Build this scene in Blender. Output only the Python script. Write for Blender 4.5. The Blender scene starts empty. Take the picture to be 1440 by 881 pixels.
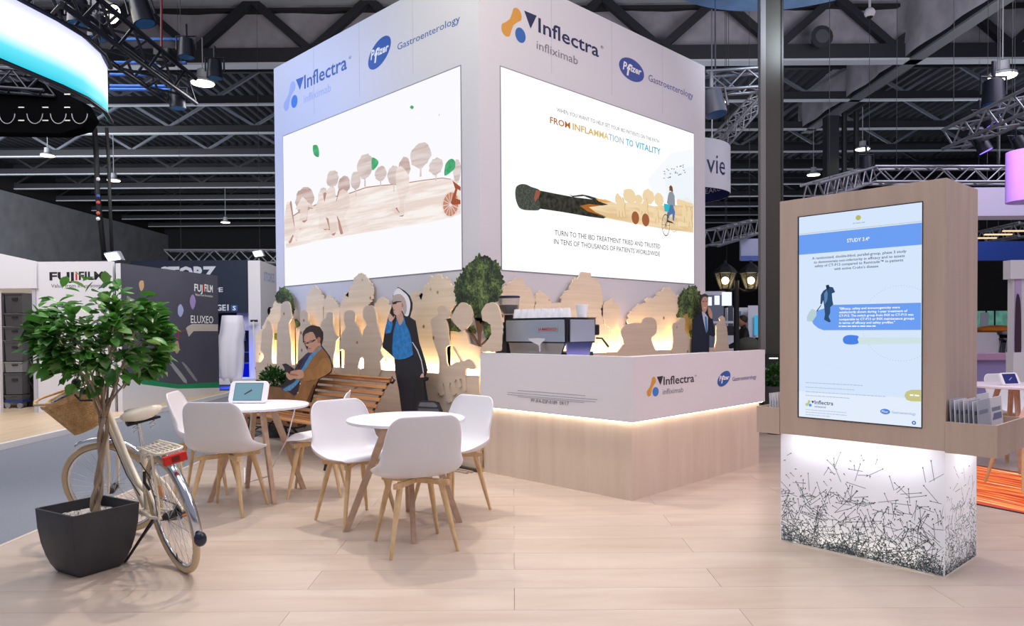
import bpy, bmesh, math, random
from mathutils import Vector, Matrix
random.seed(7)
S = bpy.context.scene
C = S.collection
PI = math.pi
# ---------------------------------------------------------------- camera
YAW = math.radians(45.0826); PIT = math.radians(-1.0588); ROL = math.radians(-0.377)
EYE = Vector((0, 0, 1.38)); FPX, CX, CY = 1020.1, 719.9, 481.4
cF = Vector((math.cos(YAW)*math.cos(PIT), math.sin(YAW)*math.cos(PIT), math.sin(PIT)))
r0 = Vector((math.sin(YAW), -math.cos(YAW), 0)); u0 = r0.cross(cF)
cR = r0*math.cos(ROL) + u0*math.sin(ROL); cU = -r0*math.sin(ROL) + u0*math.cos(ROL)
cd = bpy.data.cameras.new('camera'); cam = bpy.data.objects.new('camera', cd); C.objects.link(cam)
cam.matrix_world = Matrix(((cR.x, cU.x, -cF.x, 0), (cR.y, cU.y, -cF.y, 0), (cR.z, cU.z, -cF.z, 1.38), (0, 0, 0, 1)))
cd.sensor_width = 36; cd.lens = 36*FPX/1440; cd.shift_x = -(CX-720)/1440; cd.shift_y = (CY-440.5)/1440
cd.clip_start = .05; cd.clip_end = 300
S.camera = cam
# ---------------------------------------------------------------- exposure and world
vs = S.view_settings; vs.view_transform = 'Standard'; vs.look = 'None'; vs.gamma = 1; vs.use_curve_mapping = False
vs.exposure = 0.0
w = bpy.data.worlds.new('hall_ambience'); S.world = w; w.use_nodes = True
bg = w.node_tree.nodes['Background']; bg.inputs[0].default_value = (.84, .84, 1.0, 1); bg.inputs[1].default_value = .38

def H(lat, dep, z=0.0):                       # hall axes: lateral / depth as the roof beams run
    s = 2**-.5
    return Vector(((dep+lat)*s, (dep-lat)*s, z))

def light(name, kind, loc, target, power, color, **kw):
    d = bpy.data.lights.new(name, kind); o = bpy.data.objects.new(name, d); C.objects.link(o)
    d.energy = power; d.color = color; o.location = loc
    o.rotation_euler = (Vector(target)-Vector(loc)).to_track_quat('-Z', 'Y').to_euler()
    for k, v in kw.items(): setattr(d, k, v)
    return o
WARM = (1, .90, .81); COOL = (.62, .74, 1)
# truss spots above the stand (out of frame, overhead) and wide fill areas added to brighten it
light('fill_wash', 'AREA', (1.4, 1.6, 6.6), (2.6, 2.8, 0), 150, (1, .93, .89), size=4.0)
light('fill_wash', 'AREA', (0.2, 5.6, 6.2), (3.6, 6.0, .5), 105, (.74, .83, 1), size=3)
light('fill_wash', 'AREA', (6.4, 0.4, 6.2), (5.2, 2.6, .4), 125, (1, .85, .90), size=3)
light('unseen_spot', 'SPOT', (4.0, 5.6, 5.9), (2.4, 3.9, 0), 560, WARM, spot_size=math.radians(75), spot_blend=.8, shadow_soft_size=.09)
light('unseen_spot', 'SPOT', (3.6, 7.4, 5.9), (1.9, 4.6, 0), 420, WARM, spot_size=math.radians(70), spot_blend=.8, shadow_soft_size=.09)
light('unseen_spot', 'SPOT', (6.2, 4.0, 5.9), (3.8, 1.8, 0), 320, WARM, spot_size=math.radians(75), spot_blend=.8, shadow_soft_size=.15)
light('unseen_spot', 'SPOT', (1.0, 9.0, 4.6), (4.85, 9.0, 3.9), 800, (.22, .42, 1), spot_size=math.radians(80), spot_blend=1, shadow_soft_size=.3)  # added blue tint, stands in for the cyan screen's glow on the tower
light('unseen_spot', 'SPOT', (3.2, 4.4, 5.8), (4.85, 5.6, 4.9), 110, (1, 1, .72), spot_size=math.radians(90), spot_blend=1, shadow_soft_size=.3)  # added cream tint for the tower's top corner
light('unseen_spot', 'SPOT', (9.8, -.4, 3.2), (6.4, 3.4, .9), 110, (1, .32, .38), spot_size=math.radians(50), spot_blend=1, shadow_soft_size=.3)
light('kiosk_fill', 'AREA', (6.8, -1.6, 4.6), (4.9, 1.2, 1.2), 60, (1, .88, .94), size=2)  # added fill to brighten the kiosk's right side
light('aisle_wash', 'AREA', H(-8, 9.5, 6.2), H(-8.2, 12.5, 1.0), 330, (1, .96, .94), size=4)
light('aisle_wash', 'AREA', H(9.5, 11, 6.8), H(10, 13, .3), 280, (.9, .82, 1), size=4)

# ---------------------------------------------------------------- materials
def lin(h):
    h = h.lstrip('#'); c = [int(h[i:i+2], 16)/255 for i in (0, 2, 4)]
    return tuple(x/12.92 if x <= .04045 else ((x+.055)/1.055)**2.4 for x in c) + (1,)
MATS = {}
def mat(name, col, rough=.5, metal=0.0, em=0, alpha=None, trans=0, spec=None, noise=0, nscale=40, bump=0, bscale=200, ior=None):
    if name in MATS: return MATS[name]
    m = bpy.data.materials.new(name); m.use_nodes = True; n = m.node_tree.nodes; l = m.node_tree.links
    b = n['Principled BSDF']; c = lin(col) if isinstance(col, str) else tuple(col)+(1,)
    b.inputs['Base Color'].default_value = c; b.inputs['Roughness'].default_value = rough; b.inputs['Metallic'].default_value = metal
    if spec is not None: b.inputs['Specular IOR Level'].default_value = spec
    if em:
        b.inputs['Base Color'].default_value = (.0, .0, .0, 1)
        b.inputs['Emission Color'].default_value = c; b.inputs['Emission Strength'].default_value = em
        b.inputs['Specular IOR Level'].default_value = 0 if spec is None else spec
    if trans: b.inputs['Transmission Weight'].default_value = trans
    if ior: b.inputs['IOR'].default_value = ior
    if noise:
        g = n.new('ShaderNodeNewGeometry'); t = n.new('ShaderNodeTexNoise'); t.inputs['Scale'].default_value = nscale; t.inputs['Detail'].default_value = 4
        l.new(g.outputs['Position'], t.inputs['Vector'])
        r = n.new('ShaderNodeValToRGB'); r.color_ramp.elements[0].position = .3; r.color_ramp.elements[1].position = .7
        r.color_ramp.elements[0].color = tuple(x*(1-noise) for x in c[:3])+(1,); r.color_ramp.elements[1].color = tuple(min(1, x*(1+noise)) for x in c[:3])+(1,)
        l.new(t.outputs['Fac'], r.inputs['Fac']); l.new(r.outputs['Color'], b.inputs['Emission Color' if em else 'Base Color'])
    if bump:
        g = n.new('ShaderNodeNewGeometry'); t = n.new('ShaderNodeTexNoise'); t.inputs['Scale'].default_value = bscale
        l.new(g.outputs['Position'], t.inputs['Vector']); bp = n.new('ShaderNodeBump'); bp.inputs['Strength'].default_value = bump; bp.inputs['Distance'].default_value = .01
        l.new(t.outputs['Fac'], bp.inputs['Height']); l.new(bp.outputs['Normal'], b.inputs['Normal'])
    MATS[name] = m; return m

def wood(name, c0, c1, grain, rough=.45, knots=None, rot=0, em=0, perobj=0, lo=.32, hi=.68, knot_scale=5.0):
    """grain = noise scale along world x, y, z (small = along the grain)"""
    if name in MATS: return MATS[name]
    m = bpy.data.materials.new(name); m.use_nodes = True; n = m.node_tree.nodes; l = m.node_tree.links
    b = n['Principled BSDF']; b.inputs['Roughness'].default_value = rough
    g = n.new('ShaderNodeNewGeometry'); mp0 = n.new('ShaderNodeMapping'); mp0.inputs['Rotation'].default_value = (0, 0, rot)
    l.new(g.outputs['Position'], mp0.inputs['Vector'])
    mp = n.new('ShaderNodeMapping'); mp.inputs['Scale'].default_value = grain
    l.new(mp0.outputs['Vector'], mp.inputs['Vector'])
    oi = n.new('ShaderNodeObjectInfo'); ad = n.new('ShaderNodeVectorMath'); ad.operation = 'MULTIPLY_ADD'
    ad.inputs[1].default_value = (37, 19, 53) if perobj else (0, 0, 0)
    l.new(oi.outputs['Random'], ad.inputs[0]); l.new(mp.outputs['Vector'], ad.inputs[2])
    t = n.new('ShaderNodeTexNoise'); t.inputs['Scale'].default_value = 1; t.inputs['Detail'].default_value = 5; t.inputs['Roughness'].default_value = .6; t.inputs['Distortion'].default_value = .4
    l.new(ad.outputs[0], t.inputs['Vector'])
    r = n.new('ShaderNodeValToRGB'); r.color_ramp.elements[0].position = lo; r.color_ramp.elements[1].position = hi
    r.color_ramp.elements[0].color = lin(c0); r.color_ramp.elements[1].color = lin(c1)
    l.new(t.outputs['Fac'], r.inputs['Fac']); out = r.outputs['Color']
    if perobj:
        hs = n.new('ShaderNodeHueSaturation'); mr = n.new('ShaderNodeMapRange'); mr.inputs['To Min'].default_value = 1-perobj; mr.inputs['To Max'].default_value = 1+perobj
        l.new(oi.outputs['Random'], mr.inputs['Value']); l.new(mr.outputs[0], hs.inputs['Value']); l.new(out, hs.inputs['Color']); out = hs.outputs['Color']
    if knots:
        v = n.new('ShaderNodeTexVoronoi'); v.inputs['Scale'].default_value = knot_scale; l.new(mp0.outputs['Vector'], v.inputs['Vector'])
        kr = n.new('ShaderNodeValToRGB'); kr.color_ramp.elements[0].position = .05; kr.color_ramp.elements[1].position = .11
        kr.color_ramp.elements[0].color = (1, 1, 1, 1); kr.color_ramp.elements[1].color = (0, 0, 0, 1)
        l.new(v.outputs['Distance'], kr.inputs['Fac']); mx = n.new('ShaderNodeMix'); mx.data_type = 'RGBA'
        l.new(kr.outputs['Color'], mx.inputs[0]); l.new(out, mx.inputs[6]); mx.inputs[7].default_value = lin(knots); out = mx.outputs[2]
    if em:
        b.inputs['Base Color'].default_value = (0, 0, 0, 1); b.inputs['Specular IOR Level'].default_value = 0
        l.new(out, b.inputs['Emission Color']); b.inputs['Emission Strength'].default_value = em
    else: l.new(out, b.inputs['Base Color'])
    MATS[name] = m; return m

# ---------------------------------------------------------------- mesh helpers
class MB:
    def __init__(s): s.v = []; s.f = []
    def add(s, vs_, fs_):
        k = len(s.v); s.v += [Vector(p) for p in vs_]; s.f += [tuple(i+k for i in f) for f in fs_]; return s
    def box(s, lo, hi):
        x0, y0, z0 = lo; x1, y1, z1 = hi
        return s.add([(x0,y0,z0),(x1,y0,z0),(x1,y1,z0),(x0,y1,z0),(x0,y0,z1),(x1,y0,z1),(x1,y1,z1),(x0,y1,z1)],
                     [(3,2,1,0),(4,5,6,7),(0,1,5,4),(1,2,6,5),(2,3,7,6),(3,0,4,7)])
    def obox(s, c, ax, ay, az):               # oriented box: centre + half axis vectors
        c, ax, ay, az = map(Vector, (c, ax, ay, az))
        return s.add([c+ax*i+ay*j+az*k for k in (-1, 1) for i, j in ((-1,-1),(1,-1),(1,1),(-1,1))],
                     [(3,2,1,0),(4,5,6,7),(0,1,5,4),(1,2,6,5),(2,3,7,6),(3,0,4,7)])
    def loft(s, rings, cap=True, closed=False):
        n = len(rings[0]); k = len(s.v)
        for r in rings: s.v += [Vector(p) for p in r]
        R = len(rings)
        for i in range(R if closed else R-1):
            a = k+i*n; b = k+((i+1) % R)*n
            for j in range(n): s.f.append((a+j, a+(j+1) % n, b+(j+1) % n, b+j))
        if cap and not closed:
            s.f.append(tuple(k+j for j in reversed(range(n)))); s.f.append(tuple(k+(R-1)*n+j for j in range(n)))
        return s
    def lathe(s, prof, n=24, c=(0, 0, 0), cap=True):
        return s.loft([[(c[0]+r*math.cos(2*PI*j/n), c[1]+r*math.sin(2*PI*j/n), c[2]+z) for j in range(n)] for r, z in prof], cap)
    def tube(s, pts, r, n=8, closed=False, flat=1.0, up=None):
        pts = [Vector(p) for p in pts]; rr = r if isinstance(r, (list, tuple)) else [r]*len(pts); rings = []
        N = None
        for i, p in enumerate(pts):
            if closed: t = pts[(i+1) % len(pts)]-pts[i-1]
            else: t = pts[min(i+1, len(pts)-1)]-pts[max(i-1, 0)]
            t.normalize()
            if N is None:
                a = Vector(up) if up else (Vector((0, 0, 1)) if abs(t.z) < .9 else Vector((1, 0, 0)))
                N = (a-t*a.dot(t)).normalized()
            else:
                N = N-t*N.dot(t); N = N.normalized()
            B = t.cross(N)
            rings.append([p+(N*math.cos(2*PI*j/n)*flat+B*math.sin(2*PI*j/n))*rr[i] for j in range(n)])
        return s.loft(rings, not closed, closed)
    def rod(s, p, q, r, r2=None, n=8): return s.tube([p, q], [r, r if r2 is None else r2], n)
    def ball(s, c, r, n=10, m=7, sc=(1, 1, 1)):
        rings = []
        for i in range(m+1):
            a = -PI/2+PI*i/m; rr = max(math.cos(a), .02)
            rings.append([(c[0]+r*sc[0]*rr*math.cos(2*PI*j/n), c[1]+r*sc[1]*rr*math.sin(2*PI*j/n), c[2]+r*sc[2]*math.sin(a)) for j in range(n)])
        return s.loft(rings)
    def prism(s, pts, dv):                     # polygon points extruded by dv; front = pts side
        n = len(pts); dv = Vector(dv); pts = [Vector(p) for p in pts]
        nn = Vector((0, 0, 0))
        for i in range(n): nn += pts[i].cross(pts[(i+1) % n])
        if nn.dot(dv) > 0: pts = pts[::-1]
        k = len(s.v); s.v += pts+[p+dv for p in pts]
        s.f.append(tuple(k+i for i in range(n))); s.f.append(tuple(k+n+i for i in reversed(range(n))))
        for i in range(n): s.f.append((k+i, k+n+i, k+n+(i+1) % n, k+(i+1) % n))
        return s

def W(o):
    m = Matrix.Identity(4)
    while o is not None: m = o.matrix_basis @ m; o = o.parent
    return m
def mk(name, mb, m, parent=None, smooth=False, wld=False, bevel=0, sub=0, **props):
    me = bpy.data.meshes.new(name)
    vv = mb.v
    if wld and parent is not None:
        inv = W(parent).inverted(); vv = [inv @ p for p in vv]
    me.from_pydata([tuple(p) for p in vv], [], mb.f); me.update()
    if m: me.materials.append(m)
    if smooth:
        me.polygons.foreach_set('use_smooth', [True]*len(me.polygons))
        if smooth != 2:
            try: me.set_sharp_from_angle(angle=math.radians(40))
            except Exception: pass
    o = bpy.data.objects.new(name, me); C.objects.link(o)
    if parent: o.parent = parent
    if bevel:
        b = o.modifiers.new('bevel', 'BEVEL'); b.width = bevel; b.segments = 2; b.limit_method = 'ANGLE'
    if sub:
        b = o.modifiers.new('sub', 'SUBSURF'); b.levels = sub; b.render_levels = sub
    for k, v in props.items(): o[k] = v
    return o
def thing(name, label, cat, loc=(0, 0, 0), rz=0, group=None, rot=None):
    o = bpy.data.objects.new(name, None); C.objects.link(o); o.empty_display_size = .1
    o.location = loc; o.rotation_euler = rot if rot else (0, 0, rz)
    o['label'] = label; o['category'] = cat
    if group: o['group'] = group
    return o
def tag(o, label, cat, group=None):
    o['label'] = label; o['category'] = cat
    if group: o['group'] = group
    return o
UNIT = {}
def unit(kind, m):
    k = (kind, m.name)
    if k not in UNIT:
        b = MB()
        if kind == 'box': b.box((-.5,)*3, (.5,)*3)
        elif kind == 'rod': b.lathe([(1, 0), (1, 1)], 8)
        elif kind == 'sq': b.box((-1, -1, 0), (1, 1, 1))
        me = bpy.data.meshes.new('unit_'+kind); me.from_pydata([tuple(p) for p in b.v], [], b.f); me.materials.append(m)
        if kind == 'rod': me.polygons.foreach_set('use_smooth', [len(p.vertices) == 4 for p in me.polygons])
        UNIT[k] = me
    return UNIT[k]
def inst(name, kind, m, parent, M_, wld=False):
    o = bpy.data.objects.new(name, unit(kind, m)); C.objects.link(o); o.parent = parent
    if wld and parent is not None: M_ = W(parent).inverted() @ M_
    o.matrix_basis = M_
    return o
def rodo(name, p, q, r, m, parent, kind='rod', wld=False):
    p, q = Vector(p), Vector(q); d = q-p; L = d.length
    Mx = Matrix.Translation(p) @ d.to_track_quat('Z', 'Y').to_matrix().to_4x4() @ Matrix.Diagonal((r, r, L, 1))
    return inst(name, kind, m, parent, Mx, wld)
def boxo(name, lo, hi, m, parent):
    lo, hi = Vector(lo), Vector(hi)
    return inst(name, 'box', m, parent, Matrix.Translation((lo+hi)/2) @ Matrix.Diagonal(tuple(hi-lo)+(1,)))

def ray(x, y): return cF+cR*((x-CX)/FPX)-cU*((y-CY)/FPX)
class Plane:
    """a real vertical plane in the hall; O on it, R to the viewer's right, front normal towards the viewer"""
    def __init__(s, O, R, U=(0, 0, 1)):
        s.O = Vector(O); s.R = Vector(R).normalized(); s.U = Vector(U).normalized(); s.N = s.R.cross(s.U)
    def uv(s, x, y):
        d = ray(x, y); t = (s.O-EYE).dot(s.N)/d.dot(s.N); p = EYE+d*t-s.O
        return (p.dot(s.R), p.dot(s.U))
    def at(s, u, v, n=0): return s.O+s.R*u+s.U*v+s.N*n
def smooth_poly(pts, k=4):
    out = []; n = len(pts)
    for i in range(n):
        p0, p1, p2, p3 = (pts[(i+j-1) % n] for j in range(4))
        for j in range(k):
            t = j/k
            out.append(tuple(.5*((2*p1[a])+(-p0[a]+p2[a])*t+(2*p0[a]-5*p1[a]+4*p2[a]-p3[a])*t*t+(-p0[a]+3*p1[a]-3*p2[a]+p3[a])*t**3) for a in (0, 1)))
    return out
def crop(ox, oy, s, pts):                      # measured coordinates to plane points later
    return [(ox+x*s, oy+y*s) for x, y in pts]
def flat(name, pl, px, m, parent, off=0.0, th=.004, sm=0, bumps=0, bx=.05, seed=1, raw=False, **props):
    q = px if raw else [pl.uv(*p) for p in px]
    if sm: q = smooth_poly(q, sm)
    if bumps:                                   # scalloped foliage edge
        rnd = random.Random(seed); out = []
        n = len(q)
        ar = sum(q[i][0]*q[(i+1) % n][1]-q[(i+1) % n][0]*q[i][1] for i in range(n)); sg = 1 if ar > 0 else -1
        for i in range(n):
            a, b = Vector(q[i]), Vector(q[(i+1) % n]); L = (b-a).length; k = max(1, int(L/bx))
            nn = Vector(((b-a).y, -(b-a).x)).normalized()*sg
            if min(a.y, b.y) < getattr(pl, 'bump_min', -9): out.append(tuple(a)); continue
            for j in range(k):
                h = bumps*(.4+rnd.random())
                for t, hh in ((0, 0), (.3, .85), (.6, 1)):
                    out.append(tuple(a+(b-a)*((j+t)/k)+nn*h*hh))
        q = out
    o = mk(name, MB().prism([pl.at(u, v, off+th) for u, v in q], pl.N*-th), m, parent, wld=parent is not None)
    for k, v in props.items(): o[k] = v
    return o
TXT = {}
def text_geo(s, bold=0, shear=0, space=1.0):
    k = (s, bold, shear, space)
    if k not in TXT:
        cu = bpy.data.curves.new('t', 'FONT'); cu.body = s; cu.resolution_u = 2; cu.offset = bold; cu.shear = shear; cu.space_character = space
        o = bpy.data.objects.new('t', cu); C.objects.link(o); bpy.context.view_layer.update()
        me = bpy.data.meshes.new_from_object(o.evaluated_get(bpy.context.evaluated_depsgraph_get()))
        vv = [(v.co.x, v.co.y) for v in me.vertices]; ff = [tuple(p.vertices) for p in me.polygons]
        C.objects.unlink(o); bpy.data.objects.remove(o); bpy.data.curves.remove(cu); bpy.data.meshes.remove(me)
        TXT[k] = (vv, ff)
    return TXT[k]
def text(s, pl, pL, pR, cap, m, parent, off=.0015, bold=0, shear=0, raw=False, name='lettering', curve=None, space=1.0):
    """letters laid on a plane from pL to pR (baseline ends), cap height given in the same measure"""
    vv, ff = text_geo(s, bold, shear, space)
    if not vv: return None
    if raw: a, b, ch = pL, pR, cap
    else:
        a, b = pl.uv(*pL), pl.uv(*pR); ch = abs(pl.uv(pL[0], pL[1]-cap)[1]-a[1])
    x0 = min(v[0] for v in vv); x1 = max(v[0] for v in vv); sx = (b[0]-a[0])/(x1-x0); sy = ch/.69
    v0 = (a[1]+b[1])/2
    mb = MB()
    P = []
    for x, y in vv:
        u = (x-x0)*sx
        if curve: P.append(curve(a[0]+u, v0+y*sy))
        else: P.append(pl.at(a[0]+u, v0+y*sy, off))
    mb.add(P, ff)
    o = mk(name, mb, m, parent, wld=parent is not None)
    return o
def disc(pl, c, rv, m, parent, off=.001, name='dot', ru=None, n=28, tilt=0, th=.0006, raw=False):
    u, v = c if raw else pl.uv(*c); r = rv if raw else abs(pl.uv(c[0], c[1]-rv)[1]-v); q = ru if raw and ru else (abs(pl.uv(c[0]+ru, c[1])[0]-u) if ru else r)
    pts = []
    for i in range(n):
        a = 2*PI*i/n; x, y = q*math.cos(a), r*math.sin(a)
        pts.append((u+x*math.cos(tilt)-y*math.sin(tilt), v+x*math.sin(tilt)+y*math.cos(tilt)))
    return flat(name, pl, pts, m, parent, off, th, raw=True)

def scribble(pl, pL, pR, h, m, parent, off=.0016, seed=1, word=3.2):
    """illegible small print: a row of word-length dashes"""
    a, b = pl.uv(*pL), pl.uv(*pR); hh = abs(pl.uv(pL[0], pL[1]-h)[1]-a[1]); rnd = random.Random(seed); mb = MB(); u = a[0]; v = a[1]
    while u < b[0]:
        wl_ = min(hh*word*rnd.uniform(.5, 1.7), b[0]-u)
        mb.add([pl.at(u, v, off), pl.at(u+wl_, v, off), pl.at(u+wl_, v+hh*rnd.uniform(.8, 1.1), off), pl.at(u, v+hh, off)], [(0, 1, 2, 3)]); u += wl_+hh*.7
    return mk('small_print', mb, m, parent, wld=True)
# ================================================================ SETTING
def struct(o): o['kind'] = 'structure'; return o
HR = -math.radians(45)
m_floor = wood('floor_laminate', '#bcaa9b', '#c9b9ab', (.9, 4, 1), rough=.27, rot=HR+PI/2, perobj=.008)
m_sub = mat('joint_dark', '#b39d89', .8)
m_carpet = mat('carpet', '#7d828c', .95, noise=.10, nscale=90, bump=.3, bscale=400)
m_wplat = wood('aisle_platform_wood', '#c2a98b', '#d9c2a4', (1, 9, 1), rough=.4, rot=HR)
m_white = mat('white_laminate', '#e9e6e6', .45)
m_concrete = mat('concrete', '#84868c', .9, noise=.14, nscale=1.3)
m_black = mat('black_matt', '#0d0e12', .6)
m_steel_dk = mat('dark_steel', '#191c24', .55)
m_deck = mat('roof_deck', '#15181f', .8)
m_galv = mat('galvanised', '#9da2ab', .45, .3)
# booth floor: laminate boards laid in hall axes, each its own piece
fl = thing('floor', '', 'floor'); del fl['label']; del fl['category']; struct(fl)
mk('subfloor', MB().box((-60, -60, -.16), (90, 90, -.045)), mat('hall_floor', '#5c5e66', .7, noise=.08, nscale=3), fl)
mk('base_slab', MB().prism([H(-3.3, 2.0, -.012), H(10.2, 2.0, -.012), H(10.2, 12.5, -.012), H(-3.3, 12.5, -.012)], (0, 0, -.045)), m_sub, fl)
bw, bl = .30, 2.2
def pboard():
    b = MB(); b.add([(0, 0, -.012), (bl-.002, 0, -.012), (bl-.002, bw-.0016, -.012), (0, bw-.0016, -.012), (0, 0, 0), (bl-.002, 0, 0), (bl-.002, bw-.0016, 0), (0, bw-.0016, 0)],
                    [(4, 5, 6, 7), (0, 1, 5, 4), (1, 2, 6, 5), (2, 3, 7, 6), (3, 0, 4, 7)])
    me = bpy.data.meshes.new('board'); me.from_pydata([tuple(p) for p in b.v], [], b.f); me.materials.append(m_floor); return me
BME = pboard()
for i in range(35):
    off = (0, 1.1)[i % 2]
    for j in range(7):
        x = -3.3+j*bl-off
        dep = 2.03+i*bw
        o = bpy.data.objects.new('floor_board', BME); C.objects.link(o); o.parent = fl
        lx = x; sc = 1
        if x < -3.3: lx = -3.3; sc = (bl+x+3.3)/bl
        if lx+bl*sc > 10.2: sc = (10.2-lx)/bl
        if sc < .02: continue
        # board x axis = lateral, y axis = depth
        M_ = Matrix.Translation(H(lx, dep)) @ Matrix.Rotation(-PI/4, 4, 'Z') @ Matrix.Diagonal((sc, 1, 1, 1))
        o.matrix_basis = M_
struct(mk('trim_1', MB().prism([H(-3.33, 2.0, .002), H(-3.30, 2.0, .002), H(-3.30, 12.5, .002), H(-3.33, 12.5, .002)], (0, 0, -.05)), mat('edge_trim', '#cbbcae', .5)))
# carpeted aisle
c_ = mk('aisle_carpet', MB().prism([H(-6.1, -2, -.02), H(-3.33, -2, -.02), H(-3.33, 16, -.02), H(-6.1, 16, -.02)], (0, 0, -.03)), m_carpet); struct(c_)
struct(mk('floor_aisle_far', MB().prism([H(-6.1, 16, -.02), H(40, 16, -.02), H(40, 56, -.02), H(-6.1, 56, -.02)], (0, 0, -.03)), mat('far_floor', '#777078', .5, noise=.1, nscale=2)))
# hall walls
struct(mk('wall_left', MB().prism([H(-27, 12, 0), H(-27, 57, 0), H(-27, 57, 8.9), H(-27, 12, 8.9)], H(-.4, 0)), m_concrete))
struct(mk('trim_2', MB().prism([H(-27.3, 12, 8.9), H(-27.3, 57, 8.9), H(-27.3, 57, 12.2), H(-27.3, 12, 12.2)], H(-.3, 0)), mat('wall_head_dark', '#15161a', .9)))
struct(mk('wall_back', MB().prism([H(-45, 57, 0), H(45, 57, 0), H(45, 57, 12), H(-45, 57, 12)], H(0, .4)), mat('back_wall', '#101218', .9)))
struct(mk('wall_right', MB().prism([H(45, 16, 0), H(45, 57, 0), H(45, 57, 12), H(45, 16, 12)], H(.4, 0)), mat('back_wall', '#101218', .9)))
# roof deck: folded sheet, ribs run with the depth of the hall
ce = thing('ceiling', '', ''); del ce['label']; del ce['category']; struct(ce)
b = MB(); n_r = 170; x0, x1 = -34, 34; st = (x1-x0)/n_r
prof = []
for i in range(n_r):
    x = x0+i*st; prof += [(x, 10.75), (x+st*.35, 10.75), (x+st*.5, 10.6), (x+st*.85, 10.6)]
va = [H(x, 22.2, z) for x, z in prof]+[H(x, 57, z) for x, z in prof]; N = len(prof)
b.add(va, [(i, i+1, N+i+1, N+i) for i in range(N-1)])
mk('corrugated_deck', b, mat('roof_deck_lit', '#2e3138', .8), ce)
mk('deck_cover', MB().prism([H(-34, 21.8, 10.9), H(34, 21.8, 10.9), H(34, 57, 10.9), H(-34, 57, 10.9)], (0, 0, .1)), m_black, ce)
mk('front_deck', MB().prism([H(-34, 11, 12.2), H(34, 11, 12.2), H(34, 21.6, 12.2), H(-34, 21.6, 12.2)], (0, 0, .1)), m_black, ce)
# roof joists, each with chords and braces
CH = mat('joist_chord', '#a9adb5', .5); DK = mat('joist_dark', '#171a22', .6); BR = mat('joist_brace', '#5d626d', .5)
for i in range(10):
    D = 21.65+3.66*i; w2 = min(33, 6+D*.78)
    if i == 0: continue
    t = thing('roof_joist', 'galvanised lattice roof joist spanning the dark hall, %s from the cloth-backed main girder' % ('next', 'second', 'third', 'fourth', 'fifth', 'sixth', 'seventh', 'eighth', 'ninth')[i-1], 'joist', H(0, D, 9.2), -PI/4, 'lattice joists under the roof')
    mk('bottom_chord', MB().box((-w2, -.09, 0), (w2, .09, .05)), CH, t)
    mk('chord_web', MB().box((-w2, -.06, .05), (w2, .06, .32)), DK, t)
    mk('top_chord', MB().box((-w2, -.09, 1.12), (w2, .09, 1.35)), DK, t)
    k = int(w2/3.4)
    far = MB()
    for j in range(-k, k+1):
        x = j*3.4
        for sx in (-1, 1):
            p, q = (x, 0, .3), (x+sx*1.5, 0, 1.2)
            if i < 6: rodo('brace', p, q, .05, BR if i < 4 else DK, t, 'sq')
            else: far.rod(p, q, .05, n=4)
    if i >= 6: mk('brace', far, DK, t, kind='stuff')
# main cloth-backed girder across the hall
def girder(name, label, O, rz, x0, x1, zt, pitch, ph, clothz):
    t = thing(name, label, 'girder', O, rz)
    mk('bottom_chord', MB().box((x0, -.16, .06), (x1, .16, .5)), DK, t)
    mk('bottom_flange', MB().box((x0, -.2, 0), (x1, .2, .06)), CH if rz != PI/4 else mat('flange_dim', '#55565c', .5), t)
    mk('top_chord', MB().box((x0, -.16, zt), (x1, .16, zt+.35)), DK, t)
    mk('top_flange', MB().box((x0, -.2, zt-.06), (x1, .2, zt)), CH, t)
    x = x0+ph
    while x < x1-pitch:
        rodo('brace', (x, 0, zt), (x+pitch/2, 0, .45), .11, DK, t, 'sq'); rodo('brace', (x+pitch/2, 0, .45), (x+pitch, 0, zt), .11, DK, t, 'sq')
        x += pitch
    # hanging cloth, gently wrinkled
    b = MB(); nx = int((x1-x0)/.35); rows = []
    rnd = random.Random(3)
    for a in range(nx+1):
        X = x0+(x1-x0)*a/nx
        rows.append([(X, .32+.05*math.sin(X*3.1)+.04*rnd.random(), .1+clothz*k/6) for k in range(7)])
    vv = [p for r in rows for p in r]; b.add(vv, [(a*7+k, a*7+7+k, a*7+8+k, a*7+k+1) for a in range(nx) for k in range(6)])
    mk('cloth', b, mat('roof_cloth', '#85838c', .95, noise=.22, nscale=1.6), t, smooth=2)
    return t
girder('main_girder', 'deep dark steel girder across the hall backed with grey hanging cloth', H(0, 21.65, 9.2), -PI/4, -22, 24, 1.95, 3.45, .55, 2.0)
girder('side_girder', 'dark steel girder running away to the right, flange lit from below', H(11.9, 12, 9.2), PI/4, 0, 17.5, 2.3, 3.5, .3, 2.2)
# steel columns
t = thing('column', 'tall olive dark steel column beside the counter, one pale grey flange', 'column', H(3.55, 9.95, 0), -PI/4)
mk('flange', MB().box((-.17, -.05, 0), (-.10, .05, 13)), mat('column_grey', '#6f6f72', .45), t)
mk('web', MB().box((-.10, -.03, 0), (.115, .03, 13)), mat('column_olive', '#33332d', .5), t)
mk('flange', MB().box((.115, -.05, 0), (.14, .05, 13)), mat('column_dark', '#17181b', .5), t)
t = thing('column', 'dark round-edged column at the joint of the two girders, far right', 'column', H(11.9, 27.2, 0), -PI/4)
mk('shaft', MB().box((-.22, -.2, 0), (.22, .2, 9.2)), mat('column_far', '#1d2127', .5), t)
mk('rain_pipe', MB().rod((.5, 0, 0), (.5, 0, 9.4), .1), DK, t)
mk('rain_pipe', MB().rod((.95, 0, 0), (.95, 0, 9.4), .1), DK, t)

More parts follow.
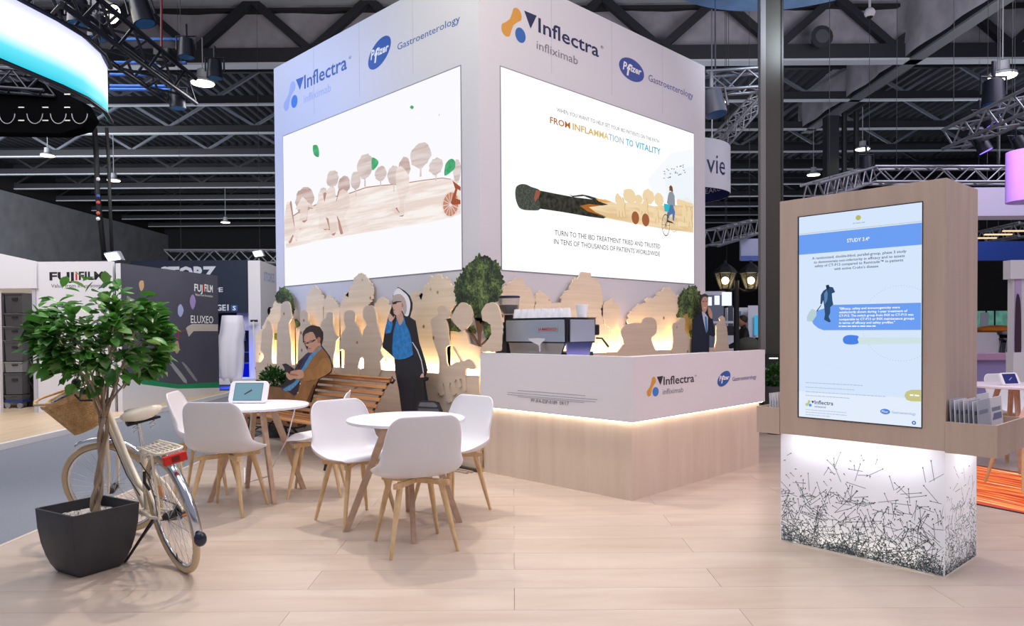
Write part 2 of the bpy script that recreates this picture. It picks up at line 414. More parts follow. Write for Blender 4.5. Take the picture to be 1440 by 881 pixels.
# ================================================================ TOWER
TX, TY, TL, TW, TZ = 4.85, 5.293, 4.233, 4.262, 5.022
tw = thing('tower', 'tall white square exhibition tower with logos and two big screens', 'tower', (TX, TY, 0))
m_tower = mat('tower_white', '#dcd9de', .5)
mk('tower_body', MB().box((0, 0, 0), (TW, TL, TZ)), m_tower, tw)
seam = mat('panel_seam', '#b9b6bd', .6)
for yy in (1.06, 2.1, 3.15): mk('panel_seam', MB().box((-.0012, yy, 4.15), (.001, yy+.004, TZ)), seam, tw)
for xx in (1.06, 2.13, 3.2): mk('panel_seam', MB().box((xx, -.0012, 4.15), (xx+.004, .001, TZ)), seam, tw)
PL = Plane((TX, TY, 0), (0, -1, 0)); PR = Plane((TX, TY, 0), (1, 0, 0))
navy = mat('print_navy', '#1f2350', .5); blueL = mat('print_blue', '#2f66b4', .5); gold = mat('print_gold', '#d99a3c', .5)
grey = mat('print_grey', '#7c7684', .5); pale = mat('print_pale', '#aebbe0', .5); blueP = mat('print_oval_blue', '#2b5cab', .5)
wht = mat('print_white', '#f2f2f4', .5); palegrey = mat('print_palegrey', '#98a6cf', .5); midblue = mat('print_midblue', '#2762a8', .5)
def link_blob(pl, c1, c2, r, m, par, off=.001):
    (u1, v1), (u2, v2) = pl.uv(*c1), pl.uv(*c2); R = abs(pl.uv(c1[0], c1[1]-r)[1]-v1)
    a = Vector((u1, v1)); b = Vector((u2, v2)); d = (b-a).normalized(); n = Vector((-d.y, d.x)); L = (b-a).length; base = math.atan2(d.y, d.x); pts = []
    for i in range(15):
        t = base+PI/2+PI*i/14
        pts.append((u1+R*math.cos(t), v1+R*math.sin(t)))
    pts.append(tuple(a+d*L*.5-n*R*.5))
    for i in range(15):
        t = base-PI/2+PI*i/14
        pts.append((u2+R*math.cos(t), v2+R*math.sin(t)))
    pts.append(tuple(a+d*L*.5+n*R*.5))
    flat('emblem_blob', pl, smooth_poly(pts, 2), m, par, off, .0006, raw=True)
def pf_oval(pl, c, rv, rh, m, par, tilt=.3, off=.001, em=None):
    disc(pl, c, rv, m, par, off, 'oval_badge', ru=rh, n=36, tilt=tilt)
    u, v = pl.uv(*c); R = abs(pl.uv(c[0]+rh, c[1])[0]-u); h = abs(pl.uv(c[0], c[1]-rv)[1]-v)
    text('P', pl, (u-R*.72, v-h*.25), (u-R*.38, v-h*.25), h*.72, em or wht, par, off+.0016, bold=.03, shear=.2, raw=True)
    text('f', pl, (u-R*.42, v-h*.62), (u-R*.02, v-h*.62), h*1.05, em or wht, par, off+.0016, bold=.03, shear=.2, raw=True)
    text('izer', pl, (u-R*.1, v-h*.15), (u+R*.78, v-h*.15), h*.6, em or wht, par, off+.0016, bold=.03, shear=.2, raw=True)
# left face
text('Inflectra', PL, (428, 124.8), (488, 97), 19, midblue, tw, bold=.012)
text('®', PL, (490.5, 84), (494.5, 82), 4, midblue, tw)
text('infliximab', PL, (427.6, 143), (465.6, 130.5), 11, pale, tw)
flat('emblem_triangle', PL, [(416.2, 112), (427.2, 107.8), (421.9, 126.6)], blueL, tw, .001, .0006)
disc(PL, (414, 142.8), 9, mat('print_skyblue', '#3f86d8', .5), tw)
link_blob(PL, (411.5, 122.5), (403, 148), 8, pale, tw)
pf_oval(PL, (533.5, 74.4), 17.5, 17.5, blueP, tw, tilt=.42)
text('Gastroenterology', PL, (559, 68.6), (647, 33), 9.5, midblue, tw)
# right face
text('Inflectra', PR, (757, 46), (842, 79.5), 20, navy, tw, bold=.012)
text('®', PR, (844.5, 68), (848.5, 69), 4, navy, tw)
text('infliximab', PR, (754.5, 69), (812.4, 91), 12, grey, tw)
flat('emblem_triangle', PR, [(737, 14.9), (754.5, 22.2), (746.1, 40.4)], navy, tw, .001, .0006)
disc(PR, (731.8, 49.6), 10.5, blueL, tw)
link_blob(PR, (726.8, 21), (711.8, 41.5), 9.5, gold, tw)
pf_oval(PR, (888.4, 98.4), 15.5, 17.2, mat('print_oval_violet', '#3c4f9e', .5), tw, tilt=-.02)
text('Gastroenterology', PR, (911.9, 113.5), (974.5, 139.6), 9.5, mat('print_violetblue', '#35418c', .5), tw)

# ---------------------------------------------------------------- LED walls
def em(name, h='#3c3c40', k=1.0, **kw): return mat('screen_'+name, h, 1, em=k, **kw)
scrframe = mat('screen_frame', '#8e8c98', .5)
def led(name, label, pl, quad, frame=.012):
    us = [pl.uv(*p) for p in quad]; u0 = (us[0][0]+us[3][0])/2; u1 = (us[1][0]+us[2][0])/2; v1 = (us[0][1]+us[1][1])/2; v0 = (us[2][1]+us[3][1])/2
    t = thing(name, label, 'screen', pl.at((u0+u1)/2, v0, 0))
    flat('bezel', pl, [(u0-frame, v0-frame), (u1+frame, v0-frame), (u1+frame, v1+frame), (u0-frame, v1+frame)], scrframe, t, .0, .003, raw=True)
    return t, u0, u1, v0, v1
tL, a0, a1, b0, b1 = led('led_wall', 'large LED wall with wooden hill scene and green leaves, left face of tower', PL, [(398.7, 192.2), (648.3, 92.9), (648.9, 377.6), (400.9, 403.9)])
flat('display', PL, [(a0, b0), (a1, b0), (a1, b1), (a0, b1)], em('whiteL', '#fbfbff', 1.0), tL, .003, .002, raw=True)
c2 = lambda pts: crop(380, 180, .261, pts)
m_shill = wood('screen_hill', '#ead8cf', '#faf3ee', (1, 1.2, 16), em=1.0, lo=.4, hi=.62)
m_stree = wood('screen_tree', '#cdbab5', '#e3d6d3', (1, 1.2, 16), em=1.0, lo=.4, hi=.62)
m_stree2 = wood('screen_tree_b', '#c0a39b', '#d8c6c0', (1, 1.2, 16), em=1.0, lo=.4, hi=.62)
m_sfig = wood('screen_figure', '#e3d0c7', '#f3e8e2', (1, 1.2, 16), em=1.0, lo=.4, hi=.62); m_sshade = em('figshade', '#b98f82', 1)
flat('hill_picture', PL, c2([(84, 500), (150, 455), (190, 440), (270, 400), (330, 372), (430, 350), (520, 318), (600, 308), (700, 300), (830, 280), (930, 268), (975, 275), (1028, 290), (1028, 465), (900, 503), (600, 550), (300, 600), (86, 650)]), m_shill, tL, .005, .0004)
flat('hill_edge', PL, c2([(84, 500), (150, 455), (190, 440), (270, 400), (330, 372), (430, 350), (520, 318), (600, 308), (700, 300), (830, 280), (930, 268), (975, 275), (975, 279), (930, 273), (830, 285), (700, 305), (600, 313), (520, 324), (430, 356), (330, 378), (270, 407), (190, 447), (150, 462), (84, 507)]), m_sshade, tL, .0056, .0004)
for k, (x, y, r, h, m) in enumerate([(187, 388, 50, 68, m_stree2), (287, 360, 22, 40, m_stree), (337, 275, 33, 46, m_stree), (400, 308, 33, 50, m_stree2), (463, 283, 27, 50, m_stree), (512, 205, 42, 66, m_stree), (597, 247, 31, 40, m_stree), (668, 255, 34, 52, m_stree), (725, 215, 33, 58, m_stree2), (812, 148, 58, 68, m_stree), (895, 208, 38, 46, m_stree), (1008, 230, 22, 60, m_stree)]):
    u, v = PL.uv(*c2([(x, y)])[0]); ru = r*.0034*.261*4.1; rv = h*.00215*4
    ru = abs(PL.uv(*c2([(x+r, y)])[0])[0]-u); rv = abs(PL.uv(*c2([(x, y-h)])[0])[1]-v); rnd = random.Random(k)
    pts = [(u+ru*(1+.1*rnd.uniform(-1, 1))*math.cos(a*2*PI/22), v+rv*(1+.1*rnd.uniform(-1, 1))*math.sin(a*2*PI/22)) for a in range(22)]
    flat('tree_picture', PL, pts, m, tL, .0058+k*.00002, .0003, raw=True)
    flat('tree_picture', PL, [(u-ru*.09, v-rv*1.7), (u+ru*.09, v-rv*1.7), (u+ru*.07, v-rv*.7), (u+ru*.5, v-rv*.5), (u, v-rv*.62), (u-ru*.5, v-rv*.5), (u-ru*.07, v-rv*.7)], m, tL, .0057+k*.00002, .0003, raw=True)
figs = [[(95, 610), (95, 480), (103, 400), (112, 395), (118, 440), (128, 520), (135, 560), (160, 540), (168, 545), (145, 575), (140, 610), (125, 575), (112, 612)],
        [(170, 505), (172, 440), (155, 440), (168, 400), (180, 372), (190, 380), (200, 402), (225, 425), (222, 435), (200, 425), (196, 495)],
        [(285, 545), (290, 470), (275, 450), (275, 420), (285, 390), (285, 350), (300, 350), (308, 400), (318, 330), (330, 318), (345, 325), (350, 400), (362, 340), (375, 330), (395, 350), (400, 420), (378, 480), (395, 555), (375, 570), (362, 500), (352, 470), (352, 560), (330, 575), (322, 490), (312, 480), (325, 545), (305, 545)],
        [(690, 470), (672, 440), (680, 425), (700, 460), (702, 400), (690, 330), (686, 260), (690, 220), (705, 205), (720, 225), (735, 260), (735, 330), (715, 400), (718, 468), (700, 475)]]
for k, f in enumerate(figs):
    flat('figure_picture', PL, c2([(x+5, y+3) for x, y in f]), m_sshade, tL, .0063, .0003, sm=2); flat('figure_picture', PL, c2([((x-sum(p[0] for p in f)/len(f))*1.5+sum(p[0] for p in f)/len(f), y) for x, y in f]), m_sfig, tL, .0067, .0003)
m_sleaf = em('leaf', '#4fae78', 1, noise=.25, nscale=14)
for f in ([(232, 100), (243, 92), (256, 95), (265, 120), (265, 155), (250, 155), (236, 140)], [(550, 165), (565, 163), (585, 180), (582, 200), (565, 222), (550, 225)], [(942, 258), (945, 205), (960, 178), (980, 167), (998, 180), (998, 215), (975, 240)], [(755, -110), (765, -121), (776, -112), (768, -100)], [(911, -66), (915, -76), (914, -66)]):
    flat('leaf_picture', PL, c2(f), m_sleaf, tL, .0067, .0003, sm=3)
m_sbike = em('bike', '#a4563c', 1)
def ring_pic(pl, c, rv, m, par, off, name='wheel_picture', wd=.12, n=30, spokes=10, ru=None):
    u, v = pl.uv(*c); R = abs(pl.uv(c[0], c[1]-rv)[1]-v); Q = abs(pl.uv(c[0]+ru, c[1])[0]-u) if ru else R; b = MB()
    P1 = [pl.at(u+Q*math.cos(2*PI*i/n), v+R*math.sin(2*PI*i/n), off) for i in range(n)]; P2 = [pl.at(u+Q*(1-wd)*math.cos(2*PI*i/n), v+R*(1-wd)*math.sin(2*PI*i/n), off) for i in range(n)]
    b.add(P1+P2, [(i, (i+1) % n, n+(i+1) % n, n+i) for i in range(n)])
    for i in range(spokes):
        a = 2*PI*i/spokes; d = wd*.22
        b.add([pl.at(u+Q*(.95*math.cos(a)+s*d*math.sin(a)), v+R*(.95*math.sin(a)-s*d*math.cos(a)), off) for s in (-1, 1)]+[pl.at(u+Q*s*d*math.sin(a), v-R*s*d*math.cos(a), off) for s in (1, -1)], [(0, 1, 2, 3)])
    mk(name, b, m, par, wld=True)
disc(PL, c2([(975, 412)])[0], 17, em('hub', '#c98a73', 1), tL, .0064, 'wheel_picture', ru=11)
ring_pic(PL, c2([(975, 412)])[0], 19, m_sfig, tL, .0072, spokes=14, ru=13)
flat('bicycle_picture', PL, c2([(975, 405), (1000, 330), (985, 285), (1005, 300), (1030, 320), (1028, 340), (1012, 330), (1000, 380), (1028, 390), (1028, 412), (985, 415)]), m_sbike, tL, .0071, .0003)

tR, a0, a1, b0, b1 = led('led_wall', 'large white LED wall with burnt match and cyclist picture, right face of tower', PR, [(703.8, 94.5), (975.8, 188.4), (975, 400), (706, 378.7)])
flat('display', PR, [(a0, b0), (a1, b0), (a1, b1), (a0, b1)], em('whiteR', '#ffffff', 1.08), tR, .003, .002, raw=True)
t1 = em('textgrey', '#6d6f74'); t2 = em('textdark', '#37393d')
text('WHEN YOU WANT TO HELP SET YOUR IBD PATIENTS ON THE PATH', PR, (782.7, 157.5), (926.2, 201.2), 5.4, t1, tR, .0055)
for s_, xa, xb, col in (('FROM', 433, 541, '#b5651d'), ('INFLA', 555, 668, '#d9a535'), ('MMA', 670, 748, '#dcc07a'), ('TION', 748, 830, '#a9bfcc'), ('TO', 842, 881, '#27b4dc'), ('VITALITY', 893, 1028, '#10b4d8')):
    ya = 664+(xa-435)*.289; yb = 664+(xb-435)*.289
    text(s_, PR, crop(660, 0, .261, [(xa, ya)])[0], crop(660, 0, .261, [(xb, yb)])[0], 8.8, em('t'+s_, col), tR, .0055, bold=.014)
text('TURN TO THE IBD TREATMENT TRIED AND TRUSTED', PR, (779.4, 330.5), (928, 350.2), 7.2, t2, tR, .0055)
text('IN TENS OF THOUSANDS OF PATIENTS WORLDWIDE', PR, (778.5, 343), (927.5, 360.8), 7.2, t2, tR, .0055)
c4 = lambda pts: crop(690, 200, .2292, pts)
for k, (f, col) in enumerate([([(1100, 70), (1245, 40), (1245, 400), (1000, 330), (960, 230)], '#f8fbfe'), ([(1060, 180), (1245, 150), (1245, 380), (1080, 330)], '#eff7fd')]):
    flat('sky_picture', PR, c4(f), em('sky%d' % k, col), tR, .0052+k*.0002, .0002)
m_hillR = wood('screen_hillR', '#e3c292', '#f3dcb4', (1.2, 1, 14), em=1.0, lo=.4, hi=.62); m_figR = em('figR', '#d8b57f'); m_figR2 = em('figR2', '#efd6ab')
flat('hill_picture', PR, c4([(560, 400), (640, 360), (700, 350), (770, 378), (830, 372), (900, 370), (1000, 395), (1100, 385), (1241, 395), (1241, 556), (1100, 540), (930, 510), (800, 485), (700, 465), (640, 450)]), m_hillR, tR, .0056, .0003)
for k, (x, y, r, h) in enumerate([(778, 350, 16, 34), (850, 330, 40, 42), (905, 350, 24, 28), (965, 335, 36, 45), (1030, 355, 28, 40), (1165, 375, 26, 30), (1205, 385, 34, 42)]):
    u, v = PR.uv(*c4([(x, y)])[0]); ru = abs(PR.uv(*c4([(x+r, y)])[0])[0]-u); rv = abs(PR.uv(*c4([(x, y-h)])[0])[1]-v); rnd = random.Random(k+50)
    flat('tree_picture', PR, [(u+ru*(1+.1*rnd.uniform(-1, 1))*math.cos(a*2*PI/20), v+rv*(1+.1*rnd.uniform(-1, 1))*math.sin(a*2*PI/20)) for a in range(20)], m_figR2, tR, .0054, .0002, raw=True)
for x, y, h in ((785, 330, 130), (805, 340, 120), (945, 340, 120), (1010, 400, 90), (1185, 380, 110), (1215, 400, 120), (925, 380, 60)):
    f = [(x-10, y+h), (x-14, y+h*.5), (x-16, y+h*.25), (x-7, y+h*.15), (x-6, y), (x+6, y), (x+8, y+h*.15), (x+16, y+h*.3), (x+12, y+h*.55), (x+20, y+h), (x+8, y+h*.98), (x, y+h*.65), (x-2, y+h)]
    flat('figure_picture', PR, c4([(a+4, b_+3) for a, b_ in f]), m_figR, tR, .0060, .0002); flat('figure_picture', PR, c4(f), m_figR2, tR, .0063, .0002)
m_char = mat('screen_char', '#3a3a33', 1, em=1, noise=.55, nscale=22); m_headm = mat('screen_head', '#4c5049', 1, em=1, noise=.5, nscale=45)
flat('match_stick_picture', PR, c4([(285, 295), (400, 318), (520, 340), (620, 352), (720, 384), (680, 390), (600, 380), (545, 392), (590, 425), (640, 440), (705, 460), (690, 470), (600, 458), (440, 430), (290, 408)]), m_char, tR, .0066, .0003)
flat('ember_picture', PR, c4([(520, 380), (600, 372), (700, 384), (640, 395), (600, 400), (640, 430), (700, 455), (600, 445), (545, 415)]), em('ember', '#b06a30'), tR, .0064, .0002)
flat('match_head_picture', PR, c4([(148, 330), (152, 280), (178, 260), (212, 260), (245, 275), (300, 298), (292, 350), (300, 412), (250, 420), (185, 412), (160, 380)]), m_headm, tR, .0070, .0003, sm=3)
flat('ember_picture', PR, c4([(275, 295), (302, 300), (296, 330), (270, 370), (262, 345)]), em('ember2', '#9c5a48'), tR, .0074, .0002)
flat('splinter_picture', PR, c4([(482, 322), (500, 330), (560, 322), (600, 330), (650, 345), (690, 360), (675, 370), (620, 352), (570, 332), (500, 338)]), m_char, tR, .0068, .0003)
flat('splinter_tip_picture', PR, c4([(640, 345), (680, 352), (740, 368), (700, 372), (660, 365)]), em('tip', '#e0a55c'), tR, .0072, .0003)
for x in ((885, 465), (948, 478)):
    disc(PR, c4([x])[0], 9, em('wheelpic', '#a3623f'), tR, .0066, 'wheel_picture'); ring_pic(PR, c4([x])[0], 9.5, m_figR2, tR, .0071, spokes=8)
rnd = random.Random(5)
for i in range(24):
    x = rnd.uniform(1060, 1190); y = 195-(x-1060)*.28+rnd.uniform(-28, 35)
    flat('bird_picture', PR, c4([(x-7, y-3), (x, y), (x+6, y-6), (x+2, y+5)]), em('bird', '#4a4a4a'), tR, .0066, .0002)
for m_, f in (('#8f98a2', [(1085, 330), (1092, 308), (1112, 302), (1125, 330), (1128, 390), (1110, 400), (1090, 385), (1078, 375)]), ('#7a5134', [(1094, 300), (1092, 275), (1102, 264), (1112, 275), (1116, 300), (1112, 320), (1104, 300)]), ('#e2b69c', [(1094, 292), (1096, 278), (1104, 276), (1107, 292), (1100, 298)]),
              ('#5578a8', [(1098, 385), (1115, 388), (1128, 430), (1122, 485), (1113, 480), (1112, 440), (1095, 450), (1088, 480), (1084, 440)]), ('#35b8c8', [(1060, 378), (1098, 384), (1092, 430), (1064, 425)])):
    flat('cyclist_picture', PR, c4(f), em('cyc'+m_, m_), tR, .0070+.0001*len(f), .0003)
ring_pic(PR, c4([(1072, 510)])[0], 15.5, em('tyre', '#3c3c40'), tR, .0068, spokes=12, wd=.08, ru=5.5)
ring_pic(PR, c4([(1123, 505)])[0], 11, em('tyre2', '#c9b98f'), tR, .0067, spokes=12, wd=.08, ru=5)
flat('bicycle_picture', PR, c4([(1075, 505), (1082, 430), (1087, 430), (1084, 480), (1110, 490), (1122, 500), (1108, 498), (1080, 490)]), em('tyre'), tR, .0069, .0002)
# ================================================================ COUNTER (L-shaped, open behind)
CXX, CYY, CLn, CRn, CZ0, CZ1, OV = 4.7326, 3.4056, 1.7317, 2.1669, .6323, 1.1517, .042
m_beech = wood('beech_laminate', '#cdb9a7', '#d8c6b6', (7, 7, .7), rough=.42)
m_cwhite = mat('counter_white', '#dedbe0', .38)
ct = thing('bar_counter', 'L-shaped bar counter, white upper band over pale wood, glowing strip between', 'counter', (CXX, CYY, 0))
mk('wood_base', MB().prism([(0, 0, 0), (CRn, 0, 0), (CRn, .6, 0), (.6, .6, 0), (.6, CLn, 0), (0, CLn, 0)], (0, 0, CZ0)), m_beech, ct)
m_edge = mat('beech_edge', '#cdb59c', .5)
mk('white_band', MB().prism([(-OV, -OV, CZ0), (CRn+OV, -OV, CZ0), (CRn+OV, 0.02, CZ0), (.02, 0.02, CZ0), (.02, CLn, CZ0), (-OV, CLn, CZ0)], (0, 0, CZ1-CZ0)), m_cwhite, ct)
mk('worktop', MB().prism([(.02, .02, CZ0+.001), (CRn, .02, CZ0+.001), (CRn, .62, CZ0+.001), (.62, .62, CZ0+.001), (.62, CLn, CZ0+.001), (.02, CLn, CZ0+.001)], (0, 0, 1.115-CZ0)), m_cwhite, ct)
m_led = mat('led_strip', '#fff2dc', 1, em=14)
mk('led_strip', MB().box((-.030, -.030, CZ0-.006), (CRn+.02, -.020, CZ0-.001)).box((-.030, -.018, CZ0-.006), (-.020, CLn-.01, CZ0-.001)), m_led, ct)
# a light line under the base, washing the floor
CL = Plane((CXX-OV, CYY, 0), (0, -1, 0)); CR = Plane((CXX, CYY-OV, 0), (1, 0, 0))
text('Inflectra', CR, (932.9, 542), (976, 537), 11.5, mat('print_dark', '#2b2530', .5), ct, bold=.012)
text('®', CR, (977, 530), (979.5, 530), 2.5, grey, ct)
text('infliximab', CR, (932, 555.3), (960.6, 551.5), 7.5, grey, ct)
flat('emblem_triangle', CR, [(923.6, 530.3), (932.4, 529), (928.6, 541.8)], mat('print_dark', '#2b2530'), ct, .001, .0006)
disc(CR, (921.8, 551.3), 6.6, mat('print_bluec', '#3f7fd0', .5), ct, ru=4.3)
link_blob(CR, (919.2, 535.5), (912.6, 552.6), 5.3, gold, ct)
pf_oval(CR, (1018, 532.9), 9.6, 9.3, blueP, ct, tilt=.3)
text('Gastroenterology', CR, (1029.8, 537), (1063.4, 532), 5.8, mat('print_violetblue', '#35418c'), ct)
text('PP-IFA-ESP-0189  09/17', CL, (747, 566.2), (800, 570.6), 4.9, mat('print_dark', '#2b2530'), ct)
for k, (xa, xb, y) in enumerate(((728, 823, 549.8), (713.5, 840, 552.5), (713.5, 838, 555.5), (728, 822, 558.7))):
    scribble(CL, (xa, y), (xb, y+8.5), .75, mat('print_smallgrey', '#8b8890', .5), ct, seed=k)

# ---------------------------------------------------------------- coffee machine, grinder, cups
m_inox = mat('brushed_steel', '#a9b4c4', .38, .55, bump=.04, bscale=60); m_blk = mat('machine_black', '#15161c', .3)
MX, MY0, MY1, WZ = 4.86, 4.19, 4.94, 1.115
em_ = thing('espresso_machine', 'brushed steel two-group espresso machine on the bar counter, cups on top', 'coffee machine', (MX, MY0, WZ))
Lm = MY1-MY0; Dm = .40
mk('body', MB().loft([[(0, 0, .13), (Dm, 0, .13), (Dm, Lm, .13), (0, Lm, .13)], [(-.01, -.01, .35), (Dm, -.01, .35), (Dm, Lm+.01, .35), (-.01, Lm+.01, .35)]]), m_blk, em_, bevel=.006)
mk('back_panel', MB().box((-.022, .012, .145), (-.008, Lm-.008, .342)), m_inox, em_, bevel=.003)
mk('side_panel', MB().box((.03, -.022, .145), (Dm-.03, -.008, .342)), m_inox, em_, bevel=.003)
mk('lower_back', MB().loft([[(.03, .10, 0.02), (.05, .10, 0.02), (.05, Lm-.02, .02), (.03, Lm-.02, .02)][::-1], [(.0, .02, .145), (.02, .02, .145), (.02, Lm-.02, .145), (.0, Lm-.02, .145)][::-1]]), mat('inox_dull', '#9a9794', .4, .8), em_)
mk('lower_side', MB().loft([[(.03, .0, 0.0), (Dm-.09, .0, 0.0), (Dm-.09, .02, .0), (.03, .02, .0)], [(.0, .0, .145), (Dm-.03, .0, .145), (Dm-.03, .02, .145), (.0, .02, .145)]]), mat('side_mirror', '#8e93d8', .15, 1), em_)
mk('drip_tray', MB().box((.04, .02, 0.0), (Dm, Lm-.02, .05)), m_blk, em_, bevel=.004)
mk('cup_rail', MB().box((-.012, -.012, .352), (Dm, Lm+.012, .362)), m_blk, em_)
for yy in (.22, .55): mk('group_head', MB().lathe([(.035, 0), (.04, .05), (.03, .09)], 12, (Dm+.02, yy, .12)), m_inox, em_, smooth=True)
mk('steam_tap', MB().box((Dm+.0, .0, .20), (Dm+.07, .06, .30)), m_blk, em_, bevel=.01)
mk('portafilter_handle', MB().tube([(Dm-.02, -.03, .175), (Dm+.04, -.05, .17), (Dm+.11, -.07, .09)], [.008, .008, .012], 8), m_blk, em_, smooth=True)
EB = Plane((MX-.022, MY0, 0), (0, -1, 0))
flat('name_badge', EB, [(756, 460.5), (784.5, 460), (784.5, 466), (756, 466)], mat('badge_silver', '#c9ccd2', .3, .8), em_, .001, .002)
text('LA MARZOCCO', EB, (757.5, 465), (783, 465), 3.4, mat('badge_red', '#a3222e', .4), em_, .0035, bold=.04)
flat('cloth', EB, [(744, 476.5), (767, 476.5), (764, 481), (761, 484.5), (761, 494), (759.5, 494), (759, 486), (752, 482.5)], mat('rag_white', '#cfcdd0', .8), em_, .004, .01, sm=2)
gr = thing('coffee_grinder', 'dark coffee grinder with clear bean hopper left of espresso machine', 'grinder', (4.98, 5.035, WZ))
b = MB().loft([[(-.12, -.09, 0), (.12, -.09, 0), (.12, .09, 0), (-.12, .09, 0)], [(-.11, -.085, .04), (.11, -.085, .04), (.11, .085, .04), (-.11, .085, .04)], [(-.085, -.06, .27), (.085, -.06, .27), (.085, .06, .27), (-.085, .06, .27)], [(-.05, -.04, .33), (.05, -.04, .33), (.05, .04, .33), (-.05, .04, .33)]])
mk('body', b, m_blk, gr, bevel=.006)
mk('control_panel', MB().box((-.115, -.02, .14), (-.09, .06, .24)), mat('panel_silver', '#8fa3ad', .3, .6), gr)
mk('hopper_neck', MB().lathe([(.045, .32), (.045, .40)], 16), m_blk, gr, smooth=True)
glassm = mat('hopper_glass', '#f2f4fa', .05, trans=.9, ior=1.1, spec=.3)
mk('hopper', MB().lathe([(.05, .40), (.10, .46), (.108, .565), (.103, .565), (.095, .465), (.047, .405)], 24, cap=False), glassm, gr, smooth=True)
mk('coffee_beans', MB().lathe([(.045, .41), (.093, .465), (.094, .495), (.01, .50)], 20), mat('beans', '#2c1f22', .5, bump=.6, bscale=150), gr, smooth=True)
mk('hopper_lid', MB().lathe([(.112, .565), (.112, .58), (.1, .585)], 24), mat('lid_navy', '#23264a', .4), gr, smooth=True)
m_cup = mat('paper_cup', '#eef0f6', .5)
def cup(x, y, z, label, s=1.0, up=False):
    c = thing('paper_cup', label, 'cup', (x, y, z), group='white cups lined up on the espresso machine')
    r0_, r1_ = (.031, .041) if up else (.041, .030)
    mk('cup_body', MB().lathe([(r0_*s, 0), (r1_*s, .085*s)], 16), m_cup, c, smooth=True)
    mk('rim', MB().lathe([((r1_ if up else r0_)*s+.002, 0 if not up else .083*s), ((r1_ if up else r0_)*s+.002, .004 if not up else .087*s)], 16), mat('cup_rim', '#ffffff', .5), c, smooth=True)
    return c
nmz = WZ+.362
CT = ('rightmost', 'second from the right', 'third from the right', 'fourth from the right', 'fourth from the left', 'third from the left', 'second from the left', 'leftmost')
for k in range(8): cup(MX+.05, MY0+.04+k*.088, nmz, 'upturned white cup, %s in the front row on the coffee machine' % CT[k])
for k in (): cup(MX+.14, MY0+.04+k*.088, nmz, 'upturned white cup, %s in the second row behind the front cups' % CT[k])
cup(MX+.25, MY0+.03, nmz, 'tallest white cup standing at the right end of the cup rows', 1.35, True)

# ================================================================ PLYWOOD RELIEF
ply = wood('plywood_back', '#e0ccb2', '#eddcc4', (1.0, 1.0, 26), rough=.6, knots='#8a5a38', knot_scale=4.2)
plyA = wood('plywood_front', '#cfbaa4', '#dac7b2', (1.0, 1.0, 26), rough=.6, knots='#8a5a38', knot_scale=4.0)
BX, GX, AX = TX-.045, TX-.075, TX-.135
PBL = Plane((BX, TY, 0), (0, -1, 0)); PAL = Plane((AX, TY, 0), (0, -1, 0)); PGL = Plane((GX, TY, 0), (0, -1, 0)); PFL = Plane((AX-.016, TY, 0), (0, -1, 0))
BY, GY, AY = TY-.045, TY-.075, TY-.135
PBR = Plane((TX, BY, 0), (1, 0, 0)); PAR = Plane((TX, AY, 0), (1, 0, 0)); PGR = Plane((TX, GY, 0), (1, 0, 0)); PFR = Plane((TX, AY-.016, 0), (1, 0, 0))
k1 = lambda pts: crop(350, 370, .1929, pts)
k2 = lambda pts: crop(520, 370, .1929, pts)
k4 = lambda pts: crop(690, 370, .1589, pts)
k5 = lambda pts: crop(830, 370, .1589, pts)
bdl = thing('plywood_landscape', 'low plywood panel with the hill and tree skyline glowing behind it, left face of tower', 'wall panel', (AX, TY, 0))
def uvl(pl, pts): return [pl.uv(*p) for p in pts]
def bumpy(pl, px, bump=.026, bx=.052, vmin=1.05, seed=1):
    q = [pl.uv(*p) for p in px]; n = len(q); rnd = random.Random(seed); out = []
    ar = sum(q[i][0]*q[(i+1) % n][1]-q[(i+1) % n][0]*q[i][1] for i in range(n)); sg = 1 if ar > 0 else -1
    for i in range(n):
        a, b_ = Vector(q[i]), Vector(q[(i+1) % n]); L = (b_-a).length; k = max(1, int(L/bx+.5))
        out.append(tuple(a))
        if min(a.y, b_.y) < vmin: continue
        nn = Vector(((b_-a).y, -(b_-a).x)).normalized()*sg
        for j in range(k):
            h = bump*rnd.choice((.25, .6, 1.0, 1.5))
            for t, hh in ((.15, .6), (.5, 1), (.85, .6)): out.append(tuple(a+(b_-a)*((j+t)/k)+nn*h*hh))
    return out
def tree_ply(pl, px, label, parent=None, seed=1, m=None, th=.02, vmin=1.0, bump=.024):
    q = bumpy(pl, px, seed=seed, vmin=vmin, bump=bump)
    o = flat('plywood_tree', pl, q, m or ply, None, 0, th, raw=True)
    # origin at the thing's base
    return tag(o, label, 'wooden silhouette', 'plywood trees of the lit relief')
# skyline trees (back layer): left face
base_y = lambda xs, y: [(xs[1], y), (xs[0], y)]
tree_ply(PBL, k1([(55, 720), (60, 520), (110, 480), (150, 400), (178, 335), (205, 285), (235, 285), (262, 330), (300, 400), (330, 410), (350, 470), (360, 800), (55, 800)]), 'plywood tree at the far left end behind the first walkers', seed=1)
tree_ply(PBL, k1([(345, 800), (345, 470), (400, 440), (430, 400), (430, 300), (438, 240), (470, 205), (480, 180), (500, 178), (520, 200), (535, 235), (552, 260), (548, 320), (560, 800)]), 'round-topped plywood tree above the seated man', seed=2)
tree_ply(PBL, k1([(560, 800), (556, 300), (575, 255), (590, 248), (615, 262), (640, 290), (662, 320), (672, 350), (690, 800)]), 'low bushy plywood tree right of the round-topped one', seed=3)
tree_ply(PBL, k1([(672, 800), (672, 330), (690, 290), (700, 250), (715, 235), (735, 252), (742, 180), (775, 155), (785, 105), (822, 80), (860, 105), (880, 130), (905, 170), (913, 215), (903, 265), (880, 300), (880, 800)]), 'tall plywood tree with jagged crown below the left screen', seed=4)
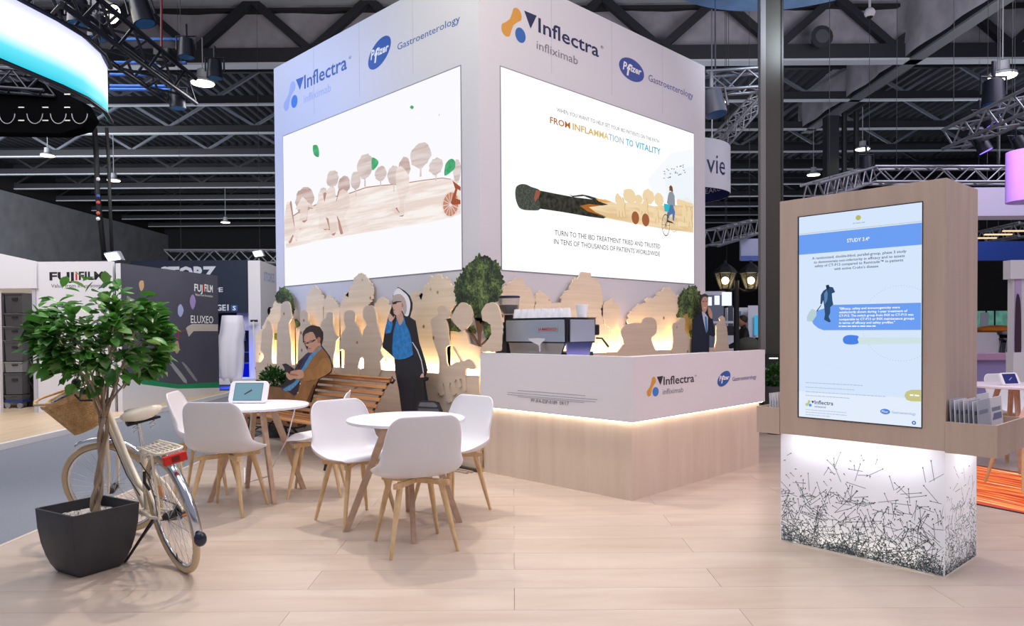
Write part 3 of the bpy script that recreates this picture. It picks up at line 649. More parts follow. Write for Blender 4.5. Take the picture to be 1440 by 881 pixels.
tree_ply(PBL, k2([(-10, 800), (-10, 350), (50, 320), (70, 272), (95, 252), (125, 268), (145, 302), (152, 345), (140, 400), (230, 420), (230, 800)]), 'small plywood tree just left of the phoning woman', seed=5)
tree_ply(PBL, k2([(230, 800), (290, 350), (300, 300), (310, 250), (325, 217), (345, 210), (370, 240), (385, 272), (398, 230), (400, 182), (440, 172), (450, 122), (485, 95), (515, 88), (545, 120), (575, 132), (605, 165), (622, 200), (633, 250), (622, 312), (600, 350), (600, 800)]), 'broad plywood tree with flat left shoulder right of the woman', seed=6)
# lower hill filling behind the open gaps
flat('hill_board', PBL, k2([(560, 300), (600, 420), (600, 500), (690, 495), (720, 520), (740, 590), (810, 615), (812, 900), (560, 900)]), ply, bdl, .0, .02)
# bright cavity edges and the low front panel
uvt = [PAL.uv(361.5, 511), PAL.uv(676, 527)]
zt = (uvt[0][1]+uvt[1][1])/2
yl, yr = uvt[0][0], PAL.uv(676.4, 600)[0]
flat('front_panel', PAL, [(yl, 0.0), (yr, 0.0), (yr, zt), (yl, zt)], plyA, bdl, 0, .02, raw=True)
mk('base_rail', MB().box((AX-.06, TY-yr, .0), (AX-.021, TY-yl, .03)), mat('rail_dark', '#4d443c', .6), bdl, wld=True)
for k in range(2, 4): mk('plinth_slat', MB().box((AX-.30+k*.06, TY-yr-.0+.02, .0), (AX-.265+k*.06, TY-yl, .016)), mat('slat_grey', '#a89684', .6), bdl, wld=True)
m_cave = mat('led_strip_warm', '#ffe2a6', 1, em=40)
def strip(loc, size, rz, power):
    d = bpy.data.lights.new('led_line', 'AREA'); o = bpy.data.objects.new('led_line', d); C.objects.link(o); d.shape = 'RECTANGLE'; d.size = size; d.size_y = .03; d.energy = power; d.color = (1, .78, .50)
    o.location = loc; o.rotation_euler = (PI, 0, rz)
strip((AX+.045, TY+2.3, .90), 4.5, PI/2, 34); strip((TX+2.1, AY+.045, 1.05), 4.2, 0, 34)
mk('led_strip', MB().box((AX+.012, TY-yr, zt-.05), (AX+.03, TY-yl, zt-.035)), m_cave, bdl, wld=True)
# right face panel behind the counter
bdr = thing('plywood_landscape', 'plywood panel with the glowing hill skyline behind the bar, right face of tower', 'wall panel', (TX, AY, 0))
u_l, u_r = PAR.uv(690, 500)[0], PAR.uv(1021, 480)[0]
flat('front_panel', PAR, [(u_l, 0), (u_r, 0), (u_r, 1.10), (u_l, 1.10)], plyA, bdr, 0, .02, raw=True)
mk('led_strip', MB().box((TX+.0, AY+.012, 1.04), (TX+TW, AY+.03, 1.055)), m_cave, bdr, wld=True)
flat('hill_board', PBR, k4([(10, 900), (10, 700), (330, 420), (420, 400), (540, 360), (620, 350), (700, 360), (960, 400), (1000, 420), (1150, 600), (1150, 900)]), ply, bdr, 0.0, .012, sm=3)
tree_ply(PBR, k4([(85, 800), (92, 290), (100, 240), (130, 205), (160, 182), (188, 160), (210, 138), (250, 142), (278, 168), (300, 205), (343, 232), (360, 290), (372, 380), (372, 800)]), 'plywood tree showing behind the coffee grinder', seed=7, vmin=1.2)
tree_ply(PBR, k4([(378, 800), (380, 330), (388, 290), (412, 272), (445, 272), (482, 292), (512, 322), (530, 370), (530, 800)]), 'low plywood bush above the upturned cups', seed=8, vmin=1.2)
tree_ply(PBR, k4([(590, 800), (620, 330), (650, 272), (690, 242), (703, 195), (715, 172), (758, 152), (780, 112), (812, 86), (850, 92), (872, 130), (920, 165), (950, 192), (970, 252), (980, 330), (985, 800)]), 'tallest plywood tree behind the espresso machine', seed=9, vmin=1.2)
tree_ply(PBR, k5([(135, 800), (160, 575), (110, 510), (95, 470), (92, 430), (110, 372), (140, 338), (170, 328), (200, 352), (235, 382), (245, 420), (238, 500), (200, 560), (190, 800)]), 'small round plywood tree right of the espresso machine', seed=10, vmin=1.2)
tree_ply(PBR, k5([(310, 820), (332, 540), (332, 490), (360, 432), (380, 402), (430, 382), (480, 352), (490, 322), (520, 322), (560, 312), (580, 292), (620, 270), (650, 218), (690, 218), (710, 250), (740, 285), (778, 312), (785, 350), (795, 400), (790, 460), (745, 500), (770, 820)]), 'wide stepped plywood tree group behind the hugging pair', seed=11, vmin=1.2)
flat('hill_board', PBR, k5([(790, 800), (805, 480), (830, 440), (870, 450), (900, 490), (915, 640), (920, 800)]), mat('ply_olive', '#a58d52', .7), bdr, .021, .004, sm=2)
# figures (front layer)
def figure(pl, px, label, sm=2, **kw):
    o = flat('plywood_figure', pl, px, plyA, None, 0, .018, sm=sm)
    return tag(o, label, 'wooden silhouette', 'plywood people of the lit relief')
B_ = 900
figure(PFL, k1([(70, B_), (70, 760), (112, 700), (113, 660), (92, 640), (100, 570), (103, 500), (130, 468), (138, 430), (152, 420), (168, 438), (172, 470), (184, 510), (182, 560), (176, 640), (176, 720), (185, 800), (180, B_), (150, B_), (152, 800), (146, 730), (135, 800), (130, B_)]), 'slim plywood walker at the left end of the relief')
figure(PFL, k1([(215, B_), (213, 600), (215, 470), (225, 430), (242, 400), (240, 340), (248, 300), (268, 283), (292, 282), (308, 310), (315, 370), (318, 410), (300, 440), (306, 520), (316, 600), (318, 700), (322, B_)]), 'tall plywood adult standing second from the left')
figure(PFL, k1([(368, B_), (366, 640), (370, 560), (382, 470), (385, 420), (383, 370), (398, 347), (422, 345), (438, 375), (438, 430), (470, 480), (490, B_)]), 'plywood adult partly hidden by the seated man')
figure(PFL, k1([(555, B_), (548, 720), (530, 600), (532, 460), (545, 420), (570, 402), (575, 372), (595, 360), (618, 365), (624, 400), (622, 440), (632, 490), (645, 525), (668, 542), (645, 570), (638, 640), (625, 700), (622, B_)]), 'plywood figure with elbow stuck out right of the seated man')
figure(PFL, k1([(700, B_), (708, 640), (672, 640), (668, 600), (690, 510), (716, 470), (704, 430), (704, 372), (728, 347), (768, 349), (784, 385), (780, 430), (812, 475), (832, 540), (848, 480), (872, 450), (842, 400), (845, 335), (880, 310), (915, 318), (935, 370), (942, 430), (960, 500), (985, 590), (968, 640), (990, 690), (966, 720), (975, 780), (940, 850), (930, B_), (825, B_), (825, 775), (846, 768), (845, 697), (822, 697), (805, 770), (800, B_)]), 'plywood couple side by side above the bench back')
figure(PFL, k2([(500, 900), (512, 790), (514, 700), (490, 620), (470, 560), (462, 470), (452, 430), (470, 400), (508, 378), (503, 332), (530, 312), (562, 318), (578, 350), (590, 400), (560, 410), (575, 450), (582, 530), (590, 600), (565, 615), (568, 690), (580, 752), (640, 722), (668, 714), (616, 620), (624, 616), (680, 712), (712, 706), (730, 700), (768, 728), (782, 768), (745, 776), (712, 772), (705, 840), (712, 930), (690, 930), (684, 850), (664, 850), (676, 900), (655, 905), (645, 850), (625, 870), (640, 950), (610, 960), (600, 870), (588, 900), (600, 1010), (570, 1010), (556, 900), (540, 880), (545, 960), (520, 965)]), 'plywood woman walking a dog beside the counter end', sm=2)
flat('dog_shadow_gap', PAL, k2([(508, 960), (520, 810), (536, 830), (526, 960)]), mat('ply_cut', '#b98a4e', .8), bdl, .0205, .0004)
tree_ply(PFL, k2([(690, 500), (655, 470), (612, 425), (606, 385), (628, 345), (655, 310), (685, 290), (720, 305), (745, 330), (760, 380), (752, 430), (728, 455), (700, 480)]), 'small round plywood treetop beside the green tree, left of its trunk', seed=12, m=plyA, vmin=0, bump=.008, th=.014)
tree_ply(PFL, k2([(808, 640), (840, 600), (872, 560), (895, 520), (890, 450), (860, 428), (830, 420), (822, 350), (842, 320), (875, 296), (905, 288), (928, 300), (950, 340), (965, 400), (970, 450), (960, 640)]), 'plywood tree wrapping round the corner right of the green trunk', seed=13, m=plyA, vmin=0, bump=.008, th=.014)
figure(PFR, k5([(215, 860), (285, 720), (262, 640), (265, 592), (298, 556), (345, 537), (400, 530), (448, 532), (456, 500), (490, 482), (540, 484), (575, 520), (576, 620), (530, 662), (545, 720), (575, 860)]), 'plywood pair hugging, broad shape behind the bar corner')
figure(PFR, k5([(720, 860), (722, 700), (714, 570), (735, 532), (768, 522), (788, 490), (822, 490), (830, 530), (825, 590), (850, 630), (872, 668), (900, 690), (905, 860)]), 'plywood seated figure left of the suited man cut-out')
k3 = lambda pts: crop(840, 370, .1816, pts)
figure(PFR, k3([(900, 740), (912, 600), (915, 485), (945, 455), (938, 430), (960, 410), (980, 430), (978, 455), (995, 500), (1003, 600), (1008, 740)]), 'small plywood child at the right end of the tower')

# printed green trees (photo prints on board) between the layers
mt = bpy.data.materials.new('foliage_print'); mt.use_nodes = True; n = mt.node_tree.nodes; l = mt.node_tree.links
g = n.new('ShaderNodeNewGeometry'); v = n.new('ShaderNodeTexVoronoi'); v.inputs['Scale'].default_value = 55; l.new(g.outputs['Position'], v.inputs['Vector'])
nz = n.new('ShaderNodeTexNoise'); nz.inputs['Scale'].default_value = 11; nz.inputs['Detail'].default_value = 6; l.new(g.outputs['Position'], nz.inputs['Vector'])
nz.inputs['Scale'].default_value = 34; nz.inputs['Detail'].default_value = 8; nz.inputs['Roughness'].default_value = .75
n2 = n.new('ShaderNodeTexNoise'); n2.inputs['Scale'].default_value = 7; n2.inputs['Detail'].default_value = 3; l.new(g.outputs['Position'], n2.inputs['Vector'])
mx = n.new('ShaderNodeMix'); mx.data_type = 'FLOAT'; mx.inputs[0].default_value = .42; l.new(nz.outputs['Fac'], mx.inputs[2]); l.new(n2.outputs['Fac'], mx.inputs[3])
r = n.new('ShaderNodeValToRGB'); r.color_ramp.elements[0].position = .41; r.color_ramp.elements[0].color = lin('#10170d'); r.color_ramp.elements[1].position = .60; r.color_ramp.elements[1].color = lin('#7d9350')
e = r.color_ramp.elements.new(.50); e.color = lin('#34482a')
l.new(mx.outputs[0], r.inputs['Fac']); l.new(r.outputs['Color'], n['Principled BSDF'].inputs['Base Color']); n['Principled BSDF'].inputs['Roughness'].default_value = .7
mtr = mat('print_trunk', '#6b4a38', .7)
def green(pl, px, label, seed, extra=()):
    t = thing('printed_tree', label, 'tree cut-out', pl.at(*pl.uv(*px[0])))
    q = bumpy(pl, px, .03, .04, vmin=0, seed=seed)
    flat('crown', pl, q, mt, t, 0, .008, raw=True)
    for i, (f, isg) in enumerate(extra): flat('crown_patch' if isg else 'trunk', pl, f, mt if isg else mtr, t, 0 if isg else .0, .008)
    return t
green(PGL, k2([(625, 190), (640, 140), (680, 90), (700, 40), (740, 0), (790, -40), (850, -45), (900, -10), (950, 60), (965, 120), (960, 190), (940, 260), (900, 300), (850, 330), (842, 400), (800, 420), (768, 400), (750, 330), (700, 300), (660, 290), (635, 250)]), 'printed leafy green tree at the tower corner', 21,
      [(k2([(768, 400), (842, 400), (815, 520), (808, 608), (795, 608), (790, 520)]), 0), (k2([(705, 492), (735, 485), (795, 575), (800, 600), (790, 600), (730, 510)]), 0), (k2([(880, 530), (890, 540), (815, 612), (800, 606)]), 0),
       (k2([(715, 470), (760, 455), (780, 500), (770, 520), (730, 500)]), 1), (k2([(825, 430), (870, 430), (892, 470), (888, 540), (860, 565), (835, 520)]), 1), (k2([(570, 410), (590, 405), (600, 450), (650, 455), (682, 490), (650, 505), (590, 490)]), 1), (k2([(610, 340), (640, 300), (650, 320), (622, 365)]), 1)])
green(PGL, k1([(203, 230), (225, 200), (255, 178), (285, 205), (310, 240), (328, 290), (330, 350), (318, 362), (310, 310), (290, 280), (262, 285), (205, 275)]), 'dark printed green treetop at the left end of the tower', 22, [(k1([(335, 410), (350, 408), (388, 455), (350, 475), (342, 440)]), 1), (k1([(187, 515), (208, 512), (208, 562), (187, 560)]), 1)])
green(PGR, k5([(765, 480), (790, 400), (790, 350), (782, 330), (800, 280), (840, 240), (870, 228), (905, 202), (940, 240), (965, 280), (985, 340), (990, 400), (970, 460), (905, 490), (860, 440), (830, 440), (800, 480)]), 'printed green tree beside the suited man cut-out', 23, [(k5([(870, 610), (900, 590), (902, 680), (880, 660)]), 1)])

# ---------------------------------------------------------------- photo cut-outs of people (flat printed boards)
def cutout(name, label, pl, board, layers, bm='#e9e7ea', th=.012, foot=True):
    u, v = pl.uv(*board[0]); t = thing(name, label, 'cardboard cut-out', pl.at(u, 0, 0))
    flat('board', pl, board, mat('board_edge', '#16161a', .6), t, 0, th)
    for k, (nm, f, col, sm) in enumerate(layers):
        m = col if not isinstance(col, str) else mat('print'+col, col, .55, noise=.10, nscale=9)
        flat(nm, pl, f, m, t, th+.0004+k*.00035, .0003, sm=sm)
    return t
WX = 4.50
PW = Plane((WX, 5.9, 0), (0, -1, 0))
w1 = lambda pts: crop(530, 390, .227, pts)
BK = '#191a24'
m_shirt = mat('print_shirt_blue', '#2480c6', .55, noise=.28, nscale=22)
cutout('cutout_woman', 'life-size cut-out of white-haired woman phoning, dark suit, blue shirt, trolley case', PW,
  w1([(165, 880), (140, 690), (118, 560), (114, 500), (40, 435), (55, 330), (75, 250), (96, 190), (105, 110), (135, 62), (175, 85), (205, 115), (222, 160), (220, 200), (206, 248), (240, 270), (262, 400), (300, 520), (316, 580), (300, 615), (322, 622), (318, 640), (300, 648), (318, 765), (385, 775), (410, 830), (415, 1220), (255, 1220), (250, 1100), (165, 1220)]),
  [('backing', w1([(112, 150), (108, 108), (135, 68), (170, 90), (198, 118), (213, 160), (210, 205), (200, 240), (180, 240), (160, 200), (130, 150)]), mat('halo_white', '#f2f2f6', .55), 3),
   ('trousers', w1([(116, 500), (240, 500), (250, 560), (240, 660), (232, 830), (225, 1210), (170, 1210), (165, 830), (140, 690), (118, 580)]), BK, 0),
   ('shirt', w1([(112, 300), (130, 255), (165, 250), (195, 265), (215, 350), (228, 450), (230, 480), (180, 505), (120, 508), (102, 470), (104, 400)]), m_shirt, 2),
   ('sleeve', w1([(60, 350), (62, 300), (82, 258), (98, 270), (104, 290), (92, 345), (70, 352)]), m_shirt, 2),
   ('neck', w1([(125, 232), (160, 215), (172, 260), (150, 300), (135, 270)]), '#c9a08c', 2),
   ('jacket', w1([(180, 240), (240, 270), (252, 330), (262, 400), (290, 490), (312, 560), (300, 600), (250, 615), (235, 520), (222, 400), (205, 330), (185, 290)]), BK, 2),
   ('jacket_front', w1([(62, 350), (92, 345), (108, 290), (128, 250), (120, 300), (104, 360), (102, 470), (98, 478), (42, 435), (50, 390)]), BK, 2),
   ('face', w1([(108, 195), (100, 175), (106, 150), (112, 125), (140, 118), (162, 150), (168, 190), (152, 225), (128, 236), (112, 225)]), '#dbb2a0', 2),
   ('hair', w1([(106, 150), (104, 128), (115, 112), (150, 105), (178, 130), (190, 170), (190, 210), (176, 232), (168, 200), (160, 160), (140, 150), (125, 150)]), mat('print_hair_white', '#c2b3a8', .6, noise=.15, nscale=60), 2),
   ('glasses', w1([(104, 158), (125, 150), (160, 150), (160, 154), (130, 158), (128, 166), (106, 170)]), '#2b2026', 0),
   ('ear', w1([(160, 165), (170, 162), (172, 182), (163, 186)]), '#b9877a', 2),
   ('mouth', w1([(106, 204), (118, 201), (119, 205), (108, 209)]), '#94484a', 0),
   ('hand', w1([(80, 262), (82, 235), (92, 215), (110, 225), (120, 245), (108, 265), (95, 278)]), '#dbb2a0', 2),
   ('phone', w1([(88, 222), (98, 208), (118, 235), (112, 250)]), '#15151b', 0),
   ('hand', w1([(275, 625), (285, 600), (298, 600), (300, 635), (288, 648)]), '#dbb2a0', 2),
   ('piping', w1([(222, 402), (232, 404), (262, 450), (285, 510), (297, 570), (300, 600), (294, 590), (282, 520), (258, 458), (230, 410)]), mat('pipe_white', '#d9dbe2', .5), 0),
   ('case_handle', w1([(248, 615), (275, 622), (318, 620), (320, 634), (298, 640), (315, 765), (318, 820), (303, 820), (280, 640), (250, 630)]), '#15151b', 0),
   ('trolley_case', w1([(255, 830), (262, 775), (290, 762), (370, 768), (400, 790), (412, 840), (412, 1210), (255, 1210)]), '#2a2a30', 0),
   ('case_panel', w1([(268, 795), (278, 776), (360, 776), (385, 795), (380, 806), (270, 800)]), '#6c6f78', 0),
   ('case_panel', w1([(266, 812), (390, 816), (400, 850), (266, 850)]), '#5b5d66', 0)])

MXX = 4.22
PM = Plane((MXX, 7.3, 0), (0, -1, 0))
m1 = lambda pts: crop(340, 440, .1589, pts)
m_coat = mat('print_coat', '#a06c36', .6, noise=.22, nscale=7); m_coat2 = mat('print_coat_dark', '#5f3a1a', .6, noise=.2, nscale=7); m_trs = mat('print_trousers', '#8d5f38', .6, noise=.2, nscale=6)
m_scarf = mat('print_scarf', '#5f9cc4', .6, noise=.2, nscale=20); m_scarf2 = mat('print_scarf_navy', '#2b3566', .6); m_vest = mat('print_vest', '#2d1c33', .6)
SK = '#dca88a'
cutout('cutout_seated_man', 'life-size cut-out of seated man in brown coat reading phone on the bench', PM,
  m1([(-85, 640), (0, 650), (100, 645), (255, 650), (352, 655), (400, 600), (395, 515), (368, 455), (395, 450), (440, 480), (470, 500), (500, 440), (570, 370), (598, 350), (575, 305), (550, 250), (545, 190), (575, 135), (630, 110), (690, 125), (722, 175), (722, 235), (708, 290), (740, 330), (780, 385), (808, 470), (795, 530), (690, 590), (650, 680), (610, 820), (570, 1010), (480, 1030), (300, 1000), (130, 990), (40, 1010), (20, 1160), (-60, 1160), (-85, 900)]),
  [('trousers', m1([(-80, 645), (255, 652), (350, 662), (420, 700), (480, 740), (480, 860), (430, 1010), (300, 990), (130, 980), (40, 1000), (15, 1150), (-55, 1150), (-78, 900)]), m_trs, 0),
   ('coat', m1([(470, 500), (520, 430), (575, 372), (620, 360), (700, 305), (740, 335), (775, 385), (804, 470), (792, 525), (690, 588), (655, 670), (610, 800), (565, 985), (480, 1010), (430, 1000), (470, 880), (480, 740), (470, 700), (470, 600)]), m_coat, 2),
   ('vest', m1([(520, 430), (600, 360), (660, 330), (700, 310), (600, 460), (540, 560), (520, 650), (490, 730), (430, 695), (450, 600), (470, 520)]), m_vest, 2),
   ('scarf', m1([(575, 375), (610, 345), (640, 340), (560, 470), (510, 560), (420, 685), (355, 680), (400, 650), (480, 600), (520, 500)]), m_scarf2, 2),
   ('scarf', m1([(640, 345), (700, 305), (718, 312), (640, 400), (570, 510), (540, 580), (440, 690), (370, 680), (470, 620), (520, 540), (580, 430)]), m_scarf, 2),
   ('face', m1([(565, 260), (560, 210), (580, 180), (640, 170), (690, 215), (708, 280), (700, 310), (640, 350), (600, 352), (592, 325), (600, 300), (580, 295)]), SK, 2),
   ('jaw_shade', m1([(640, 350), (660, 320), (690, 290), (705, 300), (690, 325), (650, 352)]), '#bd866a', 2),
   ('hair', m1([(548, 205), (550, 180), (575, 140), (625, 112), (685, 122), (718, 165), (722, 220), (712, 270), (700, 262), (692, 225), (672, 235), (655, 195), (630, 165), (600, 178), (572, 190), (560, 215)]), mat('print_hair_brown', '#33201f', .5, noise=.35, nscale=40), 2),
   ('ear', m1([(680, 225), (700, 215), (708, 240), (695, 270), (682, 262)]), '#c08066', 2),
   ('glasses', m1([(550, 252), (575, 254), (580, 268), (610, 250), (665, 236), (665, 243), (635, 262), (608, 266), (600, 275), (570, 274), (552, 262)]), '#1d1416', 0),
   ('lens', m1([(562, 258), (576, 258), (580, 268), (572, 271), (562, 266)]), '#b98a78', 0), ('lens', m1([(592, 262), (610, 253), (640, 246), (632, 258), (606, 264)]), '#b98a78', 0),
   ('mouth', m1([(600, 316), (622, 314), (620, 320), (602, 321)]), '#94504a', 0),
   ('coat_sleeve', m1([(560, 520), (600, 500), (680, 470), (700, 430), (740, 400), (790, 410), (806, 470), (795, 525), (700, 580), (600, 605), (560, 600)]), mat('print_sleeve', '#b07c42', .6, noise=.2, nscale=9), 2),
   ('coat_fold', m1([(640, 650), (655, 660), (600, 830), (560, 980), (500, 1000), (560, 850)]), m_coat2, 2),
   ('hand', m1([(405, 530), (440, 520), (480, 510), (540, 505), (560, 530), (560, 570), (520, 588), (470, 585), (440, 598), (410, 570)]), SK, 2),
   ('finger', m1([(440, 515), (500, 520), (520, 528), (500, 534), (440, 528)]), '#d9a68c', 2), ('finger', m1([(442, 538), (495, 545), (515, 556), (490, 560), (445, 552)]), '#b87c60', 2),
   ('phone', m1([(368, 455), (425, 458), (455, 500), (435, 545), (405, 515)]), '#3b2630', 0),
   ('button', m1([(524, 625), (534, 620), (537, 632), (527, 636)]), '#d8cfc6', 0), ('button', m1([(503, 705), (513, 700), (516, 712), (506, 716)]), '#d8cfc6', 0)])
k3_ = lambda pts: crop(840, 370, .1816, pts)
PBm = Plane((TX, AY-.06, 0), (1, 0, 0))
m_suit = mat('print_suit', '#1e2438', .5, noise=.15, nscale=9)
cutout('cutout_man_in_suit', 'life-size cut-out of smiling man in dark suit phoning, behind the bar', PBm,
  k3_([(728, 1500), (728, 680), (732, 560), (735, 440), (800, 370), (792, 320), (788, 280), (798, 250), (828, 238), (850, 252), (852, 290), (850, 340), (875, 380), (885, 430), (905, 530), (908, 560), (890, 572), (862, 562), (860, 680), (858, 1500)]),
  [('suit', k3_([(730, 1490), (730, 680), (735, 560), (738, 445), (800, 378), (822, 400), (850, 420), (880, 435), (902, 530), (904, 556), (888, 568), (860, 556), (856, 680), (854, 1490)]), m_suit, 0),
   ('shirt', k3_([(802, 375), (825, 385), (850, 420), (848, 520), (838, 545), (815, 450)]), '#c9cfdf', 0),
   ('tie', k3_([(826, 415), (838, 415), (846, 520), (838, 545), (830, 500)]), '#2c7fb6', 0),
   ('face', k3_([(800, 330), (796, 290), (806, 262), (835, 255), (848, 280), (850, 330), (838, 370), (822, 388), (806, 370)]), '#cfa088', 2),
   ('hair', k3_([(795, 305), (790, 280), (800, 250), (828, 240), (848, 252), (850, 275), (835, 262), (812, 265), (802, 285)]), '#3f3434', 2),
   ('eyes', k3_([(806, 298), (822, 296), (822, 301), (806, 303)]), '#2b1d1a', 0), ('eyes', k3_([(832, 296), (843, 296), (843, 301), (832, 301)]), '#2b1d1a', 0),
   ('smile', k3_([(812, 345), (836, 342), (826, 354)]), '#e6d5cf', 0),
   ('hand', k3_([(850, 345), (865, 350), (880, 385), (882, 430), (868, 428), (850, 390)]), '#cfa088', 2)])
# ================================================================ KIOSK
KX, KY, KA, KL, KD, KH, KB = 4.4399, 1.1253, -.0579, .9548, .5251, 2.1798, .6971
e1 = Vector((-math.sin(KA), math.cos(KA), 0)); e2 = Vector((math.cos(KA), math.sin(KA), 0)); K0 = Vector((KX, KY, 0))
m_kwood = wood('kiosk_wood', '#bba494', '#c8b2a2', (9, 9, .8), rough=.42)
m_kside = wood('kiosk_wood_lit', '#c3aca0', '#d2bdb1', (9, 9, .8), rough=.42)  # same wood, paler: light on the right side put into the colour
# local axes of the kiosk: x = into depth (e2), y = to the left along the front (e1)
kk = thing('info_kiosk', 'wooden information kiosk with tall touchscreen on a lit base printed with matches', 'kiosk', K0, KA)
mk('cabinet', MB().box((0, 0, KB), (KD, KL, KH)), m_kwood, kk, bevel=.002)
mk('side_panel', MB().box((.0, -.003, KB), (KD, -.0002, KH)), m_kside, kk)  # thin sheet that carries the lit side's colour
PK = Plane(K0, -e1)
def krect(q, off): return
s1, s0, sz, sZ = .8234, .1172, .8171, 2.0631
dk = mat('kiosk_bezel', '#10131c', .4)
ksc = mk('touchscreen', MB().box((-.004, s0-.004, sz-.006), (-.001, s1+.010, sZ+.006)), dk, kk)
def kem(nm, c): return mat('kscreen_'+nm, c, 1, em=1)
q6 = lambda pts: crop(1120, 280, .1929, pts)
q7 = lambda pts: crop(1120, 440, .1929, pts)
sc = mk('display', MB().box((-.006, s0, sz), (-.004, s1, sZ)), kem('bg', '#d6e6fc'), kk)
def kf(f, c, off, nm='screen_graphic', sm=0): return flat(nm, PK, f, kem(c, c), sc, off, .0003, sm=sm)
U0, U1 = -s1, -s0
def krow(z0, z1, c, off, u0=U0, u1=U1): return flat('screen_graphic', PK, [(u0, z0), (u1, z0), (u1, z1), (u0, z1)], kem(c, c), sc, off, .0003, raw=True)
def vz(x, y): return PK.uv(x, y)[1]
zb1 = (vz(1125, 330.5)+vz(1297, 314.5))/2; zb0 = (vz(1125, 358)+vz(1297, 345.2))/2
krow(zb0, zb1, '#6d9ff2', .0062); krow(zb1+.006, zb1+.009, '#b9bfb4', .0062)
krow(sz, sz+.16, '#e3edfb', .0062)
disc(PK, (1207.6, 306.5), 3.6, kem('dotg', '#b8b96c'), sc, .0062, 'screen_graphic')
text('SIGNAL', PK, (1200, 315.5), (1217, 313.8), 1.6, kem('pg', '#c5cdda'), sc, .0066) if False else scribble(PK, (1200, 315.5), (1217, 313.8), 1.5, kem('pg', '#b5c0d4'), sc, .0066)
WT = kem('wt', '#ffffff'); DT = kem('dt', '#4a5468')
text('STUDY 3.4', PK, (1191.8, 341.5), (1221, 338.5), 5, WT, sc, .0066, bold=.01); text('1', PK, (1221.6, 336), (1223, 335.8), 2.4, WT, sc, .0066)
def klines(L, x0, y0, x1, y1, dy, cap, m, tr, bold=0):
    for i, (s_, xa, xb, ya, yb) in enumerate(L):
        p, q = tr([(xa, ya)])[0], tr([(xb, yb)])[0]; text(s_, PK, p, q, cap, m, sc, .0066, bold=bold)
klines([('A randomised, double-blind, parallel-group, phase 3 study', 118, 805, 440, 393), ('to demonstrate non-inferiority in efficacy and to assess', 130, 792, 468, 427), ('safety of CT-P13 compared to Remicade™ in patients', 137, 782, 496, 458), ("with active Crohn's disease", 278, 600, 518, 500)], 0, 0, 0, 0, 0, 3.4, DT, q6, .012)
kf(q6([(265, 773), (912, 757)])+q7([(912, 126), (200, 128), (160, 112), (128, 85), (112, 50), (108, 0)])+q6([(200, 800)]), '#6d9ff2', .0062)
klines([('"Efficacy, safety and immunogenicity were', 315, 758, 806, 800), ('satisfactorily shown during 1-year treatment of', 315, 812, 832, 826), ('CT-P13. The switch group from INX to CT-P13 was', 315, 856, 858, 853)], 0, 0, 0, 0, 0, 3.0, WT, q6, .02)
klines([('comparable to CT-P13 or INX maintenance groups', 315, 862, 54, 52), ('in terms of efficacy and safety profiles."', 315, 722, 80, 80)], 0, 0, 0, 0, 0, 3.0, WT, q7, .02)
scribble(PK, (1180, 460), (1232, 460), 1.5, WT, sc, .0066)
kf(q6([(200, 670), (222, 655), (218, 630), (238, 625), (245, 640), (270, 645), (286, 680), (262, 690), (266, 740), (272, 770), (250, 790), (250, 830), (238, 860), (255, 895), (240, 900), (205, 880), (212, 840), (205, 780), (200, 740), (188, 770), (178, 765), (182, 700)]), '#2f4f73', .0066)
kf(q6([(222, 655), (220, 635), (238, 628), (244, 650), (236, 660)]), '#23344c', .0070)
kf(q6([(206, 690), (225, 665), (232, 690), (228, 740), (210, 770)]), '#5b87b5', .0070)
kf(q6([(120, 800), (150, 820), (150, 850), (120, 895), (80, 890), (80, 860), (100, 820)]), '#b7d0d4', .0066); kf(q6([(150, 815), (182, 772), (186, 776), (155, 822)]), '#4a5f7a', .0070)
b = MB()
u_, v_ = PK.uv(1266, 455); R_ = abs(PK.uv(1266, 402)[1]-v_)
for i in range(90):
    a = 2*PI*i/90; x, y = u_+R_*.98*math.cos(a), v_+R_*math.sin(a)
    if x > U1 or (zb0 < -5): continue
    if vz(1250, 463) < y < vz(1250, 425): continue
    b.add([PK.at(x-.0015, y-.0015, .0066), PK.at(x+.0015, y-.0015, .0066), PK.at(x+.0015, y+.0015, .0066), PK.at(x-.0015, y+.0015, .0066)], [(0, 1, 2, 3)])
mk('dotted_ring', b, kem('ring', '#9fb0c8'), sc, wld=True)
kf(q7([(455, 180), (912, 182), (912, 226), (455, 232)]), '#cfe3e4', .0064)
kf(q7([(342, 195), (352, 175), (380, 164), (420, 164), (456, 172), (450, 195), (456, 222), (420, 232), (370, 230), (348, 218)]), '#4c83e6', .0068, sm=3)
for k, (xb, y) in enumerate(((490, 512), (430, 545), (650, 578), (390, 605))): scribble(PK, q7([(70, y)])[0], q7([(xb, y+14)])[0], 1.0, kem('sp', '#aebfda'), sc, .0066, seed=k)
for k, (xb, y) in enumerate(((370, 708), (370, 726), (250, 744))): scribble(PK, q7([(70, y)])[0], q7([(xb, y+14)])[0], .9, kem('sp', '#aebfda'), sc, .0066, seed=k+9)
text('Inflectra', PK, q7([(136, 668)])[0], q7([(272, 674)])[0], 5.4, kem('dark', '#27304f'), sc, .0066, bold=.012)
scribble(PK, q7([(136, 690)])[0], q7([(218, 694)])[0], 1.6, kem('sp', '#aebfda'), sc, .0066)
text('infliximab', PK, q7([(136, 690)])[0], q7([(220, 694)])[0], 2.6, kem('sp2', '#93a3bf'), sc, .0070)
kf(q7([(112, 642), (134, 645), (122, 662)]), '#27304f', .0066)
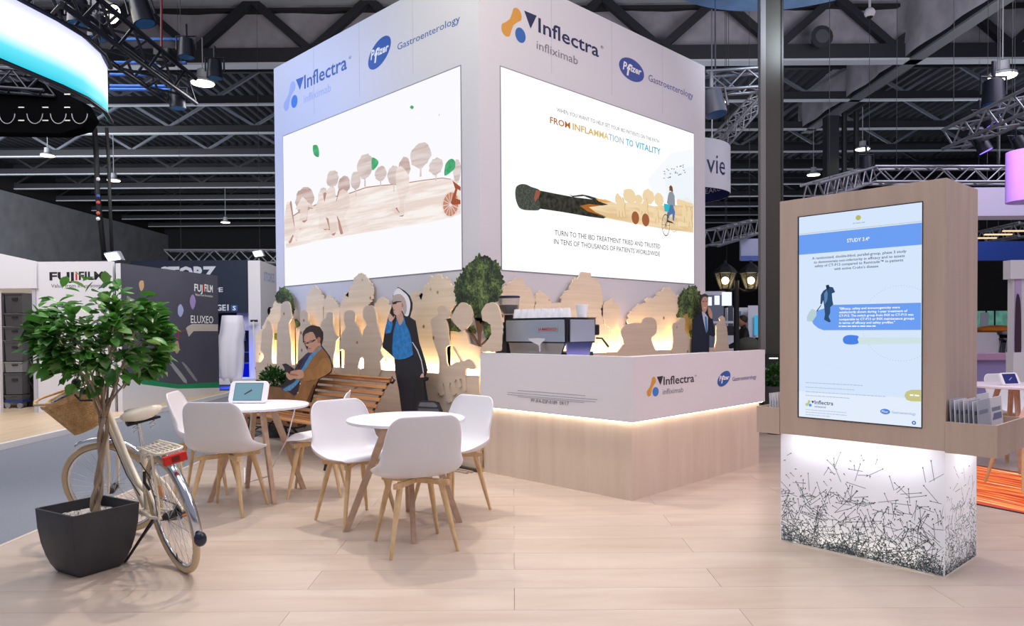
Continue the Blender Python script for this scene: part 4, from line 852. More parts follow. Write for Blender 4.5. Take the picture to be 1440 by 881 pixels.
disc(PK, q7([(104, 674)])[0], 2.1, kem('b2', '#5b93ec'), sc, .0066, 'screen_graphic'); disc(PK, q7([(96, 648)])[0], 2.0, kem('g2', '#c3c78f'), sc, .0066, 'screen_graphic'); disc(PK, q7([(80, 670)])[0], 2.2, kem('g2', '#c3c78f'), sc, .0066, 'screen_graphic')
kf(q7([(80, 664), (92, 646), (102, 652), (88, 676)]), '#c3c78f', .0065)
disc(PK, q7([(650, 721)])[0], 3.8, kem('oval', '#4f86dc'), sc, .0066, 'screen_graphic', ru=7)
text('Pfizer', PK, q7([(626, 728)])[0], q7([(674, 728)])[0], 3, WT, sc, .0090)
text('Gastroenterology', PK, q7([(698, 735)])[0], q7([(872, 746)])[0], 3.4, kem('gt', '#6f93d0'), sc, .0066)
kf(q7([(912, 562), (840, 562), (805, 575), (790, 605), (805, 635), (840, 646), (912, 648)]), '#c9c589', .0066, sm=0)
scribble(PK, q7([(830, 606)])[0], q7([(898, 608)])[0], 2.2, WT, sc, .0070)
disc(PK, q7([(860, 803)])[0], 2.8, kem('ic', '#4f78c8'), sc, .0066, 'screen_graphic'); disc(PK, q7([(860, 803)])[0], 1.0, WT, sc, .0072, 'screen_graphic')
# brochure bins on both sides
m_paper = mat('brochure_white', '#e4e4ea', .5); m_paper2 = mat('brochure_grey', '#b7bccb', .5)
b = MB().box((.06, -.215, .68), (.36, -.200, .80)).box((.06, -.2, .68), (.36, -.004, .695)).box((.06, -.2, .695), (.075, -.004, .86)).box((.345, -.2, .695), (.36, -.004, .86))
def bin_(y0, y1, nm):
    b = MB(); lo, hi = min(y0, y1), max(y0, y1); outer = y1; t_ = .012*(1 if y1 > y0 else -1)
    b.box((-.002, lo, .690), (KD-.02, hi, .702))
    b.box((-.002, lo, .702), (.010, hi, .86)) ; b.box((KD-.032, lo, .702), (KD-.02, hi, .86))
    b.box((.010, min(outer, outer-t_), .702), (KD-.032, max(outer, outer-t_), .86))
    return mk(nm, b, m_kwood, kk)
bin_(-.001, -.245, 'brochure_bin'); bin_(KL+.001, KL+.16, 'brochure_bin')
# matches base: translucent lit box
m_tr = bpy.data.materials.new('lit_acrylic'); m_tr.use_nodes = True; n = m_tr.node_tree.nodes; l = m_tr.node_tree.links
bs = n['Principled BSDF']; bs.inputs['Base Color'].default_value = lin('#e6e8f2'); bs.inputs['Roughness'].default_value = .35
tl = n.new('ShaderNodeBsdfTranslucent'); tl.inputs['Color'].default_value = (.95, .97, 1, 1); mxs = n.new('ShaderNodeMixShader'); mxs.inputs[0].default_value = .55
l.new(bs.outputs[0], mxs.inputs[1]); l.new(tl.outputs[0], mxs.inputs[2]); l.new(mxs.outputs[0], n['Material Output'].inputs['Surface'])
BX0, BY0, BL, BD = .02, .0063, .9525, .541
o = mk('lit_base', MB().add([(BX0, BY0, .004), (BX0+BD, BY0, .004), (BX0+BD, BY0+BL, .004), (BX0, BY0+BL, .004), (BX0, BY0, KB-.001), (BX0+BD, BY0, KB-.001), (BX0+BD, BY0+BL, KB-.001), (BX0, BY0+BL, KB-.001)], [(0, 1, 5, 4), (1, 2, 6, 5), (2, 3, 7, 6), (3, 0, 4, 7)]), m_tr, kk)
mk('base_floor', MB().box((BX0+.01, BY0+.01, .002), (BX0+BD-.01, BY0+BL-.01, .006)), m_white, kk)
mk('led_tube', MB().box((BX0+.07, BY0+.08, KB-.06), (BX0+.11, BY0+BL-.08, KB-.03)).box((BX0+.2, BY0+.07, KB-.06), (BX0+BD-.08, BY0+.10, KB-.03)), mat('tube_light', '#f4f6ff', 1, em=9), kk)
mk('led_tube', MB().box((BX0+.07, BY0+.08, .02), (BX0+.10, BY0+BL-.08, .035)), mat('tube_light_low', '#fffbe0', 1, em=5), kk)
rnd = random.Random(11); bA = MB(); bHd = MB()
def match(face, u, z, ang, L, wd):
    ca, sa = math.cos(ang), math.sin(ang)
    def pt(a, c, off=.0008):
        uu, zz = u+a*ca-c*sa, z+a*sa+c*ca
        uu = min(max(uu, .004), (BL if face == 0 else BD)-.004); zz = min(max(zz, .006), KB-.03)
        return (BX0-off, BY0+uu, zz) if face == 0 else (BX0+uu, BY0-off, zz)
    k = [pt(-L/2, -wd), pt(L/2, -wd), pt(L/2, wd), pt(-L/2, wd)]
    bA.add(k, [(0, 1, 2, 3)])
    hh = wd*1.9; x = L/2
    bHd.add([pt(x-.003, -hh, .001), pt(x+.005, -hh, .001), pt(x+.005, hh, .001), pt(x-.003, hh, .001)], [(0, 1, 2, 3)])
for face, wid, nn in ((0, BL, 1150), (1, BD, 640)):
    for i in range(nn):
        f = rnd.random()**2.6; z = .006+f*(.60 if rnd.random() < .25 else .36)
        match(face, rnd.uniform(.0, wid), z, rnd.uniform(0, PI), rnd.choice((.010, .03, .055, .08, .11)) if face == 0 else rnd.choice((.010, .03, .05, .075)), .0015)
mk('match_print', bA, mat('match_ink', '#59656b', .6), kk, kind='stuff'); mk('match_head_print', bHd, mat('match_ink_dark', '#39434a', .6), kk, kind='stuff')
# brochures standing in the bins, each a thing
def brochure(x, y, z, hz, tilt, m, label, pic=False, w_=.145):
    M_ = Matrix.Translation(K0) @ Matrix.Rotation(KA, 4, 'Z') @ Matrix.Translation((x, y, z))
    t = thing('brochure', label, 'brochure', M_.to_translation(), KA, group=None if pic else 'brochures standing in the kiosk bins')
    mk('cover', MB().loft([[(0, 0, 0), (w_, 0, 0), (w_, .004, 0), (0, .004, 0)], [(0, tilt, hz), (w_, tilt, hz), (w_, tilt+.004, hz), (0, tilt+.004, hz)]]), m, t)
    mk('text_block', MB().add([(.02, tilt*.75-.0008, hz*.72), (w_-.03, tilt*.75-.0008, hz*.72), (w_-.03, tilt*.8-.0008, hz*.8), (.02, tilt*.8-.0008, hz*.8)], [(0, 1, 2, 3)]), mat('brochure_ink', '#8d93a6', .5), t)
    if pic: mk('cover_picture', MB().add([(.02, tilt*.55-.0008, hz*.55), (w_-.02, tilt*.55-.0008, hz*.55), (w_-.02, tilt*.68-.0008, hz*.68), (.05, tilt*.68-.0008, hz*.68)], [(0, 1, 2, 3)]), mat('brochure_picture', '#7b7fa8', .5), t)
ORD = ('foremost', 'second', 'third', 'fourth', 'fifth', 'sixth', 'seventh', 'eighth')
for i in range(7): brochure(.02+.006*i, -.030-.020*i, .7045, .275-.004*(i % 3), .012, m_paper if i % 2 else m_paper2, '%s thin brochure from the cabinet, front of the right kiosk bin' % ORD[i].replace('foremost', 'first'), w_=.20)
brochure(.25, -.10, .7045, .29, .02, m_paper, 'plain white brochure leaning behind the pictured cover in the right kiosk bin', w_=.21)
brochure(.26, -.16, .7045, .275, .02, m_paper, 'white brochure with a small picture on its cover, back of the right kiosk bin', pic=True, w_=.21)
for i in range(4): brochure(.05+.02*i, KL+.03+.03*i, .7045, .235, .01, m_paper, '%s pale brochure from the cabinet in the left kiosk bin' % ORD[i].replace('foremost', 'first'), w_=.16)

# ================================================================ CHAIRS AND TABLES
m_shell = mat('chair_shell', '#e4e3e8', .42); m_oak = wood('oak_leg', '#cda877', '#e0c296', (14, 14, 14), rough=.5); m_oakd = wood('oak_table_leg', '#b0917a', '#c6a88f', (14, 14, 14), rough=.5)
def shell_mesh():
    """moulded tub: a closed seat-and-back sheet with side wings, chair faces +x, origin on the floor"""
    prof = [(.235, .468, .20, .0), (.21, .480, .225, .004), (.12, .468, .262, .022), (.02, .455, .283, .055), (-.08, .452, .285, .085), (-.155, .475, .275, .095), (-.20, .535, .262, .085), (-.225, .62, .250, .062), (-.245, .70, .243, .044), (-.262, .78, .232, .03), (-.272, .835, .205, .018), (-.276, .86, .15, .008)]
    n = 13; rows = []
    for x, z, hw, rise in prof:
        row = []
        tilt_back = min(1, max(0, (z-.46)/.15)) if x < -.1 else 0
        for j in range(n):
            s = -1+2*j/(n-1); yy = hw*math.sin(s*PI/2)*(1.0)
            e = abs(s)**2.6*rise
            zz = z+e*(1-tilt_back); xx = x+e*tilt_back*1.15
            if x > .1: xx -= abs(s)**3*.03
            row.append((xx, yy, zz))
        rows.append(row)
    b = MB(); vv = [p for r in rows for p in r]
    b.add(vv, [(i*n+j, i*n+j+1, (i+1)*n+j+1, (i+1)*n+j) for i in range(len(prof)-1) for j in range(n-1)])
    return b
def chair(loc, ang, label, first=None):
    t = thing('shell_chair', label, 'chair', (loc[0], loc[1], 0), math.radians(ang), 'white shell chairs around the two tables')
    sh = mk('seat_shell', shell_mesh(), m_shell, t, smooth=2)
    so = sh.modifiers.new('thickness', 'SOLIDIFY'); so.thickness = .011; so.offset = 0
    sb = sh.modifiers.new('sub', 'SUBSURF'); sb.levels = 2; sb.render_levels = 2
    F = .212
    for sx in (-1, 1):
        for sy in (-1, 1):
            mk('leg', MB().tube([(sx*.125, sy*.125, .445), (sx*.155, sy*.155, .30), (sx*F, sy*F, 0)], [.019, .019, .0105], 10), m_oak, t, smooth=True)
    for sx in (-1, 1):
        mk('cross_rail', MB().obox((0, 0, .425), (.17*1, sx*.17, 0), (-.011, sx*.011, 0), (0, 0, .016)), m_oak, t, bevel=.002)
    return t
CH0 = chair((2.803, 3.691), 68, 'white shell chair nearest the camera, its back to us, at the front table')
def copy_tree(o, parent=None):
    c = o.copy(); C.objects.link(c); c.parent = parent
    for ch in o.children: copy_tree(ch, c)
    return c
def ch(loc, ang, label):
    c = copy_tree(CH0); c.location = (loc[0], loc[1], 0); c.rotation_euler = (0, 0, math.radians(ang)); c['label'] = label
ch((2.885, 4.50), -93, 'white shell chair left of the front table, seat and inner back visible')
ch((3.55, 4.23), 182, 'white shell chair right of the front table, next to the bar counter')
ch((2.37, 5.46), 39, 'white shell chair at the back table, rear of its shell toward the bicycle')
ch((3.152, 5.509), 143, 'white shell chair between the two tables, mostly hidden behind another chair')
ch((2.53, 6.27), -36, 'white shell chair on the far left of the back table, facing it')
m_top = mat('table_white', '#e9e8ee', .3)
def table(loc, r, ang, label, feet):
    t = thing('round_table', label, 'table', (loc[0], loc[1], 0), 0, 'round white tables of the seating area')
    mk('tabletop', MB().lathe([(r-.004, .739), (r, .742), (r, .758), (r-.004, .761)], 64), m_top, t, smooth=True)
    mk('top_plate', MB().lathe([(.16, .722), (.16, .739)], 20), m_oakd, t)
    for fx, fy in feet:
        d = Vector((fx-loc[0], fy-loc[1], 0)); dn = d.normalized(); sd = Vector((-dn.y, dn.x, 0))
        top = d*.30; b = MB()
        rings = []
        for p, z, a, c in ((d, 0, .021, .016), (top, .735, .028, .019)):
            P0 = Vector((p.x, p.y, z)); rings.append([P0+dn*a*i+sd*c*j for i, j in ((-1, -1), (1, -1), (1, 1), (-1, 1))])
        mk('leg', b.loft(rings), m_oakd, t, bevel=.002)
    return t
table((3.047, 4.107), .41, 0, 'round white table in front, splayed wooden legs, nothing on top', [(2.674, 4.301), (2.834, 3.748), (3.368, 3.922), (3.313, 4.456)])
table((2.764, 5.779), .41, 0, 'round white table at the back carrying the tablet', [(2.376, 5.837), (2.828, 6.141), (2.708, 5.405), (3.146, 5.734)])
m_tabw = mat('tablet_white', '#ececf0', .3)
def tablet(loc, rz, label, scr, tip):
    t = thing('tablet', label, 'tablet', loc, rz)
    # local: x = right across the face, z up, leaning back (+y)
    R = Matrix.Rotation(math.radians(-24), 4, 'X')
    def sq(w_, h_, rr, y0, y1, n=5):
        P = []
        for cx, cz, a0 in ((w_-rr, h_-rr, 0), (-w_+rr, h_-rr, 90), (-w_+rr, -h_+rr, 180), (w_-rr, -h_+rr, 270)):
            for i in range(n): a = math.radians(a0+90*i/(n-1)); P.append((cx+rr*math.cos(a), cz+rr*math.sin(a)))
        return [R @ Vector((x, y0, z+.105)) for x, z in P], [R @ Vector((x, y1, z+.105)) for x, z in P]
    a, b_ = sq(.165, .098, .035, 0, .028); mk('case', MB().loft([b_, a]), m_tabw, t, bevel=.004, smooth=True)
    a, b_ = sq(.118, .076, .004, -.0012, .001); mk('screen', MB().loft([b_, a]), scr, t)
    a, b_ = sq(.122, .080, .004, -.0006, .001); mk('screen_border', MB().loft([b_, a]), mat('tablet_border', '#3b5560', .4), t)
    mk('stand', MB().loft([[(-.09, .02, .003), (.09, .02, .003), (.07, .13, .003), (-.07, .13, .003)], [(-.06, .05, .10), (.06, .05, .10), (.06, .07, .10), (-.06, .07, .10)]]), m_tabw, t, smooth=True)
    mk('match_graphic', MB().tube([R @ Vector((-.03, -.0016, .08)), R @ Vector((.03, -.0016, .12))], [.005, .007], 6), tip, t)
    mk('charging_cable', MB().tube([(.02, .1, .01), (.10, .16, .008), (.2, .2, .0065), (.32, .18, .0065)], .004, 6), m_tabw, t, smooth=True)
    return t
tb = G0 = None
tablet(Vector((2.73, 5.92, .762)), math.radians(-47), 'white-cased tablet on the back round table, pale blue screen', mat('tablet_screen', '#7fa6b8', 1, em=.9), mat('tablet_match', '#5a4f50', 1, em=.8))
mk_c = mk('power_cable', MB().tube([(3.02, 5.62, .735), (2.98, 5.7, .45), (2.9, 5.9, .12), (2.88, 6.3, .006), (3.2, 7.0, .006)], .006, 6), mat('cable_white', '#e8e8ee', .5), None, smooth=True)
tag(mk_c, 'white power cable hanging from the back table to the floor', 'cable')

# ================================================================ BENCH
m_bw = wood('bench_wood', '#9a6238', '#c98d55', (12, .9, 12), rough=.4, perobj=.10); m_iron = mat('cast_iron', '#17161a', .45)
BY0_, BY1_ = 6.20, 8.05
bn = thing('park_bench', 'reddish slatted park bench with black iron sides below the plywood figures', 'bench', (4.0, 6.20, 0))
def bslat(x, z, ang, w_=.0205, t_=.010):
    a = math.radians(ang); dx, dz = math.cos(a)*w_, math.sin(a)*w_
    L = BY1_-BY0_
    b = MB().obox((x-4.0, L/2, z), (dx, 0, dz), (0, L/2, 0), (-math.sin(a)*t_, 0, math.cos(a)*t_)); mk('slat', b, m_bw, bn, bevel=.003)
prof_b = []
for i in range(7): prof_b.append((3.70+.068*i, .435-.028*math.sin(PI*i/6)-.002*i, -3 if i < 5 else 4))
for i in range(7):
    f = i/6; prof_b.append((4.165+.03*f+.20*f**1.1, .47+.375*f, 72-8*f))
prof_b.append((4.405, .868, 20))
for x, z, a in prof_b: bslat(x, z, a)
for yy in (.05, 1.80):
    side = [(3.70, 0, .40), (3.9, 0, .385), (4.08, 0, .40), (4.17, 0, .47), (4.25, 0, .62), (4.34, 0, .76), (4.43, 0, .86), (4.46, 0, .90), (4.49, 0, .87), (4.465, 0, .84), (4.44, 0, .85)]
    mk('side_frame', MB().tube([(x-4.0, yy, z-.02) for x, _, z in side], .013, 8), m_iron, bn, smooth=True)
    mk('leg', MB().tube([(-.26, yy, .385), (-.30, yy, .2), (-.34, yy, .014)], [.016, .014, .018], 8), m_iron, bn, smooth=True)
    mk('leg', MB().tube([(.12, yy, .40), (.26, yy, .2), (.42, yy, .014)], [.016, .014, .018], 8), m_iron, bn, smooth=True)
    mk('scroll', MB().tube([(.02+.09*math.cos(a)*(1-a/9), yy, .24+.09*math.sin(a)*(1-a/9)) for a in [i*.5 for i in range(14)]], .010, 6), m_iron, bn, smooth=True)
    mk('brace', MB().tube([(-.30, yy, .2), (-.05, yy, .30), (.26, yy, .2)], .010, 6), m_iron, bn, smooth=True)
# ================================================================ LEAVES
def leaf_mat(name, stops, tr=.25):
    m = bpy.data.materials.new(name); m.use_nodes = True; n = m.node_tree.nodes; l = m.node_tree.links; b = n['Principled BSDF']; b.inputs['Roughness'].default_value = .38
    oi = n.new('ShaderNodeObjectInfo'); g = n.new('ShaderNodeNewGeometry'); a = n.new('ShaderNodeMath'); a.operation = 'ADD'; fr = n.new('ShaderNodeMath'); fr.operation = 'FRACT'
    l.new(oi.outputs['Random'], a.inputs[0]); l.new(g.outputs['Random Per Island'], a.inputs[1]); l.new(a.outputs[0], fr.inputs[0])
    r = n.new('ShaderNodeValToRGB'); r.color_ramp.elements[0].color = lin(stops[0]); r.color_ramp.elements[1].color = lin(stops[-1])
    for i, c in enumerate(stops[1:-1]): e = r.color_ramp.elements.new((i+1)/(len(stops)-1)); e.color = lin(c)
    l.new(fr.outputs[0], r.inputs['Fac']); l.new(r.outputs['Color'], b.inputs['Base Color'])
    t = n.new('ShaderNodeBsdfTranslucent'); l.new(r.outputs['Color'], t.inputs['Color']); mx = n.new('ShaderNodeMixShader'); mx.inputs[0].default_value = tr
    l.new(b.outputs[0], mx.inputs[1]); l.new(t.outputs[0], mx.inputs[2]); l.new(mx.outputs[0], n['Material Output'].inputs['Surface']); return m
m_leaf = leaf_mat('ficus_leaf', ['#28561f', '#3a7229', '#4d8d35', '#66a848', '#33641f', '#98c472'])
m_leafd = leaf_mat('box_leaf', ['#163a16', '#2a5a22', '#3a7030'])
m_bark = wood('braided_bark', '#8a7661', '#b8a58e', (40, 40, 8), rough=.8)
def leaf_geo(L=1.0, wd=.27, curl=.12):
    """ovate leaf on +x, folded along the midrib, short stalk"""
    st = [(-.18, .012), (0, .02), (.12, .55), (.35, .95), (.6, 1.0), (.82, .68), (1.0, .06)]
    v = []; f = []
    for i, (x, w_) in enumerate(st):
        ww = w_*wd if i > 1 else w_*.5
        z = -curl*(max(x, 0)**2)
        v += [(x*L, -ww*L, (z+abs(ww)*.35)*L), (x*L, 0, z*L), (x*L, ww*L, (z+abs(ww)*.35)*L)]
    for i in range(len(st)-1):
        a = i*3; f += [(a, a+3, a+4, a+1), (a+1, a+4, a+5, a+2)]
    return v, f
LV = []
for k, (w_, c_l) in enumerate(((.27, .10), (.31, .22), (.24, .02))):
    v, f = leaf_geo(1, w_, c_l); me = bpy.data.meshes.new('leaf'); me.from_pydata(v, [], f); me.materials.append(m_leaf); me.polygons.foreach_set('use_smooth', [True]*len(f)); LV.append((me, v, f))
def orient(p, d, roll, s):
    d = d.normalized(); up = Vector((0, 0, 1)); y = up.cross(d)
    if y.length < .05: y = Vector((0, 1, 0))
    y.normalize(); z = d.cross(y); R = Matrix((d, y, z)).transposed().to_4x4()
    return Matrix.Translation(p) @ R @ Matrix.Rotation(roll, 4, 'X') @ Matrix.Diagonal((s, s, s, 1))

# ================================================================ PLANTER AND BRAIDED FICUS
m_pot = mat('planter_dark', '#34353b', .5, noise=.12, nscale=8, bump=.12, bscale=300)
pc = Vector((1.215, 4.715, 0))
prz = math.radians(14.5)
pl_ = thing('square_planter', 'dark grey square planter with curved sides and white pebbles', 'planter', pc, prz)
HP = .370; W2 = .196; D2 = .198
def sqr(a, b_, z, r=.015):
    P = []
    for sx, sy, a0 in ((1, 1, 0), (-1, 1, 90), (-1, -1, 180), (1, -1, 270)):
        for i in range(3):
            t = math.radians(a0+45*i); P.append((sx*(a-r)+r*math.cos(t), sy*(b_-r)+r*math.sin(t), z))
    return P
rings = []
for z, f in ((0, .60), (.008, .64), (.045, .735), (.10, .83), (.17, .91), (.26, .97), (HP, 1.0)): rings.append(sqr(W2*f, D2*f, z))
for z, f in ((HP, .93), (HP-.06, .92), (HP-.07, .02)): rings.append(sqr(W2*f, D2*f, z, .0015 if f < .1 else .012))
mk('pot', MB().loft(rings), m_pot, pl_, smooth=True)
m_peb = mat('pebble', '#d9d4cc', .7)
rnd = random.Random(2); b = MB()
for i in range(620):
    x, y = rnd.uniform(-W2*.88, W2*.88), rnd.uniform(-D2*.88, D2*.88); z = HP-.062+.022*max(0, 1-math.hypot(x-.03, y)/.17); b.ball((x, y, z), rnd.uniform(.006, .0095), 6, 4, (1, rnd.uniform(.7, 1.1), .8))
mk('pebbles', b, m_peb, pl_, kind='stuff')
T0 = Vector((1.245, 4.70, 0))
tr = thing('ficus_tree', 'leafy green ficus with a braided trunk growing in the dark planter', 'tree', (T0.x, T0.y, HP-.05))
b = MB(); zt0, zt1 = 0, .56
# camera right/forward in plan for shaping the crown
rt = Vector((math.sin(YAW), -math.cos(YAW), 0)); fw = Vector((math.cos(YAW), math.sin(YAW), 0))
forks = []
def lean(z): return rt*(.055*z+.03*math.sin(z*3))
for k in range(3):
    pts = []
    for i in range(33):
        z = zt0+(zt1-zt0)*i/32; a = k*2*PI/3+z*12; r_ = .0145*(1+.45*math.sin(z*16))
        pts.append(lean(z)+Vector((math.cos(a)*r_, math.sin(a)*r_, z)))
    mk('trunk_stem', MB().tube(pts, [.0128-.002*i/32 for i in range(33)], 9), m_bark, tr, smooth=2); forks.append(pts[-1])
rnd = random.Random(12); tips = []; br = MB()
crown_c = Vector((0, 0, 1.03))+rt*.055
def inside(p):
    d = p-crown_c; x = d.dot(rt); y = d.dot(fw); z = d.z
    zz = z/.37 if z > 0 else z/.33
    return (x/.41)**2+(y/.34)**2+zz*zz
def branch(p, q, r0_, depth):
    mid = (p+q)/2+Vector((rnd.uniform(-1, 1), rnd.uniform(-1, 1), rnd.uniform(-.3, 1)))*(q-p).length*.10
    br.tube([p, (p+mid)/2+Vector((0, 0, .004)), mid, (mid+q)/2, q], [r0_, r0_*.9, r0_*.8, r0_*.7, r0_*.6], 5)
    if depth == 0 or r0_ < .001:
        for s in (.35, .6, .8, 1): tips.append((p.lerp(q, s), (q-p).normalized()))
        return
    for j in range(rnd.choice((3, 4))):
        s = rnd.uniform(.5, 1); o = p.lerp(q, s); dd = (o-crown_c*.85); dd = Vector((dd.x, dd.y, dd.z*.8+.10)).normalized()
        dd = (dd+Vector((rnd.uniform(-1, 1), rnd.uniform(-1, 1), rnd.uniform(-.7, .8)))*.75).normalized()
        q2 = o+dd*rnd.uniform(.09, .17)
        for _ in range(3):
            if inside(q2) > .8: q2 = q2.lerp(crown_c, .15)
        branch(o, q2, r0_*.5, depth-1)
for k in range(12):
    a = 2*PI*k/12+rnd.uniform(-.2, .2); p = forks[k % 3]; el = rnd.uniform(.25, .8)
    q = crown_c+rt*(math.cos(a)*.23)+fw*(math.sin(a)*.2)+Vector((0, 0, rnd.uniform(-.20, .12)))
    branch(p, q, .0075, 2)
mk('branches', br, m_bark, tr, smooth=2)
allp = []
rnd.shuffle(tips)
for p, d in tips:
    if len(allp) > 850: break
    if inside(p) > 1.15: continue
    for j in range(2 if rnd.random() < .6 else 1):
        out = (p-crown_c); out.z *= .5
        dr = (d*.6+out.normalized()*.9+Vector((rnd.uniform(-1, 1), rnd.uniform(-1, 1), rnd.uniform(-.9, .5)))*.75)
        allp.append((p, dr, rnd.uniform(-.7, .7), rnd.uniform(.07, .10)))
# fill the silhouette evenly
while len(allp) < 1250:
    v = Vector((rnd.gauss(0, 1), rnd.gauss(0, 1), rnd.gauss(0, 1))).normalized(); rr = rnd.uniform(.55, 1.0)
    p = crown_c+rt*(v.x*.39*rr)+fw*(v.y*.32*rr)+Vector((0, 0, v.z*(.35 if v.z > 0 else .31)*rr))
    if rnd.random() < .25 and v.z < -.2: continue
    allp.append((p, Vector((v.x, v.y, v.z*.4-.15))+Vector((rnd.uniform(-1, 1), rnd.uniform(-1, 1), rnd.uniform(-.6, .6)))*.6, rnd.uniform(-.7, .7), rnd.uniform(.068, .10)))
allp.sort(key=lambda a: (a[0]).dot(fw)+(T0.dot(fw)))
b = MB()
for i, (p, d, ro, s) in enumerate(allp):
    M_ = orient(p, d, ro, s)
    me, v, f = LV[i % 3]
    if i < 300:
        o = bpy.data.objects.new('leaf', me); C.objects.link(o); o.parent = tr; o.matrix_basis = M_
    else: b.add([M_ @ Vector(q) for q in v], f)
mk('foliage', b, m_leaf, tr, smooth=2, kind='stuff')
# small box bush beside the seated cut-out
bp = Plane((4.45, 8, 0), (0, -1, 0)); u_, v_ = bp.uv(386, 545); bc = bp.at(u_, v_)
bu = thing('box_bush', 'low dark green leafy bush between the plywood panel and the seated cut-out', 'bush', (bc.x, bc.y, 0))
mk('pot', MB().lathe([(.14, 0), (.19, .34), (.17, .34), (.15, .30)], 20), m_pot, bu, smooth=True)
rnd = random.Random(4); b = MB(); bs_ = MB()
for i in range(14):
    v = Vector((rnd.gauss(0, 1), rnd.gauss(0, 1), abs(rnd.gauss(0, 1))+.4)).normalized(); bs_.tube([(0, 0, .3), v*.14+Vector((0, 0, .4)), v*.26+Vector((0, 0, .55))], [.008, .006, .003], 5)
mk('stems', bs_, m_bark, bu)
for i in range(1300):
    v = Vector((rnd.gauss(0, 1), rnd.gauss(0, 1), rnd.gauss(0, 1))).normalized(); r_ = rnd.uniform(.55, 1)
    p = Vector((v.x*.2*r_, v.y*.30*r_, bc.z+v.z*.25*r_)); M_ = orient(p, v+Vector((rnd.uniform(-1, 1), rnd.uniform(-1, 1), rnd.uniform(-.5, 1)))*.7, rnd.uniform(-1, 1), rnd.uniform(.035, .06))
    b.add([M_ @ Vector(q) for q in LV[0][1]], LV[0][2])
mk('foliage', b, m_leafd, bu, smooth=2, kind='stuff')

# ================================================================ BICYCLE
m_cream = mat('bike_cream', '#e9e0cc', .3); m_tyre = mat('tyre_cream', '#cdb896', .75, bump=.3, bscale=500); m_chrome = mat('chrome', '#c9ced6', .15, 1.0)
m_bblack = mat('bike_black', '#16171b', .4); m_red = mat('reflector_red', '#c5281c', .25); m_orange = mat('reflector_orange', '#e87a1a', .3)
rc = Vector((1.585, 4.262, 0)); hd = math.radians(89); LEANB = math.radians(-11)
bk = thing('bicycle', 'cream ladies bicycle with wicker basket parked on its stand behind the planter', 'bicycle', rc, rot=(LEANB, 0, hd))
bk.rotation_mode = 'XYZ'
def wheel_parts(parent, c, axis_y, nm, fender=True, R_=.345, spokes=32):
    """wheel in the plane spanned by local fx (forward) and z; c = hub"""
    c = Vector(c); ay = Vector(axis_y).normalized(); fx = ay.cross(Vector((0, 0, 1))).normalized(); uz = fx.cross(ay)
    if uz.z < 0: uz = -uz
    def cp(r_, a, o=0): return c+fx*(r_*math.cos(a))+uz*(r_*math.sin(a))+ay*o
    wl_ = mk(nm, MB().tube([cp(R_-.019, 2*PI*i/56) for i in range(56)], .0195, 10, closed=True), m_tyre, parent, smooth=2)
    mk('rim', MB().tube([cp(R_-.045, 2*PI*i/56) for i in range(56)], .0095, 8, closed=True), m_chrome, wl_, smooth=2)
    mk('hub', MB().tube([c-ay*.05, c-ay*.03, c+ay*.03, c+ay*.05], [.012, .024, .024, .012], 12), m_bblack, wl_, smooth=True)
    for i in range(spokes):
        a = 2*PI*i/spokes; s = 1 if i % 2 else -1; rodo('spoke', cp(.022, a+s*1.2, s*.025), cp(R_-.05, a), .0014, m_chrome, wl_)
    rodo('valve', cp(R_-.05, -1.3), cp(R_-.085, -1.3), .004, m_bblack, wl_)
    return cp, wl_
RH = Vector((0, 0, .345))
cp, wr = wheel_parts(bk, RH, (0, 1, 0), 'rear_wheel')
def fender(cp_, a0, a1, nm, par, m, r_=.378, w_=.026, n=22):
    rings = []
    for i in range(n+1):
        a = a0+(a1-a0)*i/n; rings.append([cp_(r_-.010, a, -w_), cp_(r_, a, -w_*.6), cp_(r_+.005, a, 0), cp_(r_, a, w_*.6), cp_(r_-.010, a, w_), cp_(r_-.004, a, w_*.6), cp_(r_, a, 0), cp_(r_-.004, a, -w_*.6)])
    return mk(nm, MB().loft(rings), m, par, smooth=2)
# in wheel_parts fx for axis +y is +x*? -> angle 0 points along fx
fxr = Vector((0, 1, 0)).cross(Vector((0, 0, 1)))   # = +x (forward)
fender(cp, math.radians(55), math.radians(188), 'rear_mudguard', bk, m_chrome)
pe = cp(.383, math.radians(188)); mk('mudguard_reflector', MB().ball((pe.x-.01, 0, pe.z-.01), .034, 12, 8, (.7, 1, 1.2)), mat('reflector_navy', '#1c2236', .2), bk, smooth=2)
BBp = Vector((.45, 0, .285)); HT0 = Vector((.865, 0, .78)); HT1 = Vector((.81, 0, .95)); ST = Vector((.285, 0, .60)); STt = Vector((.255, 0, .70))
mk('down_tube', MB().tube([HT0+Vector((-.004, 0, .03)), BBp], .023, 12), m_cream, bk, smooth=True)
mk('upper_tube', MB().tube([HT1+Vector((0, 0, -.04)), Vector((.64, 0, .62)), Vector((.50, 0, .45)), Vector((.375, 0, .42))], .018, 12), m_cream, bk, smooth=True)
mk('head_tube', MB().rod(HT0-Vector((-.008, 0, .03)), HT1, .024, n=14), m_cream, bk, smooth=True)
mk('seat_tube', MB().rod(BBp, STt, .018, n=12), m_cream, bk, smooth=True)
mk('bottom_bracket', MB().rod(BBp-Vector((0, .04, 0)), BBp+Vector((0, .04, 0)), .026, n=14), m_cream, bk, smooth=True)
